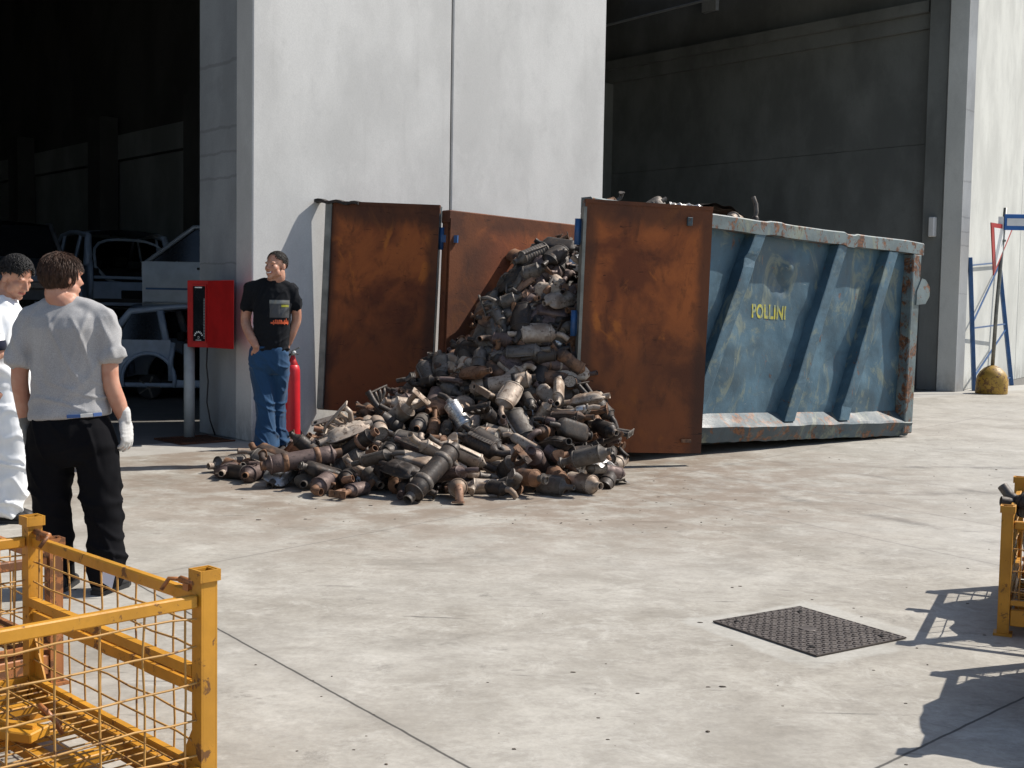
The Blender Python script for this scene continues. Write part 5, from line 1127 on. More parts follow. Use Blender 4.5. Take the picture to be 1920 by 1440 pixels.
[1,0.83,0.581,11.452,1.946,0.944,0.278,-0.062,0.168,0],
[6,0.95,0.908,12.051,2.113,0.2,0.885,0.375,0.191,0],
[1,0.84,-1.242,11.595,0.429,0.745,-0.03,-0.407,-0.528,1,2,0,"pale tan ribbed can, halfway up below the left door"],
[0,0.95,0.707,12.257,1.991,0.748,0.318,-0.569,0.124,0],
[9,0.92,-1.448,12.456,0.344,0.795,-0.488,0.065,0.354,1,0,1,"sooty black pleated box converter, low below the rusty far wall"],
[2,0.89,-0.98,11.468,0.523,0.139,-0.371,-0.172,0.902,1,2,1,"pale tan flat oval converter, on the front rim below the left door's hinge"],
[11,0.86,-0.468,9.911,0.322,0.391,-0.072,0.828,-0.395,1,3,0,"shiny silver foil-wrapped can, low under the near door"],
[5,1.13,-0.588,8.981,0.214,0.214,0.464,-0.426,-0.747,1,0,5,"sooty black long banded muffler, low below the left door's hinge"],
[1,0.95,0.8,10.591,0.332,0.295,0.038,-0.41,0.862,1,4,1,"purplish brown ribbed can rising leftwards, on the front rim below the rusty far wall"],
[2,1.04,-0.579,9.415,0.301,0.219,0.933,0.176,-0.225,0],
[10,1.0,-0.335,9.42,0.15,0.21,-0.139,0.071,-0.965,1,2,5,"pale tan bent bulged pipe, high up below the left door's hinge"],
[5,0.91,1.39,12.484,2.159,0.545,0.691,0.292,0.375,1,2,6,"pale tan long banded muffler, halfway up under the near door"],
[6,0.86,-0.599,12.715,0.913,0.112,-0.119,0.695,-0.7,1,0,2,"sooty black twin-pipe converter, halfway up below the left door"],
[10,0.98,0.566,10.264,0.588,0.113,-0.068,0.635,0.761,1,3,2,"shiny silver bent bulged pipe, low below the rusty far wall"],
[3,0.86,-1.032,11.83,0.595,0.971,0.204,0.109,-0.057,1,4,0,"purplish brown clamshell converter lying level, low by the man in jeans"],
[1,1.05,-0.253,9.671,0.344,0.909,-0.328,0.227,-0.122,0],
[0,0.97,-1.697,9.917,0.275,0.555,0.763,0.236,-0.233,1,0,0,"sooty black round can, halfway up below the left door's hinge"],
[3,0.96,-1.619,9.703,0.206,0.881,0.174,-0.109,0.425,1,0,1,"sooty black clamshell converter rising rightwards, halfway up beside the near door"],
[6,0.87,-0.667,10.209,0.415,0.589,-0.438,-0.63,0.253,0],
[10,0.89,0.364,10.149,0.496,0.916,0.362,0.032,-0.172,1,4,0,"purplish brown bent bulged pipe, halfway up below the rusty far wall"],
[8,0.85,-1.469,11.079,0.339,0.047,-0.696,0.545,0.465,1,2,4,"pale tan cut-open can, halfway up under the near door"],
[8,1.04,-0.207,9.985,0.394,0.665,-0.71,0.198,-0.118,1,2,6,"left pale tan cut-open can lying level, halfway up below the left door's hinge"],
[3,1.05,0.663,10.51,0.668,0.114,0.15,0.98,0.064,0],
[0,1.03,-0.949,10.81,0.57,0.052,-0.208,0.821,-0.529,1,2,2,"pale tan round can, halfway up below the left door's hinge"],
[8,0.94,-0.737,12.57,0.807,0.471,0.016,0.881,-0.051,1,2,1,"pale tan cut-open can, halfway up below the left door"],
[10,1.06,-0.935,10.529,0.521,0.057,0.084,-0.082,-0.991,1,5,0,"dull grey bent bulged pipe, halfway up below the left door's hinge"],
[4,0.98,-1.119,11.039,0.551,0.632,0.748,0.124,0.159,1,2,0,"pale tan elbow-pipe converter, halfway up below the left door's hinge"],
[6,1.17,-0.977,10.393,0.517,0.494,0.765,-0.396,0.116,0],
[3,0.99,-0.632,10.578,0.59,0.348,-0.8,-0.483,0.075,0],
[11,0.88,-0.911,12.588,0.757,0.296,-0.379,0.256,0.839,0],
[4,1.03,-0.563,12.513,0.776,0.798,-0.592,-0.109,0.004,1,0,5,"right sooty black elbow-pipe converter lying level, high up below the left door's hinge"],
[10,0.93,-1.185,11.332,0.339,0.348,0.425,0.725,0.414,1,5,0,"dull grey bent bulged pipe, low below the left door"],
[2,0.92,-0.673,11.275,0.914,0.1,-0.652,-0.693,-0.292,1,5,5,"dull grey flat oval converter, halfway up below the left door"],
[1,0.86,-1.042,10.191,0.327,0.154,-0.152,-0.779,-0.589,1,3,2,"shiny silver ribbed can, on the front rim beside the near door"],
[10,1.19,-1.131,10.651,0.488,0.286,0.214,-0.036,0.933,1,1,0,"rust brown bent bulged pipe, halfway up below the left door"],
[2,0.85,0.316,9.298,0.08,0.773,0.566,-0.17,-0.23,0],
[3,1.14,-1.362,9.86,0.407,0.143,-0.217,0.953,0.154,1,1,2,"rust brown clamshell converter rising rightwards, near the top beside the near door"],
[0,0.93,-0.461,10.039,0.273,0.098,0.1,-0.502,-0.853,1,1,4,"rust brown round can, low under the near door"],
[10,0.94,0.304,11.28,1.608,0.097,0.556,-0.26,-0.783,1,1,5,"rust brown bent bulged pipe, on the front rim by the man in jeans"],
[0,1.1,0.605,9.328,0.308,0.036,0.233,0.849,-0.472,0],
[3,1.12,-1.848,9.572,0.104,0.744,0.257,-0.015,0.617,1,3,5,"shiny silver clamshell converter, low by the man in jeans"],
[10,1.11,-1.612,12.552,0.212,0.515,-0.494,-0.445,0.541,1,2,0,"pale tan bent bulged pipe, low below the left door"],
[9,1.17,-2.03,10.284,0.131,0.874,-0.436,0.203,-0.07,0],
[2,0.86,-1.057,9.31,0.268,0.106,0.197,0.95,-0.217,0],
[2,0.88,-1.723,10.192,0.107,0.345,-0.712,-0.601,0.112,1,0,4,"sooty black flat oval converter, halfway up below the rusty far wall"],
[3,0.94,0.906,11.651,2.039,0.505,0.062,0.209,-0.835,1,0,0,"sooty black clamshell converter, halfway up under the near door"],
[11,1.01,-1.236,12.689,0.448,0.252,-0.508,0.819,-0.09,1,3,0,"shiny silver foil-wrapped can, low below the rusty far wall"],
[3,1.06,0.855,11.625,1.892,0.822,0.215,0.216,0.482,0],
[7,0.93,-0.186,10.209,0.531,0.205,0.459,-0.818,0.28,0],
[0,0.99,0.801,10.251,0.442,0.364,0.331,0.476,0.729,1,0,2,"sooty black round can, low below the left door"],
[2,1.2,-0.393,9.563,0.278,0.22,0.952,0.096,-0.192,1,2,0,"pale tan flat oval converter, halfway up beside the near door"],
[9,0.97,-0.557,12.335,0.794,0.634,-0.747,-0.137,-0.146,1,1,4,"rust brown pleated box converter, halfway up under the near door"],
[8,0.92,-1.139,12.53,0.551,0.154,0.598,-0.785,0.051,0],
[5,0.93,-1.317,9.788,0.281,0.186,-0.922,0.108,-0.323,1,0,6,"sooty black long banded muffler, low by the man in jeans"],
[2,1.0,0.476,10.215,0.528,0.952,-0.223,0.011,-0.209,0],
[6,1.09,0.803,10.665,0.588,0.313,0.302,-0.158,0.886,0],
[1,0.88,-1.887,9.765,0.087,0.782,0.457,0.084,0.414,0],
[10,0.92,-2.161,10.574,0.071,0.205,0.279,0.137,-0.928,0],
[8,0.93,2.766,14.805,2.099,0.053,0.048,-0.938,0.34,0],
[2,0.92,3.443,14.311,2.12,0.006,-0.43,-0.897,-0.101,0],
[2,0.98,0.902,12.714,2.114,0.993,0.073,-0.088,0.021,0],
[7,0.9,2.983,14.739,2.116,0.035,0.895,-0.44,0.063,0],
[0,0.97,-0.025,12.814,1.49,0.65,0.418,-0.423,-0.473,0],
[5,1.16,3.047,14.176,2.143,0.315,-0.008,-0.136,0.939,0],
[2,1.05,2.037,14.437,2.115,0.971,0.222,0.064,0.06,0],
[1,1.06,1.137,13.761,2.119,0.705,-0.35,-0.266,0.556,0],
[6,1.06,1.911,14.225,2.116,0.272,0.09,-0.433,-0.855,0],
[10,0.85,3.415,13.785,2.084,0.938,0.299,0.176,0.001,0],
[6,1.04,0.752,12.871,2.121,0.056,-0.253,0.869,-0.421,0],
[5,0.99,1.778,13.016,2.201,0.973,-0.123,0.099,-0.167,0],
[10,0.89,0.434,12.157,1.864,0.959,0.212,0.144,-0.124,0],
[5,1.19,3.548,14.581,2.178,0.123,0.031,0.263,0.957,0],
[2,0.83,1.181,12.582,2.092,0.116,0.928,0.348,0.057,0],
[2,1.07,2.56,13.528,2.189,0.82,-0.28,-0.03,-0.499,0],
[7,0.98,1.315,13.403,2.123,0.856,0.453,-0.136,0.21,0],
[9,0.87,2.262,14.065,2.111,0.031,0.23,-0.963,-0.135,0],
[1,0.93,1.434,12.306,2.135,0.307,0.818,0.469,0.128,0],
[8,0.93,1.489,13.54,2.107,0.379,-0.006,-0.085,-0.922,0],
[0,1.06,1.922,13.554,2.127,0.88,-0.418,0.136,-0.178,0],
[1,1.05,2.263,14.857,2.12,0.217,0.4,-0.791,-0.409,0],
[0,1.03,1.519,13.03,2.121,0.575,0.719,-0.361,-0.153,0],
[9,0.82,1.655,13.677,2.107,0.586,0.612,-0.308,-0.432,0],
[3,0.84,1.577,12.746,2.096,0.115,0.059,-0.992,0.012,0],
[6,1.0,1.334,13.017,2.137,0.073,-0.416,-0.896,-0.141,0],
[3,1.03,3.808,13.978,2.119,0.31,0.065,-0.057,-0.947,0],
[10,0.87,1.978,13.199,2.084,0.99,0.127,0.031,-0.058,0],
[0,0.85,2.443,14.485,2.094,0.35,-0.91,-0.189,0.112,0],
[2,0.87,2.989,15.476,2.092,0.094,0.813,0.574,0.038,0],
[10,0.91,2.587,13.432,2.105,0.114,-0.067,0.531,0.837,0],
[8,1.0,2.258,13.267,2.108,0.085,0.14,-0.968,-0.188,0],
[0,0.94,1.591,13.259,2.12,0.09,-0.009,-0.988,-0.125,0],
[4,1.04,-0.306,12.771,1.033,0.101,0.507,-0.763,-0.387,0],
[11,0.88,1.803,12.858,2.113,0.018,0.073,0.996,-0.044,0],
[3,1.08,2.304,13.678,2.161,0.333,0.334,0.773,0.424,0],
[9,0.97,2.93,15.031,2.105,0.01,0.326,0.944,0.049,0],
[6,0.89,2.756,13.995,2.106,0.698,0.212,0.151,0.667,0],
[6,0.91,2.319,12.895,2.108,0.007,0.009,-0.15,0.989,0],
[3,0.88,2.533,14.65,2.093,0.953,0.301,0.021,0.039,0],
[4,0.99,2.529,14.191,2.136,0.031,0.789,0.601,0.12,0],
[2,0.95,1.622,14.261,2.128,0.001,-0.077,0.977,-0.2,0],
[7,1.05,0.787,13.623,2.126,0.702,0.316,0.193,0.608,0],
[4,0.87,1.072,12.896,2.13,0.048,-0.599,-0.799,0.003,0],
[9,0.94,1.094,13.246,2.116,0.99,0.082,0.037,-0.105,0],
[2,1.1,2.911,13.737,2.136,0.049,-0.325,-0.931,-0.157,0],
[1,1.08,0.975,13.651,2.23,0.205,0.865,0.418,0.189,1,4,4,"purplish brown ribbed can rising rightwards, high up below the rusty far wall"],
[2,1.09,3.696,14.187,2.154,0.178,-0.838,-0.423,0.295,0],
[5,0.99,1.649,12.71,2.204,0.779,0.001,0.251,-0.574,0],
[7,1.02,3.384,13.66,2.14,0.906,0.378,0.03,0.187,0],
[1,0.86,0.852,13.42,2.108,0.138,0.369,-0.9,-0.186,0],
[2,1.06,-0.352,10.766,0.873,0.128,0.526,0.828,0.142,0],
[6,1.08,3.127,15.074,2.13,0.534,0.216,0.298,0.761,0],
[9,1.06,2.505,13.107,2.14,0.576,-0.629,0.386,-0.353,0],
[1,1.08,1.823,12.479,2.191,0.502,0.686,0.504,0.156,0],
[5,1.06,1.959,13.7,2.129,0.22,0.032,0.028,0.975,0],
[3,1.07,0.543,13.254,2.095,0.643,0.049,0.093,0.759,0],
[8,0.99,1.588,14.049,2.113,0.305,0.339,0.703,0.546,0],
[2,1.08,1.931,13.114,2.142,0.354,-0.931,0.085,-0.029,0],
[1,0.83,2.445,13.844,2.126,0.956,-0.239,0.148,0.087,1,0,6,"sooty black ribbed can, halfway up under the near door"],
[1,0.91,1.598,14.474,2.126,0.099,0.365,-0.911,-0.162,0],
[8,1.11,1.002,12.532,2.11,0.558,-0.259,-0.338,0.712,0],
[4,1.04,0.838,12.542,2.11,0.396,0.078,0.131,0.905,0],
[3,1.14,0.159,12.768,1.647,0.44,-0.34,-0.297,0.777,0],
[4,1.1,0.749,10.756,0.441,0.659,0.257,0.32,-0.63,0],
[10,0.97,-1.699,11.803,0.083,-0.053,0.061,-0.976,-0.204,0],
[0,1.08,0.632,13.027,2.11,0.316,0.19,0.373,0.852,0],
[2,0.99,1.778,14.316,2.11,0.834,-0.088,-0.032,-0.544,1,2,6,"left pale tan flat oval converter end-on, near the top beside the near door"],
[3,0.96,0.833,11.583,1.376,0.587,0.284,0.496,0.574,0],
[5,1.02,2.553,14.902,2.11,0.072,-0.849,-0.517,0.083,0],
[1,0.96,3.021,14.558,2.11,0.22,-0.688,-0.691,-0.019,0],
[3,1.02,0.018,10.048,0.133,-0.141,0.809,0.513,0.249,0],
[1,1.08,0.016,12.116,1.671,0.8,-0.346,-0.308,0.382,1,4,0,"purplish brown ribbed can end-on, high up below the rusty far wall"],
[1,1.15,0.192,11.597,1.982,0.246,0.924,0.16,0.243,0],
[3,1.14,1.308,12.051,2.11,0.635,0.088,0.043,-0.766,1,4,0,"purplish brown clamshell converter end-on, high up below the rusty far wall"],
[8,1.12,2.782,13.447,2.11,0.346,0.08,0.056,0.933,0],
[7,1.02,2.898,14.405,2.11,0.11,0.645,-0.704,-0.277,0],
[3,1.06,2.594,13.239,2.11,0.087,-0.52,-0.847,0.067,1,5,4,"dull grey clamshell converter, near the top below the rusty far wall"],
[6,1.1,-0.324,12.055,1.218,0.834,-0.304,-0.402,0.224,0],
[9,1.02,1.441,13.998,2.11,0.325,-0.931,-0.161,0.03,0],
[1,0.99,-0.204,12.173,1.277,0.259,0.101,-0.118,-0.953,1,0,1,"left sooty black ribbed can lying level, near the top beside the near door"],
[2,0.97,2.128,12.656,2.11,0.758,-0.275,-0.071,0.587,1,0,2,"sooty black flat oval converter end-on, on the front rim below the rusty far wall"],
[4,1.09,2.699,15.015,2.11,0.173,0.452,-0.865,-0.133,0],
[1,0.99,-0.086,11.763,1.702,0.622,0.417,-0.472,-0.465,0],
[1,1.04,-0.381,12.939,0.927,0.33,-0.155,-0.759,0.539,0],
[9,1.02,1.207,13.946,2.11,0.921,-0.344,-0.121,0.14,0],
[9,1.02,0.434,11.671,2.072,0.909,0.378,0.006,-0.175,0],
[2,1.04,-0.413,9.709,0.057,0.621,-0.274,0.301,-0.669,0],
[2,1.02,-1.44,10.947,0.159,0.791,-0.15,-0.24,0.542,0],
[5,1.12,0.997,13.834,2.11,0.874,-0.262,0.105,-0.396,0],
[8,1.13,2.971,13.441,2.11,0.207,0.6,0.679,0.369,0],
[8,1.09,-0.86,10.9,0.458,0.378,0.461,0.565,0.57,0],
[2,0.95,2.344,13.5,2.11,0.321,-0.834,-0.441,0.082,0],
[0,1.08,2.099,14.156,2.11,0.726,-0.301,0.217,-0.579,0],
[6,1.04,2.043,13.339,2.11,0.216,0.051,0.233,0.947,1,0,1,"right sooty black twin-pipe converter lying level, halfway up under the near door"],
[0,1.1,-1.859,12.309,0.05,0.115,0.089,-0.285,-0.947,0],
[8,1.1,0.462,12.559,1.877,0.219,-0.575,-0.524,0.589,0],
[10,1.01,3.287,14.986,2.11,0.462,-0.149,-0.199,0.851,0],
[0,0.95,-1.463,12.302,0.087,-0.019,-0.88,-0.461,-0.111,0],
[11,1.06,3.693,13.791,2.11,0.022,-0.707,-0.707,0.003,0],
[5,1.1,2.476,13.693,2.11,0.278,0.787,-0.479,-0.273,0],
[2,1.13,0.75,10.873,0.584,0.448,-0.114,0.583,-0.668,1,0,4,"sooty black flat oval converter, high up beside the near door"],
[6,1.1,3.06,14.917,2.11,0.563,-0.162,0.17,-0.792,0],
[1,1.15,1.382,14.224,2.11,0.042,0.503,-0.835,-0.22,0],
[8,1.05,2.097,13.489,2.11,0.216,0.115,-0.059,-0.968,1,6,0,"copper coloured cut-open can, high up below the rusty far wall"],
[1,1.1,3.199,13.969,2.11,0.029,0.124,-0.907,-0.401,0],
[7,1.11,-1.501,11.291,0.154,0.358,-0.083,0.072,0.927,1,1,1,"rust brown four-port manifold, near the top below the rusty far wall"],
[9,1.07,2.433,14.006,2.11,0.088,-0.86,-0.475,0.165,0],
[2,1.08,0.22,11.013,1.226,0.043,-0.022,0.612,-0.79,0],
[1,1.01,0.985,11.745,1.654,0.951,0.132,-0.192,-0.203,0],
[7,1.12,-0.073,12.237,1.465,0.371,-0.189,0.751,-0.513,0],
[8,1.11,-0.304,11.94,1.326,0.583,0.56,0.435,0.396,1,0,4,"left sooty black cut-open can end-on, high up beside the near door"],
[11,0.99,-0.006,10.261,0.233,0.323,0.185,-0.516,0.772,0],
[0,1.14,-0.218,11.811,1.513,-0.367,-0.565,-0.726,-0.135,0],
[2,1.12,1.183,12.744,2.11,0.077,-0.84,0.535,-0.051,1,4,0,"purplish brown flat oval converter end-on, near the top below the rusty far wall"],
[2,1.08,-0.563,12.811,0.481,0.524,-0.144,0.751,-0.375,0],
[4,1.07,1.223,12.437,2.11,0.4,0.7,-0.556,-0.2,1,0,5,"sooty black elbow-pipe converter, near the top beside the near door"],
[5,1.02,2.748,13.171,2.11,0.202,-0.789,0.572,-0.094,0],
[1,1.02,0.535,10.962,0.974,0.138,0.283,-0.51,0.801,0],
[1,1.04,-0.075,12.988,1.508,0.895,0.186,-0.081,-0.397,0],
[3,1.11,0.442,13.41,2.11,0.38,0.741,-0.528,-0.165,0],
[3,1.12,-0.016,11.545,1.759,0.896,0.264,-0.357,0.003,0],
[1,1.03,0.806,10.122,0.066,0.774,0.007,0.073,0.629,1,5,5,"dull grey ribbed can, on the front rim below the left door"],
[4,1.02,0.314,12.984,2.107,0.987,0.031,-0.142,0.067,1,1,1,"rust brown elbow-pipe converter, on the front rim under the near door"],
[0,0.95,2.218,14.439,2.11,0.214,-0.02,0.401,-0.89,0],
[5,1.04,2.135,13.898,2.11,0.323,-0.038,0.014,0.946,0],
[1,0.98,3.937,14.16,2.11,0.822,-0.157,0.201,-0.509,0],
[2,1.11,1.947,12.631,2.11,0.123,-0.971,-0.035,-0.2,1,0,1,"sooty black flat oval converter rising rightwards, halfway up below the left door's hinge"],
[8,1.01,3.172,14.67,2.11,-0.025,0.483,-0.867,-0.12,0],
[0,0.98,-1.007,9.589,0.05,0.567,0.276,0.209,0.747,0],
[7,0.99,0.527,9.613,0.05,0.824,-0.179,-0.21,0.496,0],
[2,1.1,1.982,14.71,2.11,0.911,-0.324,0.11,-0.232,0],
[1,1.01,-1.398,10.347,0.085,0.109,0.091,-0.301,-0.943,0],
[9,1.11,2.474,15.045,2.11,-0.04,-0.157,0.929,-0.333,1,4,5,"purplish brown pleated box converter, on the front rim below the left door"],
[7,1.06,-0.848,11.09,0.556,0.466,-0.194,-0.491,0.71,0],
[4,1.09,-1.307,11.94,0.19,0.842,-0.155,-0.065,0.512,0],
[10,1.0,-1.756,10.654,0.069,0.233,-0.22,-0.894,0.313,0],
[2,1.12,0.145,12.962,1.851,0.581,-0.774,0.122,-0.218,1,4,1,"left purplish brown flat oval converter lying level, near the top beside the near door"],
[4,1.05,3.474,14.008,2.11,0.165,-0.098,0.162,-0.968,0],
[1,1.07,-1.571,11.717,0.122,0.806,0.297,-0.369,-0.356,0],
[7,1.13,-1.211,9.602,0.05,0.521,-0.013,0.188,-0.832,1,3,2,"shiny silver four-port manifold, high up beside the near door"],
[2,1.13,-1.77,11.328,0.081,0.305,-0.102,-0.165,0.932,0],
[0,0.98,0.801,10.316,0.109,0.042,-0.27,-0.227,-0.935,0],
[0,1.12,-1.123,12.661,0.124,0.62,-0.024,0.005,-0.784,1,4,2,"purplish brown round can, high up below the rusty far wall"],
[2,1.1,0.072,13.176,2.02,0.373,0.009,-0.293,0.88,0],
[4,1.0,2.148,14.608,2.11,0.53,0.032,-0.393,-0.751,0],
[9,1.07,1.719,13.368,2.11,0.169,0.947,-0.259,-0.09,0],
[2,1.07,0.084,10.92,1.068,-0.217,0.971,-0.075,0.065,0],
[1,0.97,3.401,14.648,2.11,0.005,0.285,0.95,0.13,0],
[0,1.08,1.489,12.16,2.11,0.022,0.436,0.887,0.146,1,0,1,"right sooty black round can lying level, high up below the rusty far wall"],
[8,1.04,-0.302,10.983,0.984,0.59,-0.333,0.729,-0.096,0],
[9,1.03,-0.271,10.343,0.292,0.111,0.829,-0.509,-0.206,0],
[5,1.03,2.002,12.899,2.11,0.132,-0.085,0.292,-0.943,0],
[0,1.08,0.842,12.259,2.084,-0.372,0.765,-0.526,-0.022,0],
[8,1.07,3.208,13.561,2.11,0.273,-0.883,-0.379,0.055,1,2,1,"right pale tan cut-open can lying level, halfway up below the left door's hinge"],
[3,1.11,-1.777,12.702,0.05,0.841,-0.084,0.097,-0.526,0],
[4,1.08,-0.097,11.033,1.169,-0.128,0.969,-0.208,-0.022,1,4,1,"purplish brown elbow-pipe converter, near the top below the rusty far wall"],
[5,1.13,-1.428,11.79,0.164,0.708,0.514,-0.214,-0.435,1,0,2,"sooty black long banded muffler, high up below the rusty far wall"],
[11,1.05,2.993,13.951,2.11,-0.036,-0.19,-0.938,0.289,0],
[7,1.03,-1.766,12.063,0.063,0.403,-0.37,-0.329,0.769,1,4,2,"purplish brown four-port manifold, halfway up below the rusty far wall"],
[9,1.12,-0.276,12.947,1.116,0.841,-0.167,-0.513,0.033,0],
[2,1.04,-0.83,11.372,0.68,0.819,0.274,-0.479,-0.158,0],
[4,1.07,-0.604,12.474,0.491,0.781,0.14,-0.538,-0.284,0],
[10,1.13,-0.157,11.596,1.613,-0.025,-0.88,-0.285,-0.38,0],
[10,1.06,-0.423,10.867,0.768,0.27,-0.068,-0.694,0.664,1,0,4,"sooty black bent bulged pipe, near the top beside the near door"],
[2,1.09,-1.774,11.177,0.08,0.037,-0.57,-0.767,0.294,0],
[5,1.08,-0.313,10.614,0.509,-0.038,0.107,-0.829,-0.548,0],
[8,0.99,0.24,9.846,0.067,0.81,0.191,0.049,0.553,1,5,0,"dull grey cut-open can, near the top below the rusty far wall"],
[1,1.04,-0.642,10.01,0.098,0.916,0.206,-0.174,0.297,0],
[0,0.96,-1.62,9.74,0.05,0.215,-0.456,-0.818,0.279,0],
[1,1.12,2.133,13.065,2.11,0.096,0.988,0.112,0.052,0],
[7,1.15,0.171,11.423,1.806,-0.172,-0.058,-0.949,-0.256,0],
[3,1.14,1.258,12.204,2.11,0.722,0.209,-0.236,-0.616,0],
[0,1.03,-0.881,12.406,0.327,0.203,0.954,-0.041,0.218,0],
[7,1.02,-0.043,11.292,1.53,-0.055,-0.206,-0.683,0.699,1,5,5,"dull grey four-port manifold, on the front rim below the rusty far wall"],
[7,1.1,3.156,14.419,2.11,0.263,0.032,-0.042,0.963,0],
[1,1.03,0.412,13.126,2.11,0.94,0.334,-0.068,-0.032,1,4,0,"purplish brown ribbed can lying level, on the front rim below the rusty far wall"],
[9,1.08,0.923,13.191,2.11,0.038,0.564,0.825,0.002,0],
[8,0.97,0.466,12.684,2.026,0.473,0.671,-0.055,-0.568,0],
[2,0.98,-0.185,12.017,1.437,0.073,-0.782,0.206,-0.583,0],
[1,1.13,-1.696,12.245,0.062,0.257,-0.902,-0.295,0.181,0],
[2,1.12,-0.154,9.786,0.069,0.37,-0.906,0.204,-0.032,1,3,4,"shiny silver flat oval converter, on the front rim beside the near door"],
[0,1.12,0.283,13.327,2.11,0.816,0.261,-0.282,-0.432,0],
[0,1.03,-0.186,9.345,0.05,0.045,-0.028,0.159,-0.986,0],
[0,1.13,1.309,13.605,2.11,0.041,0.977,0.072,0.198,0],
[7,1.04,1.796,13.736,2.11,0.207,0.686,-0.658,-0.231,0],
[9,1.13,1.158,13.47,2.11,0.848,-0.131,0.171,-0.483,0],
[3,1.0,0.703,13.36,2.11,0.301,0.691,-0.633,-0.175,0],
[4,1.09,0.534,9.946,0.063,0.996,0.011,-0.083,-0.011,0],
[1,1.06,2.681,15.213,2.11,0.647,-0.079,-0.071,0.755,0],
[3,0.98,-0.785,9.793,0.06,0.967,-0.19,-0.15,-0.073,0],
[8,1.13,-1.319,11.533,0.225,-0.265,0.353,-0.895,-0.064,1,4,1,"purplish brown cut-open can rising rightwards, near the top beside the near door"],
[2,1.09,3.696,14.335,2.11,0.012,0.083,0.368,-0.926,0],
[1,0.98,3.37,14.451,2.11,0.028,0.208,-0.978,0.005,0],
[8,1.13,3.242,14.128,2.11,-0.001,-0.767,0.636,-0.082,0],
[6,1.06,2.648,14.454,2.11,0.103,-0.185,0.895,-0.392,0],
[7,1.15,-1.972,11.442,0.055,0.14,0.662,-0.727,-0.116,1,2,6,"pale tan four-port manifold, on the front rim under the near door"],
[6,0.98,3.06,13.656,2.11,0.089,-0.064,0.345,-0.932,0],
[4,1.04,0.069,11.764,1.901,0.624,-0.319,-0.206,0.683,1,0,1,"sooty black elbow-pipe converter, near the top below the rusty far wall"],
[8,1.01,0.976,11.66,1.53,0.048,0.099,0.823,0.557,1,2,6,"pale tan cut-open can, on the front rim beside the near door"],
[5,1.15,2.939,15.184,2.11,0.649,0.122,0.132,0.739,0],
[4,1.1,1.684,12.528,2.11,0.175,-0.053,-0.043,-0.982,0],
[2,1.01,-0.764,10.675,0.396,0.839,0.369,-0.03,-0.398,0],
[3,1.02,0.499,12.347,1.791,-0.19,0.857,-0.426,0.219,0],
[8,0.99,0.797,9.757,0.049,0.56,-0.066,0.453,-0.691,0],
[8,1.03,0.805,13.791,2.11,0.046,0.886,-0.439,-0.144,0],
[1,1.12,-0.075,12.059,1.565,0.655,0.22,-0.265,-0.673,1,5,1,"dull grey ribbed can, high up below the left door's hinge"],
[10,1.07,0.093,9.43,0.05,0.019,0.644,-0.755,-0.122,0],
[1,1.06,2.729,14.145,2.11,0.951,0.295,0.077,-0.046,1,4,5,"purplish brown ribbed can lying level, high up below the rusty far wall"],
[10,0.96,1.889,14.029,2.11,0.989,0.092,0.005,0.116,0],
[3,1.06,3.224,13.726,2.11,0.09,-0.513,0.852,-0.053,1,0,4,"sooty black clamshell converter end-on, halfway up beside the near door"],
[1,1.07,2.4,14.28,2.11,0.978,0.074,-0.063,-0.186,1,5,2,"dull grey ribbed can, near the top below the rusty far wall"],
[4,1.09,-0.702,12.778,0.219,0.911,-0.204,-0.332,-0.134,0],
[5,1.11,1.367,13.235,2.11,0.395,-0.911,0.043,0.107,0],
[1,0.96,-0.662,11.162,0.806,0.027,-0.618,-0.753,-0.225,1,0,0,"sooty black ribbed can end-on, near the top beside the near door"],
[9,1.0,1.139,13.08,2.11,0.173,-0.74,-0.65,0.004,0],
[4,0.96,-0.134,11.21,1.371,0.483,0.684,-0.037,-0.545,0],
[10,1.12,2.146,13.738,2.11,-0.079,-0.649,0.734,-0.183,0],
[8,0.95,0.476,10.687,0.555,0.705,0.688,0.078,-0.155,0],
[2,1.1,-0.273,11.486,1.438,0.015,-0.708,-0.667,-0.23,0],
[7,1.12,-1.248,10.719,0.18,0.273,-0.84,0.409,-0.228,0],
[2,1.14,0.343,12.275,1.752,0.635,0.665,0.358,0.162,0],
[6,1.04,0.276,11.736,2.051,0.886,0.441,-0.135,0.051,1,0,1,"sooty black twin-pipe converter, near the top beside the near door"],
[2,1.0,2.877,15.346,2.11,0.109,0.543,-0.774,-0.306,0],
[8,0.99,1.044,11.834,1.856,0.358,0.435,0.204,-0.8,0],
[1,0.97,-1.32,10.86,0.182,-0.02,0.8,-0.6,0.023,0],
[0,1.08,-1.94,10.144,0.05,0.931,-0.323,-0.141,0.093,0],
[3,1.14,0.537,12.809,2.11,-0.038,0.007,0.98,0.195,0],
[5,1.02,0.786,13.022,2.11,0.7,-0.017,0.062,-0.712,1,6,1,"copper coloured long banded muffler, low under the near door"],
[7,0.95,-0.706,12.597,0.342,0.497,0.12,0.84,0.182,0],
[3,1.05,0.449,11.251,1.552,0.365,-0.044,0.367,-0.855,1,2,2,"pale tan clamshell converter, halfway up below the rusty far wall"],
[9,1.12,0.294,9.658,0.05,0.83,0.221,0.037,0.511,0],
[10,1.14,-2.302,10.463,0.05,0.078,-0.542,0.824,-0.144,0],
[1,1.12,-0.947,10.812,0.368,0.344,-0.773,-0.508,-0.16,0],
[2,1.15,0.077,12.608,1.438,0.122,-0.844,0.226,-0.471,0],
[3,0.96,-1.574,12.648,0.05,0.153,0.619,-0.749,-0.178,1,2,1,"pale tan clamshell converter end-on, near the top beside the near door"],
[2,1.01,0.872,10.765,0.339,-0.064,0.427,0.11,0.895,0],
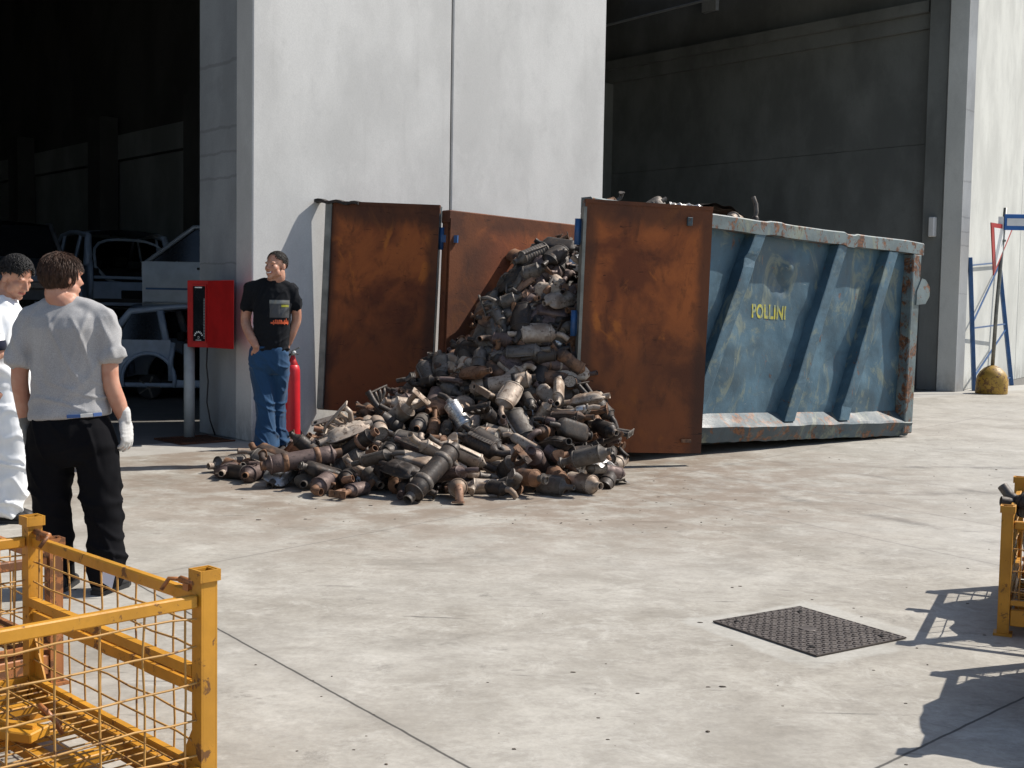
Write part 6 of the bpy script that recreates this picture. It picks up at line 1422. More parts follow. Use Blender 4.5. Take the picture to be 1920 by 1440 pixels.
[9,0.96,0.346,12.798,1.976,0.423,0.01,0.725,0.543,0],
[4,0.97,-0.57,10.91,0.713,0.913,0.225,0.097,-0.327,0],
[9,1.12,-0.844,11.772,0.64,0.785,-0.19,-0.589,0.012,0],
[1,1.05,-0.579,10.797,0.581,0.749,-0.583,0.221,-0.224,1,3,4,"shiny silver ribbed can, high up beside the near door"],
[0,0.98,-0.125,13.128,1.6,0.365,0.054,0.746,0.554,0],
[0,1.15,-1.054,10.439,0.17,0.369,0.064,0.355,-0.857,0],
[2,0.98,0.401,11.514,1.981,0.48,0.095,0.319,-0.812,0],
[4,1.05,2.68,14.613,2.11,0.24,0.114,0.005,0.964,0],
[3,1.09,0.349,10.322,0.222,-0.15,0.317,-0.814,-0.462,0],
[6,1.02,-0.475,12.224,0.878,0.421,-0.227,0.722,-0.5,0],
[6,1.02,3.075,15.301,2.11,0.587,-0.112,0.202,-0.776,0],
[4,1.06,0.01,10.784,0.849,0.288,0.182,0.723,-0.601,0],
[10,1.0,0.695,11.768,1.811,-0.334,-0.516,0.709,0.345,0],
[0,1.1,0.017,12.461,1.406,0.141,0.402,-0.401,-0.811,1,1,6,"rust brown round can, high up beside the near door"],
[8,1.04,3.971,14.012,2.11,0.966,0.195,0.098,0.142,1,2,0,"pale tan cut-open can, low under the near door"],
[5,1.02,0.235,12.818,1.816,0.397,0.018,0.593,0.7,0],
[4,1.07,-1.701,10.333,0.055,0.786,0.169,-0.15,-0.575,0],
[10,1.03,-0.089,9.49,0.05,0.136,-0.231,-0.962,0.047,1,2,6,"pale tan bent bulged pipe, high up beside the near door"],
[1,1.11,-0.331,10.2,0.186,0.176,0.336,0.772,0.509,0],
[3,1.02,-0.891,12.066,0.466,0.882,-0.223,-0.323,0.259,0],
[5,1.0,2.416,14.811,2.11,0.384,-0.916,0.107,-0.039,0],
[11,1.0,0.069,10.461,0.417,0.402,0.468,0.008,0.787,0],
[6,0.97,0.291,10.906,1.033,0.755,0.627,0.058,0.181,0],
[4,1.01,0.878,10.542,0.173,0.683,0.338,0.072,0.643,0],
[1,1.15,1.229,14.099,2.11,0.095,-0.029,-0.066,0.993,0],
[8,1.08,-0.01,13.123,1.797,-0.163,-0.412,-0.851,-0.282,0],
[2,1.13,0.071,11.127,1.376,0.71,0.105,-0.403,0.568,0],
[8,1.09,-1.11,12.5,0.163,0.95,-0.259,-0.138,-0.106,0],
[9,1.13,-2.008,12.365,0.05,0.134,0.976,0.042,0.167,0],
[4,1.04,1.483,13.719,2.11,0.037,-0.998,-0.059,0.007,0],
[0,1.12,-1.554,10.196,0.06,0.144,0.804,-0.577,0.014,0],
[1,1.13,-1.892,10.309,0.05,0.62,0.028,0.112,0.776,0],
[7,0.97,0.051,12.324,1.534,0.852,-0.099,-0.217,0.467,0],
[8,1.09,1.324,13.799,2.11,0.646,-0.011,0.091,0.758,0],
[4,1.02,0.001,11.939,1.74,0.34,-0.353,0.394,0.777,0],
[9,0.99,3.389,14.82,2.11,0.026,0.022,0.904,0.426,0],
[7,1.01,1.025,12.366,2.11,-0.098,-0.227,-0.966,0.076,1,1,4,"rust brown four-port manifold, low by the man in jeans"],
[6,1.02,-1.124,10.028,0.072,0.141,0.975,-0.099,-0.137,1,0,2,"sooty black twin-pipe converter, on the front rim by the man in jeans"],
[4,1.02,-1.534,11.557,0.141,0.373,-0.9,-0.152,-0.166,1,4,6,"purplish brown elbow-pipe converter, low by the man in jeans"],
[8,0.97,-2.049,10.466,0.05,0.082,0.752,-0.617,-0.215,1,0,1,"sooty black cut-open can, low by the man in jeans"],
[0,1.0,0.623,13.558,2.11,0.07,-0.997,-0.037,-0.004,1,0,5,"sooty black round can, on the front rim by the man in jeans"],
[9,1.13,-1.387,9.912,0.05,0.11,0.045,-0.329,-0.937,1,2,4,"pale tan pleated box converter, low by the man in jeans"],
[8,1.11,-1.0,10.236,0.123,0.616,0.258,0.304,-0.68,0],
[3,1.02,-1.934,11.161,0.06,0.176,0.581,-0.791,-0.08,1,4,5,"purplish brown clamshell converter end-on, low by the man in jeans"],
[8,0.99,1.471,12.618,2.11,0.772,0.323,-0.172,-0.52,1,0,1,"left sooty black cut-open can end-on, high up below the rusty far wall"],
[1,1.12,-2.44,10.344,0.062,0.912,-0.092,-0.04,0.398,1,5,2,"dull grey ribbed can, near the top beside the near door"],
[0,0.98,-2.282,9.867,0.062,0.954,0.084,-0.025,-0.288,1,0,5,"sooty black round can, near the top beside the near door"],
[4,1.02,-2.113,9.952,0.062,0.706,-0.003,0.003,-0.708,1,0,4,"sooty black elbow-pipe converter end-on, high up beside the near door"],
[1,0.96,-2.4,10.193,0.062,0.896,-0.024,0.012,-0.442,1,1,5,"right rust brown ribbed can lying level, halfway up beside the near door"],
[2,1.03,-2.385,9.997,0.062,0.715,0.069,-0.067,-0.692,1,4,2,"purplish brown flat oval converter end-on, high up below the rusty far wall"],
[9,1.08,-2.434,10.594,0.062,0.587,-0.031,-0.043,0.808,1,2,1,"pale tan pleated box converter end-on, halfway up beside the near door"],
[5,1.0,-1.805,10.045,0.062,0.544,-0.0,-0.001,0.839,1,6,2,"copper coloured long banded muffler, high up below the rusty far wall"],
[1,1.05,-2.228,10.32,0.062,0.782,-0.082,-0.065,0.615,1,6,0,"copper coloured ribbed can, high up beside the near door"],
[8,0.89,-0.477,11.324,1.001,0.577,-0.138,-0.525,0.611,1,0,0,"right sooty black cut-open can end-on, high up below the rusty far wall"],
[2,0.87,0.213,11.315,1.569,0.912,0.375,0.13,0.099,1,6,0,"copper coloured flat oval converter, near the top below the rusty far wall"],
[9,0.93,0.243,11.389,1.695,0.552,0.56,0.075,-0.614,1,4,1,"purplish brown pleated box converter, high up beside the near door"],
[10,0.95,0.446,11.076,1.122,0.699,0.642,0.235,-0.21,1,3,4,"shiny silver bent bulged pipe, high up below the rusty far wall"],
[3,0.97,0.522,10.873,0.739,0.686,0.392,-0.254,0.558,1,5,2,"right dull grey clamshell converter upright, high up below the rusty far wall"],
[0,0.9,-0.153,10.899,0.884,0.423,-0.052,-0.682,0.594,1,1,0,"rust brown round can, near the top beside the near door"],
[3,0.89,0.069,10.705,0.612,0.96,0.092,0.173,-0.202,1,0,1,"sooty black clamshell converter, high up beside the near door"],
[2,0.93,-0.206,11.145,1.142,0.2,-0.037,-0.416,0.886,1,5,0,"dull grey flat oval converter, high up beside the near door"],
[9,0.82,0.494,11.191,1.349,0.503,0.781,0.235,0.287,1,0,0,"sooty black pleated box converter, halfway up below the rusty far wall"],
[3,0.92,-0.177,11.228,1.313,0.269,0.075,-0.311,0.908,1,1,0,"rust brown clamshell converter, high up beside the near door"],
[10,0.99,-0.075,11.291,1.423,-0.001,0.356,0.071,-0.932,0],
[3,0.88,0.37,10.866,0.818,0.024,-0.105,0.598,-0.794,1,1,1,"rust brown clamshell converter lying level, near the top beside the near door"],
[2,0.89,-0.425,11.207,0.987,0.773,0.226,0.111,-0.583,1,0,5,"sooty black flat oval converter end-on, halfway up beside the near door"],
[8,0.99,-0.165,10.988,0.983,0.257,-0.234,-0.47,0.811,1,0,4,"right sooty black cut-open can lying level, high up below the rusty far wall"],
[9,0.83,0.2,11.204,1.42,0.325,0.323,0.113,-0.882,1,4,0,"purplish brown pleated box converter, near the top beside the near door"],
[8,0.93,0.325,10.942,0.954,0.554,0.821,0.112,0.081,1,4,1,"left purplish brown cut-open can lying level, high up below the rusty far wall"],
[2,0.88,0.236,10.862,0.866,0.554,0.299,0.267,-0.73,0],
[4,0.95,-0.262,10.783,0.645,0.951,0.251,0.105,-0.148,1,5,2,"dull grey elbow-pipe converter, high up beside the near door"],
[8,0.9,0.449,10.964,0.938,0.064,-0.076,0.373,-0.923,1,4,2,"purplish brown cut-open can lying level, near the top beside the near door"],
[4,0.84,0.51,11.297,1.488,0.335,0.446,-0.271,0.785,1,2,6,"pale tan elbow-pipe converter, high up beside the near door"],
[2,0.99,0.318,11.446,1.783,0.144,0.007,0.712,-0.687,1,4,4,"middle purplish brown flat oval converter lying level, near the top beside the near door"],
[1,0.81,0.195,10.756,0.706,0.818,0.551,0.142,-0.085,0],
[2,0.92,0.0,10.897,0.939,0.223,0.259,-0.173,0.924,1,4,4,"purplish brown flat oval converter rising leftwards, high up below the rusty far wall"],
[10,0.99,0.509,11.469,1.777,0.473,0.109,0.515,-0.707,1,4,4,"purplish brown bent bulged pipe rising rightwards, near the top beside the near door"],
[3,0.9,-0.584,11.246,0.865,0.524,0.654,-0.442,-0.321,0],
[6,0.81,-0.384,10.864,0.693,0.977,0.094,-0.119,-0.151,1,5,2,"dull grey twin-pipe converter, halfway up beside the near door"],
[3,0.84,0.362,11.153,1.34,0.897,0.384,0.131,0.174,1,4,5,"purplish brown clamshell converter, low beside the near door"],
[2,0.95,0.095,11.44,1.682,0.918,0.231,-0.324,0.003,1,6,0,"copper coloured flat oval converter, high up beside the near door"],
[1,0.86,0.129,10.893,0.926,0.277,0.391,0.155,-0.864,1,4,1,"purplish brown ribbed can, near the top beside the near door"],
[6,0.82,0.393,11.238,1.479,-0.007,-0.046,0.788,-0.614,0],
[6,0.95,-0.595,11.435,0.932,0.626,0.394,-0.093,-0.667,1,2,4,"pale tan twin-pipe converter, halfway up below the rusty far wall"],
[9,0.96,-0.338,11.289,1.12,0.924,0.179,-0.121,-0.315,1,0,1,"sooty black pleated box converter, high up under the near door"],
[2,0.84,0.484,11.547,1.904,0.66,0.537,0.002,0.525,1,0,4,"sooty black flat oval converter, high up below the rusty far wall"],
[4,0.85,0.303,10.619,0.451,0.636,0.548,0.235,-0.49,1,0,1,"sooty black elbow-pipe converter upright, high up beside the near door"],
[6,0.86,0.194,10.632,0.516,0.888,0.256,0.358,-0.133,1,3,4,"shiny silver twin-pipe converter, halfway up below the rusty far wall"],
[1,0.81,0.224,10.47,0.325,0.376,0.192,-0.506,0.752,1,0,2,"sooty black ribbed can, near the top below the rusty far wall"],
[1,0.97,0.58,11.166,1.188,0.676,0.611,0.066,0.407,1,1,0,"rust brown ribbed can, near the top beside the near door"],
[10,0.83,0.427,11.408,1.718,0.336,0.275,-0.593,0.678,0],
[2,0.94,-0.003,11.54,1.649,0.761,0.204,0.103,-0.608,1,2,0,"right pale tan flat oval converter end-on, near the top beside the near door"],
[10,0.97,-0.458,10.955,0.708,0.892,0.419,0.079,-0.153,1,2,6,"pale tan bent bulged pipe lying level, halfway up beside the near door"],
[9,0.94,0.553,10.97,0.873,0.045,-0.032,0.566,-0.822,1,2,4,"pale tan pleated box converter, high up beside the near door"],
[6,0.89,-0.263,10.934,0.846,0.106,0.108,0.689,-0.708,1,4,4,"purplish brown twin-pipe converter, high up below the rusty far wall"],
[4,0.87,0.584,11.1,1.084,0.386,-0.053,0.778,-0.493,1,1,1,"rust brown elbow-pipe converter, high up below the rusty far wall"],
[3,0.93,-0.023,10.576,0.418,0.76,0.26,0.447,-0.393,0],
[10,0.91,-0.057,11.205,1.315,0.832,0.327,-0.36,0.267,0],
[3,0.96,0.245,11.532,1.906,0.415,-0.004,-0.416,0.81,1,4,4,"purplish brown clamshell converter rising leftwards, high up below the rusty far wall"],
[1,0.97,-0.595,11.554,0.936,0.915,0.217,-0.253,-0.227,0],
[8,0.98,0.575,11.412,1.635,0.857,0.415,-0.009,0.306,1,4,1,"purplish brown cut-open can, low under the near door"],
[1,0.85,0.251,10.711,0.599,0.33,0.36,-0.214,0.846,0],
[4,0.92,0.315,11.032,1.139,0.088,0.238,-0.089,0.963,0],
[2,0.93,-0.111,11.075,1.117,0.352,0.417,0.183,-0.818,1,4,5,"purplish brown flat oval converter upright, near the top beside the near door"],
[4,0.9,-0.248,11.089,1.04,0.93,0.03,-0.155,-0.331,1,5,1,"dull grey elbow-pipe converter, high up below the rusty far wall"],
[4,0.9,0.075,11.605,1.759,0.684,-0.253,-0.549,0.409,0],
[8,0.99,-0.415,11.004,0.811,0.974,0.077,-0.124,-0.172,1,0,5,"left sooty black cut-open can lying level, high up below the rusty far wall"],
[4,0.93,-0.561,11.1,0.775,0.9,0.266,-0.32,-0.131,1,1,2,"rust brown elbow-pipe converter rising rightwards, near the top beside the near door"],
[8,0.99,-0.23,11.409,1.348,0.716,0.411,-0.283,-0.488,1,4,0,"purplish brown cut-open can, near the top below the rusty far wall"],
[4,0.86,0.863,10.72,0.241,0.482,0.744,0.357,0.294,1,4,1,"purplish brown elbow-pipe converter, high up beside the near door"],
[8,0.83,-0.124,11.399,1.463,0.277,-0.313,-0.621,0.663,1,4,2,"right purplish brown cut-open can lying level, high up below the rusty far wall"],
[6,0.93,-0.268,10.645,0.43,0.317,-0.039,0.733,-0.6,1,0,5,"sooty black twin-pipe converter rising rightwards, high up beside the near door"],
[9,0.99,0.359,11.333,1.631,0.045,-0.089,0.722,-0.685,1,2,4,"pale tan pleated box converter, high up below the rusty far wall"],
[0,0.87,-0.482,11.494,1.066,0.672,0.03,-0.36,0.646,1,2,1,"pale tan round can, high up beside the near door"],
[10,0.95,0.645,11.539,1.665,0.673,0.384,0.261,0.577,1,0,1,"sooty black bent bulged pipe, halfway up below the rusty far wall"],
[8,0.89,-0.404,11.093,0.941,0.353,-0.202,-0.577,0.709,1,2,6,"pale tan cut-open can, near the top beside the near door"],
[9,0.97,0.366,11.198,1.426,0.023,0.085,-0.287,0.954,1,4,5,"purplish brown pleated box converter, high up below the rusty far wall"],
[10,0.87,-0.089,11.29,1.408,0.69,-0.007,-0.522,0.5,1,1,5,"rust brown bent bulged pipe, near the top beside the near door"],
[6,0.99,0.196,11.151,1.346,0.758,0.59,0.01,-0.28,1,0,0,"sooty black twin-pipe converter rising leftwards, high up beside the near door"],
[0,0.89,-0.541,11.319,0.944,0.882,0.064,0.085,-0.459,1,2,1,"pale tan round can rising leftwards, high up below the rusty far wall"],
[0,0.93,0.417,11.142,1.279,0.218,-0.034,0.262,-0.94,1,2,0,"pale tan round can lying level, high up below the rusty far wall"],
[0,0.81,-0.048,10.883,0.91,0.9,0.11,0.327,-0.267,0],
[9,0.96,0.078,10.941,1.0,0.365,0.11,0.539,-0.751,1,4,2,"purplish brown pleated box converter, halfway up beside the near door"],
[8,0.94,-0.366,10.822,0.649,0.171,-0.079,-0.48,0.857,1,0,2,"sooty black cut-open can lying level, high up beside the near door"],
[2,0.9,0.398,11.422,1.747,0.451,0.314,-0.037,0.835,1,2,4,"pale tan flat oval converter, low under the near door"],
[3,0.96,-0.194,11.194,1.239,0.65,0.026,-0.638,0.412,1,5,4,"left dull grey clamshell converter upright, high up below the rusty far wall"],
[2,0.86,0.102,11.315,1.541,0.866,0.269,-0.17,-0.385,1,4,6,"purplish brown flat oval converter lying level, near the top below the rusty far wall"],
[8,0.96,0.537,11.19,1.298,0.889,0.326,0.082,0.31,0],
[2,0.98,-0.39,11.29,1.064,0.321,-0.086,-0.416,0.846,0],
[4,0.88,-0.516,11.164,0.865,0.252,-0.123,-0.54,0.794,0],
[0,0.87,0.499,11.249,1.432,0.842,0.262,0.384,-0.274,0],
[1,0.93,0.204,10.606,0.455,0.456,0.394,0.254,-0.756,0],
[9,0.95,0.452,11.117,1.192,0.961,0.153,0.212,0.094,0],
[8,0.96,0.968,10.719,0.083,0.573,0.674,0.211,0.416,0],
[2,0.99,-0.289,11.32,1.244,0.782,0.235,-0.483,0.317,0],
[8,0.85,-0.066,11.265,1.404,0.342,-0.079,-0.169,0.921,1,5,0,"dull grey cut-open can, near the top under the near door"]]
# ---------------------------------------------------------------- the scrap heap
def core_height(x, y):
    bx, by = in_box(x, y); h = heap_h(x, y)
    if bx > .0 and -.1 < by < 2.4: k = min(1, max(0, (bx - .1) / .9)); h = max(h, k * 2.18 + (1 - k) * h)
    return h
def heap_core():
    m = MB(); n = 150; X0, X1, Y0, Y1 = -3.9, 5.2, 8.6, 15.6; keep = {}; vs = []; fs = []
    for i in range(n + 1):
        for j in range(n + 1):
            x = X0 + (X1 - X0) * i / n; y = Y0 + (Y1 - Y0) * j / n; bx, by = in_box(x, y)
            h = core_height(x, y) - .19 + .06 * nz((x, y, 0), 6) + .05 * nz((x, y, 3), 14); f = FM.inverted() @ Vector((x, y, 0))
            ok = h > -.03 and f.y < -.1 and (bx < .12 or (.2 < by < CW - .06 and bx < 5.3)) and not (bx < .12 and x > .75 and y > 10.9) and not (-2.2 < x < -.75 and y > 12.85)
            keep[i, j] = len(vs) if ok else None
            if ok: vs.append((x, y, h))
    for i in range(n):
        for j in range(n):
            q = [keep[i, j], keep[i + 1, j], keep[i + 1, j + 1], keep[i, j + 1]]
            if None not in q: fs.append(q)
    m.add(vs, fs); return m
core = heap_core()
STUFF = [p for p in PILE if p[9] == 0 and not (in_box(p[2], p[3])[0] > .1 and in_box(p[2], p[3])[1] < .46)]
if STUFF:
    for p in STUFF:
        mt = Matrix.Translation(p[2:5]) @ Quaternion(p[5:9]).to_matrix().to_4x4() @ Matrix.Diagonal((p[1],) * 3 + (1,))
        sl = 1 + (int(p[2] * 91 + p[3] * 57) % 4)
        for pn, me, t_ in protos()[p[0]]: core.add([mt @ v.co for v in me.vertices], [list(f.vertices) for f in me.polygons], True, sl)
tag(core.build('buried_scrap', ['scrap_dark', 'charcoal_metal', 'rust_metal', 'grey_metal', 'tan_metal']), 'tangle of buried exhaust scrap filling the heap between the pieces on top', 'scrap', kind='stuff')
cr = random.Random(21)
for p in PILE:
    if p[9] == 0 or (in_box(p[2], p[3])[0] > .4 and in_box(p[2], p[3])[1] < .38): continue
    make_converter(p[0], p[10], p[11], Matrix.Translation(p[2:5]) @ Quaternion(p[5:9]).to_matrix().to_4x4(), p[12], p[1])

# ---------------------------------------------------------------- people
def rloft(mb, rows, seg=22, pw=2.2):
    """rows of (x, y, z, rx, ry): closed superelliptic loft"""
    rings = []
    for x, y, z, rx, ry in rows:
        r_ = []
        for j in range(seg):
            a = 2 * PI * j / seg; ca, sa = math.cos(a), math.sin(a); f = (abs(ca) ** pw + abs(sa) ** pw) ** (-1 / pw); r_.append(Vector((x + rx * ca * f, y + ry * sa * f, z)))
        rings.append(r_)
    mb.loft(rings)
def limb(mb, pts, rad, seg=14, ry=None, ref=None):
    """tapered limb with rounded ends, resampled smoothly"""
    P = [Vector(p) for p in pts]; n = len(P); out = []; ro = []; rq = []; ry = ry or rad
    for i in range(n - 1):
        for k in range(5):
            t = k / 5; p0 = P[max(i - 1, 0)]; p1 = P[i]; p2 = P[i + 1]; p3 = P[min(i + 2, n - 1)]
            q = .5 * ((2 * p1) + (p2 - p0) * t + (2 * p0 - 5 * p1 + 4 * p2 - p3) * t * t + (3 * p1 - p0 - 3 * p2 + p3) * t ** 3)
            out.append(q); s = t * t * (3 - 2 * t); ro.append(rad[i] * (1 - s) + rad[i + 1] * s); rq.append(ry[i] * (1 - s) + ry[i + 1] * s)
    out.append(P[-1]); ro.append(rad[-1]); rq.append(ry[-1])
    d0 = (out[0] - out[1]).normalized(); d1 = (out[-1] - out[-2]).normalized()
    out = [out[0] + d0 * ro[0] * .8, out[0] + d0 * ro[0] * .5] + out + [out[-1] + d1 * ro[-1] * .5, out[-1] + d1 * ro[-1] * .8]
    ro = [ro[0] * .35, ro[0] * .8] + ro + [ro[-1] * .8, ro[-1] * .35]; rq = [rq[0] * .35, rq[0] * .8] + rq + [rq[-1] * .8, rq[-1] * .35]
    mb.tube(out, ro, seg, ry=rq, ref=ref)
def head(mb, Hm, neck_to, s=1., nr=.056):
    def E(c, r, rot=None): mb.ell(Hm @ (Vector(c) * s), [q * s for q in r], 18, 12, rot=(Hm.to_3x3() @ rot if rot is not None else Hm.to_3x3()))
    E((0, -.014, .030), (.076, .096, .086)); E((0, .030, -.03), (.061, .058, .082)); E((0, .042, -.072), (.048, .043, .036)); E((0, .074, -.098), (.022, .02, .019))
    for x in (1, -1): E((x * .034, .056, -.024), (.03, .03, .032)); E((x * .077, -.008, -.012), (.009, .019, .031), Matrix.Rotation(x * .3, 3, 'Z')); E((x * .03, .076, .02), (.026, .014, .010)); E((x * .052, .03, -.062), (.018, .03, .03))
    mb.tube([Hm @ (Vector(p) * s) for p in ((0, .080, .018), (0, .097, -.008), (0, .110, -.030), (0, .092, -.040))], [.008 * s, .010 * s, .0135 * s, .009 * s], 10); E((0, .098, -.034), (.0175, .013, .009))
    E((0, .087, -.060), (.025, .013, .007)); E((0, .085, -.070), (.022, .013, .007))
    limb(mb, [Hm @ Vector((0, -.02, -.05 * s)), Hm @ Vector((0, -.028, -.10 * s)), neck_to], [nr * s, nr * s * .98, nr * 1.25 * s])
def hand(mb, wrist, d, pn, side, curl=.5, s=1., fat=1., spread=.12):
    """wrist point, direction of the fingers, palm normal, side (+1/-1: where the thumb leaves)"""
    d = Vector(d).normalized(); pn = (Vector(pn) - d * Vector(pn).dot(d)).normalized(); w = d.cross(pn) * side; wr = Vector(wrist)
    kn = wr + d * .088 * s
    limb(mb, [wr - d * .01, wr + d * .035 * s, wr + d * .078 * s], [.026 * s * fat, .037 * s * fat, .040 * s * fat], 14, [.019 * s * fat, .016 * s * fat, .0135 * s * fat], ref=w)
    for i, (o, L) in enumerate(((.030, .074), (.010, .083), (-.010, .077), (-.029, .060))):
        c = curl * (1 + .15 * i); b = kn + w * o * s - d * .012 * s; dd = (d + w * spread * (o / .03) * .5).normalized(); pts = [b]; a = 0
        for k, f in enumerate((.45, .32, .25)): a += c * (.5, 1, .8)[k]; pts.append(pts[-1] + (dd * math.cos(a) + pn * math.sin(a)) * (L * f * s + (.008 if k == 0 else 0)))
        limb(mb, pts, [.0096 * s * fat, .0090 * s * fat, .0084 * s * fat, .0074 * s * fat], 10)
    t0 = wr + d * .022 * s + w * .024 * s; limb(mb, [t0, t0 + (d * .6 + w * .7 + pn * .3).normalized() * .036 * s, t0 + (d * .6 + w * .7 + pn * .3).normalized() * .036 * s + (d * .9 + w * .25 + pn * .45).normalized() * .032 * s], [.014 * s * fat, .0115 * s * fat, .009 * s * fat], 10)
def folds(me, fn): disp(me, fn)
def crease(p, sx, sy, sz, o=0., w=.10): return math.exp(-(noise.noise(Vector((p[0] * sx + o, p[1] * sy - o, p[2] * sz + o * .3))) / w) ** 2)
def ridge(p, sx, sy, sz, o=0.): return 1 - 2.2 * abs(noise.noise(Vector((p[0] * sx + o, p[1] * sy - o, p[2] * sz + o * .3))))
def shoe(mb, p, yaw, L=.275, w=.098, h=.10):
    m = Matrix.Translation(p) @ Matrix.Rotation(yaw, 4, 'Z'); rows = []; rings = []
    for y, hw, hh in ((-.085, .02, .05), (-.078, .034, .085), (-.04, .037, .105), (.02, .038, .10), (.07, .043, .075), (.12, .048, .058), (.155, .042, .048), (.178, .02, .03)):
        ring = []
        for j in range(16):
            a = 2 * PI * j / 16; ca, sa = math.cos(a), math.sin(a); ring.append(m @ Vector((hw * ca, y, max(.0, .5 * hh + .5 * hh * sa * (1 if sa > 0 else 1.0)))))
        rings.append(ring)
    mb.loft(rings); mb.add([m @ Vector((x * 1.06, y, z)) for z in (0, .022) for x, y in ((.03, -.088), (.04, 0), (.05, .12), (.03, .175), (-.03, .175), (-.05, .12), (-.04, 0), (-.03, -.088))], [(0, 1, 2, 3, 4, 5, 6, 7), (15, 14, 13, 12, 11, 10, 9, 8)] + [(i, i + 8, (i + 1) % 8 + 8, (i + 1) % 8) for i in range(8)], False, 1)
def hair(Hm, s, cover, n, ln, seed, rad=.0035, lift=.006, down=.8, sweep=(0, 0, 0), cap=(.080, .100, .090), base_z=.03, parent=None, mat='hair_dark', capoff=-.014, jitter=.35):
    """a cap over the skull and many short tapered locks lying over it; cover(x,y,z)->bool in head space on the unit skull"""
    rr = random.Random(seed); m = MB(); vs = []; fs = []
    bm = bmesh.new(); bmesh.ops.create_icosphere(bm, subdivisions=4, radius=1)
    dead = [f for f in bm.faces if not cover(f.calc_center_median())]; bmesh.ops.delete(bm, geom=dead, context='FACES')
    for v in bm.verts:
        u = v.co; k = 1 + .045 * noise.noise(u * 4 + Vector((seed, 0, 0))) + .03 * noise.noise(u * 11); v.co = Hm @ (Vector((u.x * cap[0] * k, u.y * cap[1] * k + capoff, u.z * cap[2] * k + base_z)) * s)
    bm.verts.index_update(); m.add([v.co.copy() for v in bm.verts], [[v.index for v in f.verts] for f in bm.faces], True); bm.free()
    k = 0
    while k < n:
        u = Vector((rr.gauss(0, 1), rr.gauss(0, 1), rr.gauss(0, 1))).normalized()
        if not cover(u): continue
        k += 1; p = Vector((u.x * cap[0], u.y * cap[1] + capoff, u.z * cap[2] + base_z)); t = (Vector((0, -.15, -1)) * down + Vector(sweep) + Vector((rr.gauss(0, jitter), rr.gauss(0, jitter), rr.gauss(0, jitter)))); t = (t - u * t.dot(u)).normalized()
        L = ln * rr.uniform(.6, 1.25); pts = [p - u * .003]
        for q in range(3): pts.append(pts[-1] + (t * L / 3) + u * (lift * (1 - q * .75)) - u * (L * L * .9 if q else 0))
        m.tube([Hm @ (x * s) for x in pts], [rad, rad * 1.2, rad * .9, rad * .2], 5, ry=[rad * .6] * 4, cap=False)
    return m.build('hair', mat, parent)
def assign(me, fn):
    for p in me.polygons: p.material_index = fn(p.center)
def headmat(pos, fwd, up=(0, 0, 1)):
    f = Vector(fwd).normalized(); r = f.cross(Vector(up)).normalized(); u = r.cross(f); return Matrix.Translation(pos) @ Matrix((r, f, u)).transposed().to_4x4()

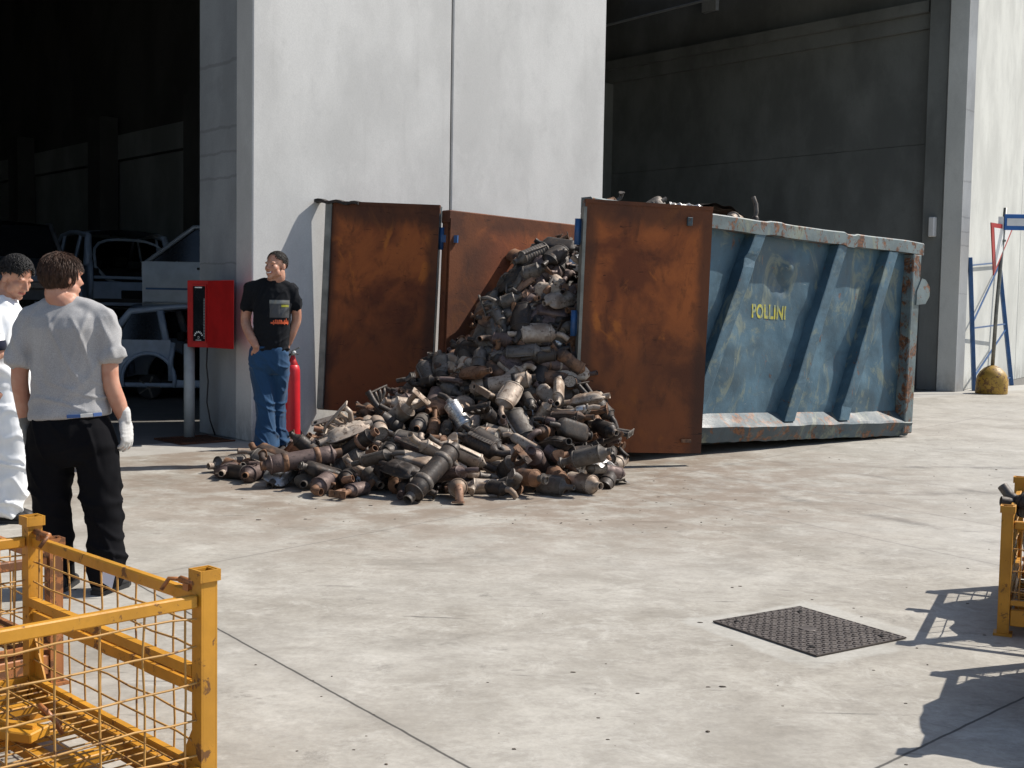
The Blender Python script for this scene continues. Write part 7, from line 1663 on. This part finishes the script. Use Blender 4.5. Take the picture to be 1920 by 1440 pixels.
# --- the young man in the grey T-shirt, seen from behind
def person_grey():
    off = Vector((-2.195, 5.93, 0)); Hm = headmat((-.040, .005, 1.575), (.60, .80, -.04)); s = .99
    b = MB(); head(b, Hm, Vector((-.012, -.01, 1.43)), s, .058)
    rloft(b, [(-.0, 0, .70, .15, .09), (0, 0, .9, .15, .10), (0, 0, 1.05, .14, .095), (0, 0, 1.25, .15, .10), (0, 0, 1.38, .16, .085), (0, 0, 1.44, .08, .06)])
    limb(b, [(-.185, 0, 1.37), (-.235, -.005, 1.20), (-.250, -.01, 1.06), (-.243, .015, .94), (-.236, .03, .83)], [.058, .048, .041, .040, .028]); hand(b, (-.236, .03, .83), (.02, .12, -1), (1, .3, 0), -1, .35)
    limb(b, [(.165, 0, 1.37), (.187, -.005, 1.2), (.203, -.015, 1.06), (.232, .0, .96), (.264, .012, .862)], [.058, .049, .043, .042, .028]); hand(b, (.264, .012, .862), (.12, .08, -1), (-1, .3, 0), 1, .35)
    limb(b, [(-.09, 0, .84), (-.10, .01, .48), (-.062, .05, .07)], [.09, .06, .04]); limb(b, [(.10, 0, .84), (.155, -.005, .48), (.178, -.01, .07)], [.09, .06, .04])
    me = remesh(b, .0065, 3); o = obj_of(me, 'person', ['skin'])
    o.location = off; tag(o, 'young man from behind in a grey T-shirt, black trousers and white work gloves', 'person')
    m = MB(); rloft(m, [(-.006, .0, .886, .200, .142), (-.006, 0, .915, .203, .144), (-.004, 0, .96, .190, .135), (-.004, 0, 1.05, .182, .128), (-.006, -.006, 1.20, .180, .125), (-.010, -.014, 1.32, .190, .122), (-.012, -.012, 1.375, .185, .105), (-.014, -.01, 1.41, .150, .085), (-.016, -.008, 1.435, .095, .07), (-.018, -.005, 1.455, .067, .062), (-.018, -.002, 1.468, .060, .058)], 26)
    limb(m, [(-.06, -.01, 1.43), (-.12, -.006, 1.405), (-.18, -.004, 1.37)], [.05, .06, .066], 16); limb(m, [(.03, -.01, 1.43), (.09, -.006, 1.405), (.158, -.004, 1.37)], [.05, .06, .066], 16)
    limb(m, [(-.186, -.002, 1.372), (-.212, -.008, 1.30), (-.240, -.01, 1.20), (-.252, -.012, 1.165)], [.071, .068, .068, .070], 18)
    limb(m, [(.164, -.002, 1.372), (.180, -.008, 1.30), (.194, -.01, 1.22), (.204, -.012, 1.195)], [.071, .067, .064, .066], 18)
    m.tube([(-.248, -.012, 1.17), (-.256, -.012, 1.132)], [.073, .076], 18, ry=[.07, .07]); m.tube([(.203, -.012, 1.21), (.212, -.012, 1.168)], [.068, .071], 18, ry=[.07, .07])
    me = remesh(m, .009, 4)
    def f(p, n):
        low = max(0, min(1, (1.12 - p.z) / .2)); arm = 1 if abs(p.x) > .2 and p.z > 1.1 else 0
        d = .010 * (1 - low) * max(0, min(1, (1.40 - p.z) / .08)) * crease((p.x + .45 * (p.z - 1.2), p.y, p.z), 7, 6, 1.6, 3) + .013 * low * crease((p.x, p.y, p.z + .35 * p.x), 3.0, 3, 12, 8) + .006 * crease((p.x - .5 * p.z, p.y, p.z), 7, 7, 2.6, 1, .10)
        q = p.x + .40 * (1.35 - p.z) * (1 if p.x > 0 else -.6) * .5; d += .003 * math.sin(q * 62) * math.exp(-((p.z - 1.15) / .16) ** 2) * (0 if arm else 1)
        return (d - .004) * max(0, min(1, (p.z - .90) / .06))
    folds(me, f)
    for v in me.vertices:
        if v.co.z < 1.02: v.co.z += -.012 + .085 * v.co.x * min(1, (1.02 - v.co.z) / .08)
    obj_of(me, 'tshirt', ['grey_jersey'], o)
    m = MB(); m.tube([(-.018 + .0605 * math.cos(a), -.004 + .058 * math.sin(a), 1.463 + .006 * math.sin(a)) for a in [2 * PI * i / 24 for i in range(25)]], .0055, 6); m.build('collar', 'grey_jersey', o)
    m = MB(); rloft(m, [(-.004, 0, .915, .176, .118), (-.004, 0, .89, .184, .128), (.004, -.008, .83, .205, .142), (.016, -.012, .75, .218, .145), (.016, -.006, .68, .215, .13), (.016, 0, .64, .19, .10)], 26, 2.4)
    rloft(m, [(-.095, 0, .74, .115, .12), (-.102, .0, .62, .108, .115), (-.106, .005, .50, .094, .10), (-.098, .015, .38, .082, .09), (-.078, .03, .24, .066, .08), (-.068, .045, .12, .062, .075), (-.063, .05, .05, .056, .08), (-.063, .05, .035, .05, .07)])
    rloft(m, [(.120, 0, .74, .11, .12), (.135, 0, .62, .105, .115), (.145, .0, .50, .096, .105), (.162, -.002, .38, .086, .095), (.172, -.004, .26, .084, .092), (.172, -.006, .16, .090, .095), (.174, -.008, .08, .084, .10), (.176, -.01, .03, .066, .09)])
    me = remesh(m, .010, 4)
    def f(p, n):
        kn = math.exp(-((p.z - .45) / .12) ** 2) + 1.3 * math.exp(-((p.z - .17) / .13) ** 2); return .012 * kn * crease((p.x, p.y, p.z + .5 * p.x), 4, 4, 11, 2, .16) + .009 * crease((p.x + .3 * p.z, p.y, p.z), 8, 8, 3.2, 6) + .006 * math.exp(-((p.z - .72) / .05) ** 2) * ridge((p.x, p.y, p.z - .3 * p.x), 2, 2, 16, 4) - .003
    folds(me, f); obj_of(me, 'trousers', ['black_trousers'], o)
    m = MB(); m.bar((.035, -.146, .893), (.10, -.143, .897), .012, .016, up=(0, 0, 1)); m.bar((.155, -.128, .902), (.184, -.095, .904), .012, .016, up=(0, 0, 1)); m.build('waistband', 'boxer_blue', o); m = MB(); m.bar((.10, -.144, .898), (.155, -.128, .902), .012, .016, up=(0, 0, 1)); m.build('label', 'white_ink', o)
    m = MB(); m.add([(.198, -.122, .155), (.262, -.118, .135), (.245, -.130, .045), (.195, -.128, .075)], [(0, 1, 2, 3)]); m.add([(.198, -.121, .155), (.262, -.117, .135), (.245, -.129, .045), (.195, -.127, .075)], [(3, 2, 1, 0)]); m.build('paper_slip', 'paper', o)
    for n_, w, d, pn, sd_, mt in (('glove', (-.236, .03, .832), (.02, .12, -1), (1, .3, 0), -1, 'grey_glove'), ('glove', (.264, .012, .866), (.12, .08, -1), (-1, .3, 0), 1, 'glove_knit')):
        m = MB(); dd = Vector(d).normalized(); limb(m, [Vector(w) - dd * .045, Vector(w) + dd * .005], [.033, .031]); hand(m, w, d, pn, sd_, .38, 1.03, 1.22); me = remesh(m, .0035, 2); folds(me, lambda p, n: .0012 * ridge(p, 20, 20, 60, 2)); obj_of(me, n_, [mt], o)
    for p, yw in (((-.062, .05, .0), .12), ((.176, -.01, 0), -.25)):
        m = MB(); shoe(m, p, yw); m.build('shoe', ['shoe_black', 'black_trim'], o)
    hair(Hm, s, lambda u: (u.z > -.60 - (.30 * (u.y < -.3) * max(0, 1 - (u.x / .62) ** 2)) + .05 * math.sin(u.x * 9) and u.y < .48 + .35 * (u.z > .55)) and not (u.y > .12 and u.z < -.12 and abs(u.x) > .3), 3200, .060, 5, .0021, .004, 1.2, (.2, 0, 0), (.082, .101, .098), .020, o, 'hair_brown', jitter=.16)
    return o
# --- the man in the black T-shirt and jeans standing on the edge of the heap
def person_black():
    off = Vector((-2.185, 10.80, .09)); Hm = headmat((.050, -.03, 1.715), (-.52, -.85, .02)); s = 1.07
    b = MB(); head(b, Hm, Vector((.02, .01, 1.55)), s, .06)
    rloft(b, [(-.015, 0, .80, .15, .10), (-.015, 0, .98, .15, .10), (0, 0, 1.2, .15, .10), (0.01, 0, 1.42, .17, .10), (.01, 0, 1.52, .14, .08), (.015, 0, 1.57, .07, .06)])
    limb(b, [(-.175, .01, 1.50), (-.215, .03, 1.36), (-.236, .03, 1.21), (-.175, -.06, 1.09), (-.11, -.118, .99)], [.062, .054, .046, .043, .031]); hand(b, (-.11, -.118, .99), (.25, .38, -.9), (-.2, .9, -.3), -1, .2)
    limb(b, [(.165, .02, 1.50), (.205, .05, 1.36), (.218, .07, 1.24), (.185, .06, 1.13), (.15, .06, 1.02)], [.058, .050, .044, .042, .03]); hand(b, (.15, .06, 1.02), (-.2, .0, -1), (-1, 0, 0), 1, .3)
    limb(b, [(-.09, 0, .88), (-.045, -.03, .48), (-.03, -.05, .08)], [.09, .06, .04]); limb(b, [(.06, .02, .88), (.05, .08, .48), (.05, .16, .08)], [.09, .06, .04])
    me = remesh(b, .0065, 3); o = obj_of(me, 'person', ['skin_tan', 'hair_dark', 'lip', 'teeth', 'eye_white']); HI = Hm.inverted()
    def am(c):
        q = (HI @ c) / s
        if q.y > .055 and abs(abs(q.x) - .031) < .008 and abs(q.z + .002) < .0032: return 1
        if q.y > .07 and abs(q.x) < .024 and abs(q.z + .064 - q.x * q.x * 12) < .0045: return 3
        if q.y > .07 and abs(q.x) < .030 and abs(q.z + .0655 - q.x * q.x * 12) < .0105: return 2
        return 0
    assign(me, am); o.location = off; tag(o, 'smiling dark-haired man in a black T-shirt and blue jeans, hand in pocket, at the heap', 'person')
    m = MB(); rloft(m, [(.0, 0, .925, .150, .112), (.0, 0, .95, .158, .118), (.0, 0, 1.0, .162, .122), (.006, 0, 1.12, .162, .125), (.010, -.005, 1.28, .172, .130), (.012, 0, 1.42, .182, .122), (.012, .0, 1.49, .180, .10), (.014, 0, 1.535, .145, .085), (.018, 0, 1.56, .098, .074), (.02, -.0, 1.582, .066, .062)], 26)
    limb(m, [(-.05, .0, 1.555), (-.11, .005, 1.535), (-.17, .01, 1.505)], [.05, .06, .068], 16); limb(m, [(.08, .0, 1.555), (.13, .01, 1.53), (.16, .018, 1.505)], [.05, .058, .064], 16)
    limb(m, [(-.176, .01, 1.503), (-.195, .02, 1.44), (-.215, .03, 1.37), (-.222, .03, 1.345)], [.077, .073, .071, .073], 18); limb(m, [(.165, .02, 1.503), (.185, .03, 1.44), (.204, .05, 1.38), (.210, .055, 1.355)], [.073, .068, .066, .067], 18)
    me = remesh(m, .009, 4)
    def f(p, n):
        low = max(0, min(1, (1.2 - p.z) / .25)); return .010 * (1 - low) * crease((p.x - .3 * p.z, p.y, p.z), 8, 6, 2.5, 2) + .013 * low * crease((p.x, p.y, p.z - .5 * p.x), 4, 4, 13, 5) + .004 * crease(p, 13, 13, 8, 3) - .004
    folds(me, f); sh = obj_of(me, 'tshirt', ['black_cotton'], o); me.calc_loop_triangles(); bv = BVHTree.FromPolygons([v.co for v in me.vertices], [list(p.vertices) for p in me.polygons])
    bd = Vector((.42, -.91, 0)).normalized(); bx = Vector((bd.y * -1, bd.x, 0)); bx = Vector((.91, .42, 0)).normalized()
    def decal(x0, x1, z0, z1, mat, name, oo=.003, parent=sh):
        g_ = MB(); nx, nz2 = max(2, int((x1 - x0) / .008)), max(2, int((z1 - z0) / .008)); pts = {}
        for i in range(nx + 1):
            for j in range(nz2 + 1):
                x = x0 + (x1 - x0) * i / nx; z = z0 + (z1 - z0) * j / nz2; p = Vector((.012, 0, z)) + bx * x + bd * .4; h = bv.ray_cast(p, -bd)
                pts[i, j] = (h[0] + bd * oo) if h[0] is not None else None
        idx = {k: n for n, k in enumerate([k for k in pts if pts[k] is not None])}; vs = [pts[k] for k in idx]
        fs = [[idx[i, j], idx[i + 1, j], idx[i + 1, j + 1], idx[i, j + 1]] for i in range(nx) for j in range(nz2) if all(k in idx for k in ((i, j), (i + 1, j), (i + 1, j + 1), (i, j + 1)))]
        g_.add(vs, fs, True); return g_.build(name, mat, parent)
    decal(-.055, .125, 1.25, 1.41, 'bumper_plastic', 'print_panel'); decal(-.055, .125, 1.375, 1.405, 'galvanised', 'print_panel', .004); decal(.045, .115, 1.345, 1.366, 'yellow_ink', 'print_lettering', .005)
    rr = random.Random(8)
    for k in range(9): x = -.02 + k * .0165; zc = 1.215 - .0 * k + .006 * math.sin(k * 2.1); decal(x - .005, x + rr.uniform(.003, .009), zc - rr.uniform(.014, .030), zc + rr.uniform(.008, .026), 'print_orange', 'print_lettering', .004)
    decal(-.045, .12, 1.195, 1.210, 'print_orange', 'print_lettering', .0045)
    m = MB(); rloft(m, [(-.016, 0, .985, .163, .118), (-.018, 0, .95, .172, .124), (-.018, .0, .88, .182, .13), (-.014, .0, .80, .182, .128), (-.008, .01, .74, .165, .11)], 26, 2.4)
    rloft(m, [(-.088, 0, .84, .105, .115), (-.075, -.01, .72, .104, .11), (-.058, -.02, .60, .094, .10), (-.045, -.03, .48, .083, .092), (-.042, -.035, .36, .082, .09), (-.036, -.04, .24, .088, .094), (-.032, -.05, .14, .10, .108), (-.028, -.055, .09, .104, .112), (-.026, -.055, .06, .09, .1)])
    rloft(m, [(.072, .01, .84, .098, .115), (.080, .03, .72, .084, .10), (.066, .06, .60, .074, .095), (.050, .08, .48, .066, .088), (.045, .10, .36, .064, .086), (.045, .13, .22, .066, .09), (.05, .15, .12, .072, .10), (.05, .155, .06, .07, .09)])
    me = remesh(m, .009, 4)
    def f(p, n):
        kn = .8 * math.exp(-((p.z - .46) / .10) ** 2) + 1.5 * math.exp(-((p.z - .14) / .10) ** 2) + .6 * math.exp(-((p.z - .80) / .06) ** 2); return .016 * kn * crease((p.x, p.y, p.z + .5 * p.x), 5, 5, 15, 2, .13) + .008 * crease((p.x + .3 * p.z, p.y, p.z), 9, 9, 3.5, 6) - .003
    folds(me, f); tr = obj_of(me, 'jeans', ['denim'], o)
    m = MB(); rloft(m, [(-.016, 0, .968, .1665, .1215), (-.016, 0, .99, .164, .119)], 26, 2.4); m.build('waistband', 'denim', tr)
    for p, yw in (((-.03, -.03, .0), PI - .25), ((.05, .12, .0), PI + .75)):
        m = MB(); shoe(m, p, yw); m.build('shoe', ['shoe_black', 'black_trim'], o)
    hair(Hm, s, lambda u: u.z > .12 + .30 * max(0, u.y) - .75 * max(0, -u.y) and not (u.y > .62) or (abs(u.x) > .6 and -.1 < u.y < .15 and u.z > -.2), 1500, .016, 9, .0028, .004, .3, (0, .6, 0), (.0785, .0985, .091), .032, o, 'hair_dark', jitter=.5)
    return o
# --- the man in white at the left edge, looking down
def person_white():
    off = Vector((-3.29, 7.84, 0)); Hm = headmat((.040, -.01, 1.605), (.84, -.34, -.48)); s = 1.08
    b = MB(); head(b, Hm, Vector((-.05, .0, 1.43)), s, .06)
    rloft(b, [(-.05, 0, .8, .11, .15), (-.05, 0, 1.0, .11, .15), (-.05, 0, 1.25, .11, .17), (-.06, 0, 1.38, .10, .18), (-.05, 0, 1.44, .07, .09)])
    limb(b, [(-.07, -.19, 1.37), (-.04, -.23, 1.24), (.015, -.245, 1.11), (-.07, -.30, 1.135), (-.16, -.34, 1.17)], [.055, .05, .046, .043, .030]); hand(b, (-.16, -.34, 1.17), (-.9, -.3, .15), (.2, -.3, -.9), -1, .6)
    limb(b, [(-.07, .19, 1.37), (-.02, .24, 1.24), (-.02, .23, 1.12), (-.10, .12, 1.10)], [.055, .05, .046, .03]); hand(b, (-.10, .12, 1.10), (-.8, -.5, 0), (0, 0, -1), 1, .5)
    limb(b, [(-.04, -.10, .84), (.0, -.10, .48), (-.03, -.10, .07)], [.09, .06, .04]); limb(b, [(-.04, .10, .84), (-.04, .11, .48), (-.09, .13, .07)], [.09, .06, .04])
    me = remesh(b, .0065, 3); o = obj_of(me, 'person', ['skin_tan', 'hair_black', 'lip']); HI = Hm.inverted()
    def am(c):
        q = (HI @ c) / s
        if q.y > .07 and abs(q.x) < .026 and abs(q.z + .065) < .008: return 2
        return 0
    assign(me, am); o.location = off; tag(o, 'man in white work clothes with curly black hair looking down, cut by the left edge', 'person')
    m = MB(); rloft(m, [(-.03, 0, .84, .130, .175), (-.03, 0, .90, .135, .18), (-.035, 0, 1.0, .132, .175), (-.04, 0, 1.12, .132, .17), (-.04, 0, 1.27, .135, .18), (-.05, 0, 1.37, .122, .18), (-.055, 0, 1.42, .10, .14), (-.05, 0, 1.455, .075, .085), (-.045, 0, 1.475, .066, .07)], 26)
    limb(m, [(-.065, -.175, 1.365), (-.05, -.215, 1.28), (-.02, -.238, 1.19), (-.005, -.243, 1.16)], [.06, .064, .068, .07], 18); limb(m, [(-.065, .175, 1.365), (-.03, .22, 1.28), (-.02, .238, 1.19)], [.06, .064, .068], 18)
    me = remesh(m, .010, 4); folds(me, lambda p, n: .016 * crease((p.x, p.y, p.z + .5 * p.x), 4, 4, 8, 4) + .004 * ridge(p, 12, 12, 9, 3) - .004); obj_of(me, 'shirt', ['white_cotton'], o)
    m = MB(); m.tube([(-.012, -.243, 1.185), (.0, -.243, 1.125)], [.0745, .0735], 18); m.build('armband', 'navy_band', o)
    m = MB(); rloft(m, [(-.03, 0, .90, .128, .17), (-.02, 0, .80, .142, .185), (-.015, 0, .72, .14, .18), (-.01, 0, .66, .12, .15)], 26, 2.4)
    rloft(m, [(-.005, -.10, .78, .13, .10), (.02, -.10, .62, .125, .10), (.035, -.10, .48, .118, .095), (.038, -.10, .34, .112, .09), (.03, -.10, .2, .108, .09), (.0, -.10, .1, .10, .088), (-.01, -.10, .05, .088, .08)])
    rloft(m, [(-.03, .10, .78, .12, .10), (-.03, .10, .62, .11, .10), (-.035, .11, .48, .10, .09), (-.05, .12, .3, .095, .085), (-.08, .13, .12, .09, .08), (-.09, .13, .05, .08, .07)])
    me = remesh(m, .010, 4); folds(me, lambda p, n: .016 * (math.exp(-((p.z - .45) / .14) ** 2) + 1.2 * math.exp(-((p.z - .12) / .1) ** 2)) * crease((p.x, p.y, p.z + .5 * p.y), 4, 4, 12, 2, .13) + .010 * crease((p.x, p.y + .3 * p.z, p.z), 8, 8, 3.5, 6) - .003); obj_of(me, 'trousers', ['white_cotton'], o)
    for p, yw in (((.0, -.10, 0), -PI / 2 + .1), ((-.08, .13, 0), -PI / 2 - .2)):
        m = MB(); shoe(m, p, yw); m.build('shoe', ['shoe_black', 'black_trim'], o)
    hair(Hm, s, lambda u: (u.z > .30 * max(0, u.y) - .02 - .62 * max(0, -u.y)) and not (u.y > .80), 1500, .022, 4, .0034, .010, .4, (0, .3, 0), (.083, .103, .097), .032, o, 'hair_black', jitter=1.1)
    return o
plain('print_orange', (.62, .10, .03), .6, var=.3, sc=30)
person_grey(); person_black(); person_white()
# flattened cans under the standing man's shoes

# ---------------------------------------------------------------- load of the right crate, the crate beyond the frame, flattened cans under the shoes
def bale(mat, dims, seed, name='scrap_bale', label='', parent=None):
    me_ = MB(); me_.ell((0, 0, dims[2] / 2), (dims[0] / 2, dims[1] / 2, dims[2] / 2), 40, 26); me = me_.mesh(name, ['scrap_dark', 'charcoal_metal', 'grey_metal'])
    for v in me.vertices:
        c = v.co - Vector((0, 0, dims[2] / 2)); q = Vector((c.x / dims[0], c.y / dims[1], c.z / dims[2])) * 2; k = 1 / max(.001, (abs(q.x) ** 6 + abs(q.y) ** 6 + abs(q.z) ** 6) ** (1 / 6)) * .97; v.co = Vector((0, 0, dims[2] / 2)) + c * k * (1 + .10 * nz(c, 7, seed) + .05 * nz(c, 17, seed))
    for p in me.polygons: p.material_index = 0 if nz(p.center, 6, seed) < .1 else (1 if nz(p.center, 9, 2) < .2 else 2)
    o = bpy.data.objects.new(name, me); COL.objects.link(o); o.matrix_world = mat; return tag(o, label, 'scrap bale')
K3 = Matrix.Translation((2.27, 5.40, 0)) @ Matrix.Rotation(math.atan2(.90, .43), 4, 'Z')
bale(K3 @ Matrix.Translation((.55, -.46, .16)), (1.0, .80, .34), 3, label='dark lump of pressed scrap filling the bottom of the right-hand yellow crate')
k4 = crate((1.967, 4.115, 0), math.atan2(.90, .43), .97, .9, .735, 'yellow mesh crate just beyond the right edge, heaped so high that it shades the yard', seed=19, beams=(0, 0, 0, 0), nwy=7); k4.scale = (1, -1, 1)
K4 = Matrix.Translation((1.967, 4.115, 0)) @ Matrix.Rotation(math.atan2(.90, .43), 4, 'Z')
bale(K4 @ Matrix.Translation((.49, -.45, .16)), (1.0, .90, .66), 8, label='tall dark heap of scrap in the yellow crate just past the right edge')
lr = random.Random(31); KL = ['sooty muffler-like can lying on top of the load in the right crate, far end', 'can lying across the load of the right crate beside its corner post', 'small can wedged low in the right crate behind the post', 'can tilted against the wires of the right crate', 'can at the middle of the load in the right crate', 'can near the hidden far side of the right crate load']
for i, (x, y, z, k) in enumerate(((.28, -.27, .50, 0), (.55, -.14, .50, 1), (.24, -.42, .44, 8), (.8, -.12, .49, 2), (.5, -.40, .53, 9), (.82, -.45, .53, 5))):
    make_converter(k, lr.choice([0, 5, 4]), 5, K3 @ Matrix.Translation((x, y, z)) @ Matrix.Rotation(lr.uniform(-1, 2), 4, 'Z') @ Matrix.Rotation(lr.uniform(-.3, .3), 4, 'Y'), KL[i], 1.0)
for i, (x, y, rz) in enumerate(((-2.215, 10.74, .25), (-2.115, 10.93, 1.9))):
    make_converter(2, 0, 1, Matrix.Translation((x, y, .042)) @ Matrix.Rotation(rz, 4, 'Z'), ['flat sooty oval converter under the front shoe of the man in jeans', 'flat sooty oval converter under the rear shoe of the man in jeans'][i], .82)
# small litter scattered over the yard
m = MB(); lr = random.Random(5)
for i in range(230):
    if i < 90: px, py = lr.uniform(0, 1920), lr.uniform(900, 1440)
    elif i < 180: px, py = lr.uniform(380, 1300), lr.uniform(880, 990)
    else: px, py = lr.uniform(1250, 1920), lr.uniform(760, 1000)
    p = gp(px, py); r = lr.uniform(.0015, .006) * (1.8 if lr.random() < .08 else 1); n = lr.choice((4, 5, 6)); a0 = lr.random() * 6; e = lr.uniform(1, 2.6)
    ring = [Vector((p.x + r * e * math.cos(a0 + 2 * PI * k / n) * lr.uniform(.6, 1.2), p.y + r * math.sin(a0 + 2 * PI * k / n) * lr.uniform(.6, 1.2), 0)) for k in range(n)]
    m.loft([[q + Vector((0, 0, .0005)) for q in ring], [p + (q - p) * .7 + Vector((0, 0, r * .6)) for q in ring]], smooth=False)
tag(m.build('yard_litter', 'leaf_litter'), 'specks of rust flakes and grit scattered over the concrete yard', 'litter', kind='stuff')

# pieces showing over the container's rim
TR = random.Random(12)
for (s_, w_, z_, k, ca, rx_, ry_, rz_, sc, lb) in (
    (.55, .35, 2.33, 4, 1, .4, -.3, .5, .7, 'small rust brown elbow piece peeping over the near door'), (1.22, .42, 2.36, 3, 5, 1.2, -.55, .4, .8, 'dull grey clamshell piece sticking up behind the near door'),
    (1.62, .35, 2.36, 11, 3, .1, .08, .1, 1.15, 'crumpled bright foil piece on the rim just right of the near door'), (1.95, .4, 2.33, 0, 2, 0, .2, .9, .9, 'small pale can resting on the rim beside the bright foil'),
    (2.38, .33, 2.32, 1, 2, .2, .05, 1.2, 1.1, 'pale ribbed can bulging over the middle of the container rim'), (2.85, .45, 2.40, 10, 0, 0, -1.25, .3, 1.0, 'sooty bent pipe standing up at the right end of the load'), (2.62, .3, 2.28, 8, 5, .3, 0, 2.2, .8, 'small grey cut-open can right of the pale ribbed can')):
    make_converter(k, ca, 5, Matrix.Translation((CMX @ Vector((s_, w_, z_)))) @ Matrix.Rotation(rz_, 4, 'Z') @ Matrix.Rotation(ry_, 4, 'Y') @ Matrix.Rotation(rx_, 4, 'X'), lb, sc)
m = MB(); m.sheet(lambda u, v: CMX @ Vector((1.8 + u * 1.0, .5 + v * .9, 2.36 + .14 * math.sin(PI * u) * (1 - .4 * v) + .05 * nz((u * 3, v * 3, 1), 1.7, 4))), 26, 20)
m.sheet(lambda u, v: CMX @ Vector((1.8 + u * 1.0, .5 + v * .9, 2.33 + .14 * math.sin(PI * u) * (1 - .4 * v) + .05 * nz((u * 3, v * 3, 1), 1.7, 4))), 26, 20)
tag(m.build('sheet_panel', 'charcoal_metal'), 'black bent sheet lying across the load behind the container rim', 'scrap sheet')
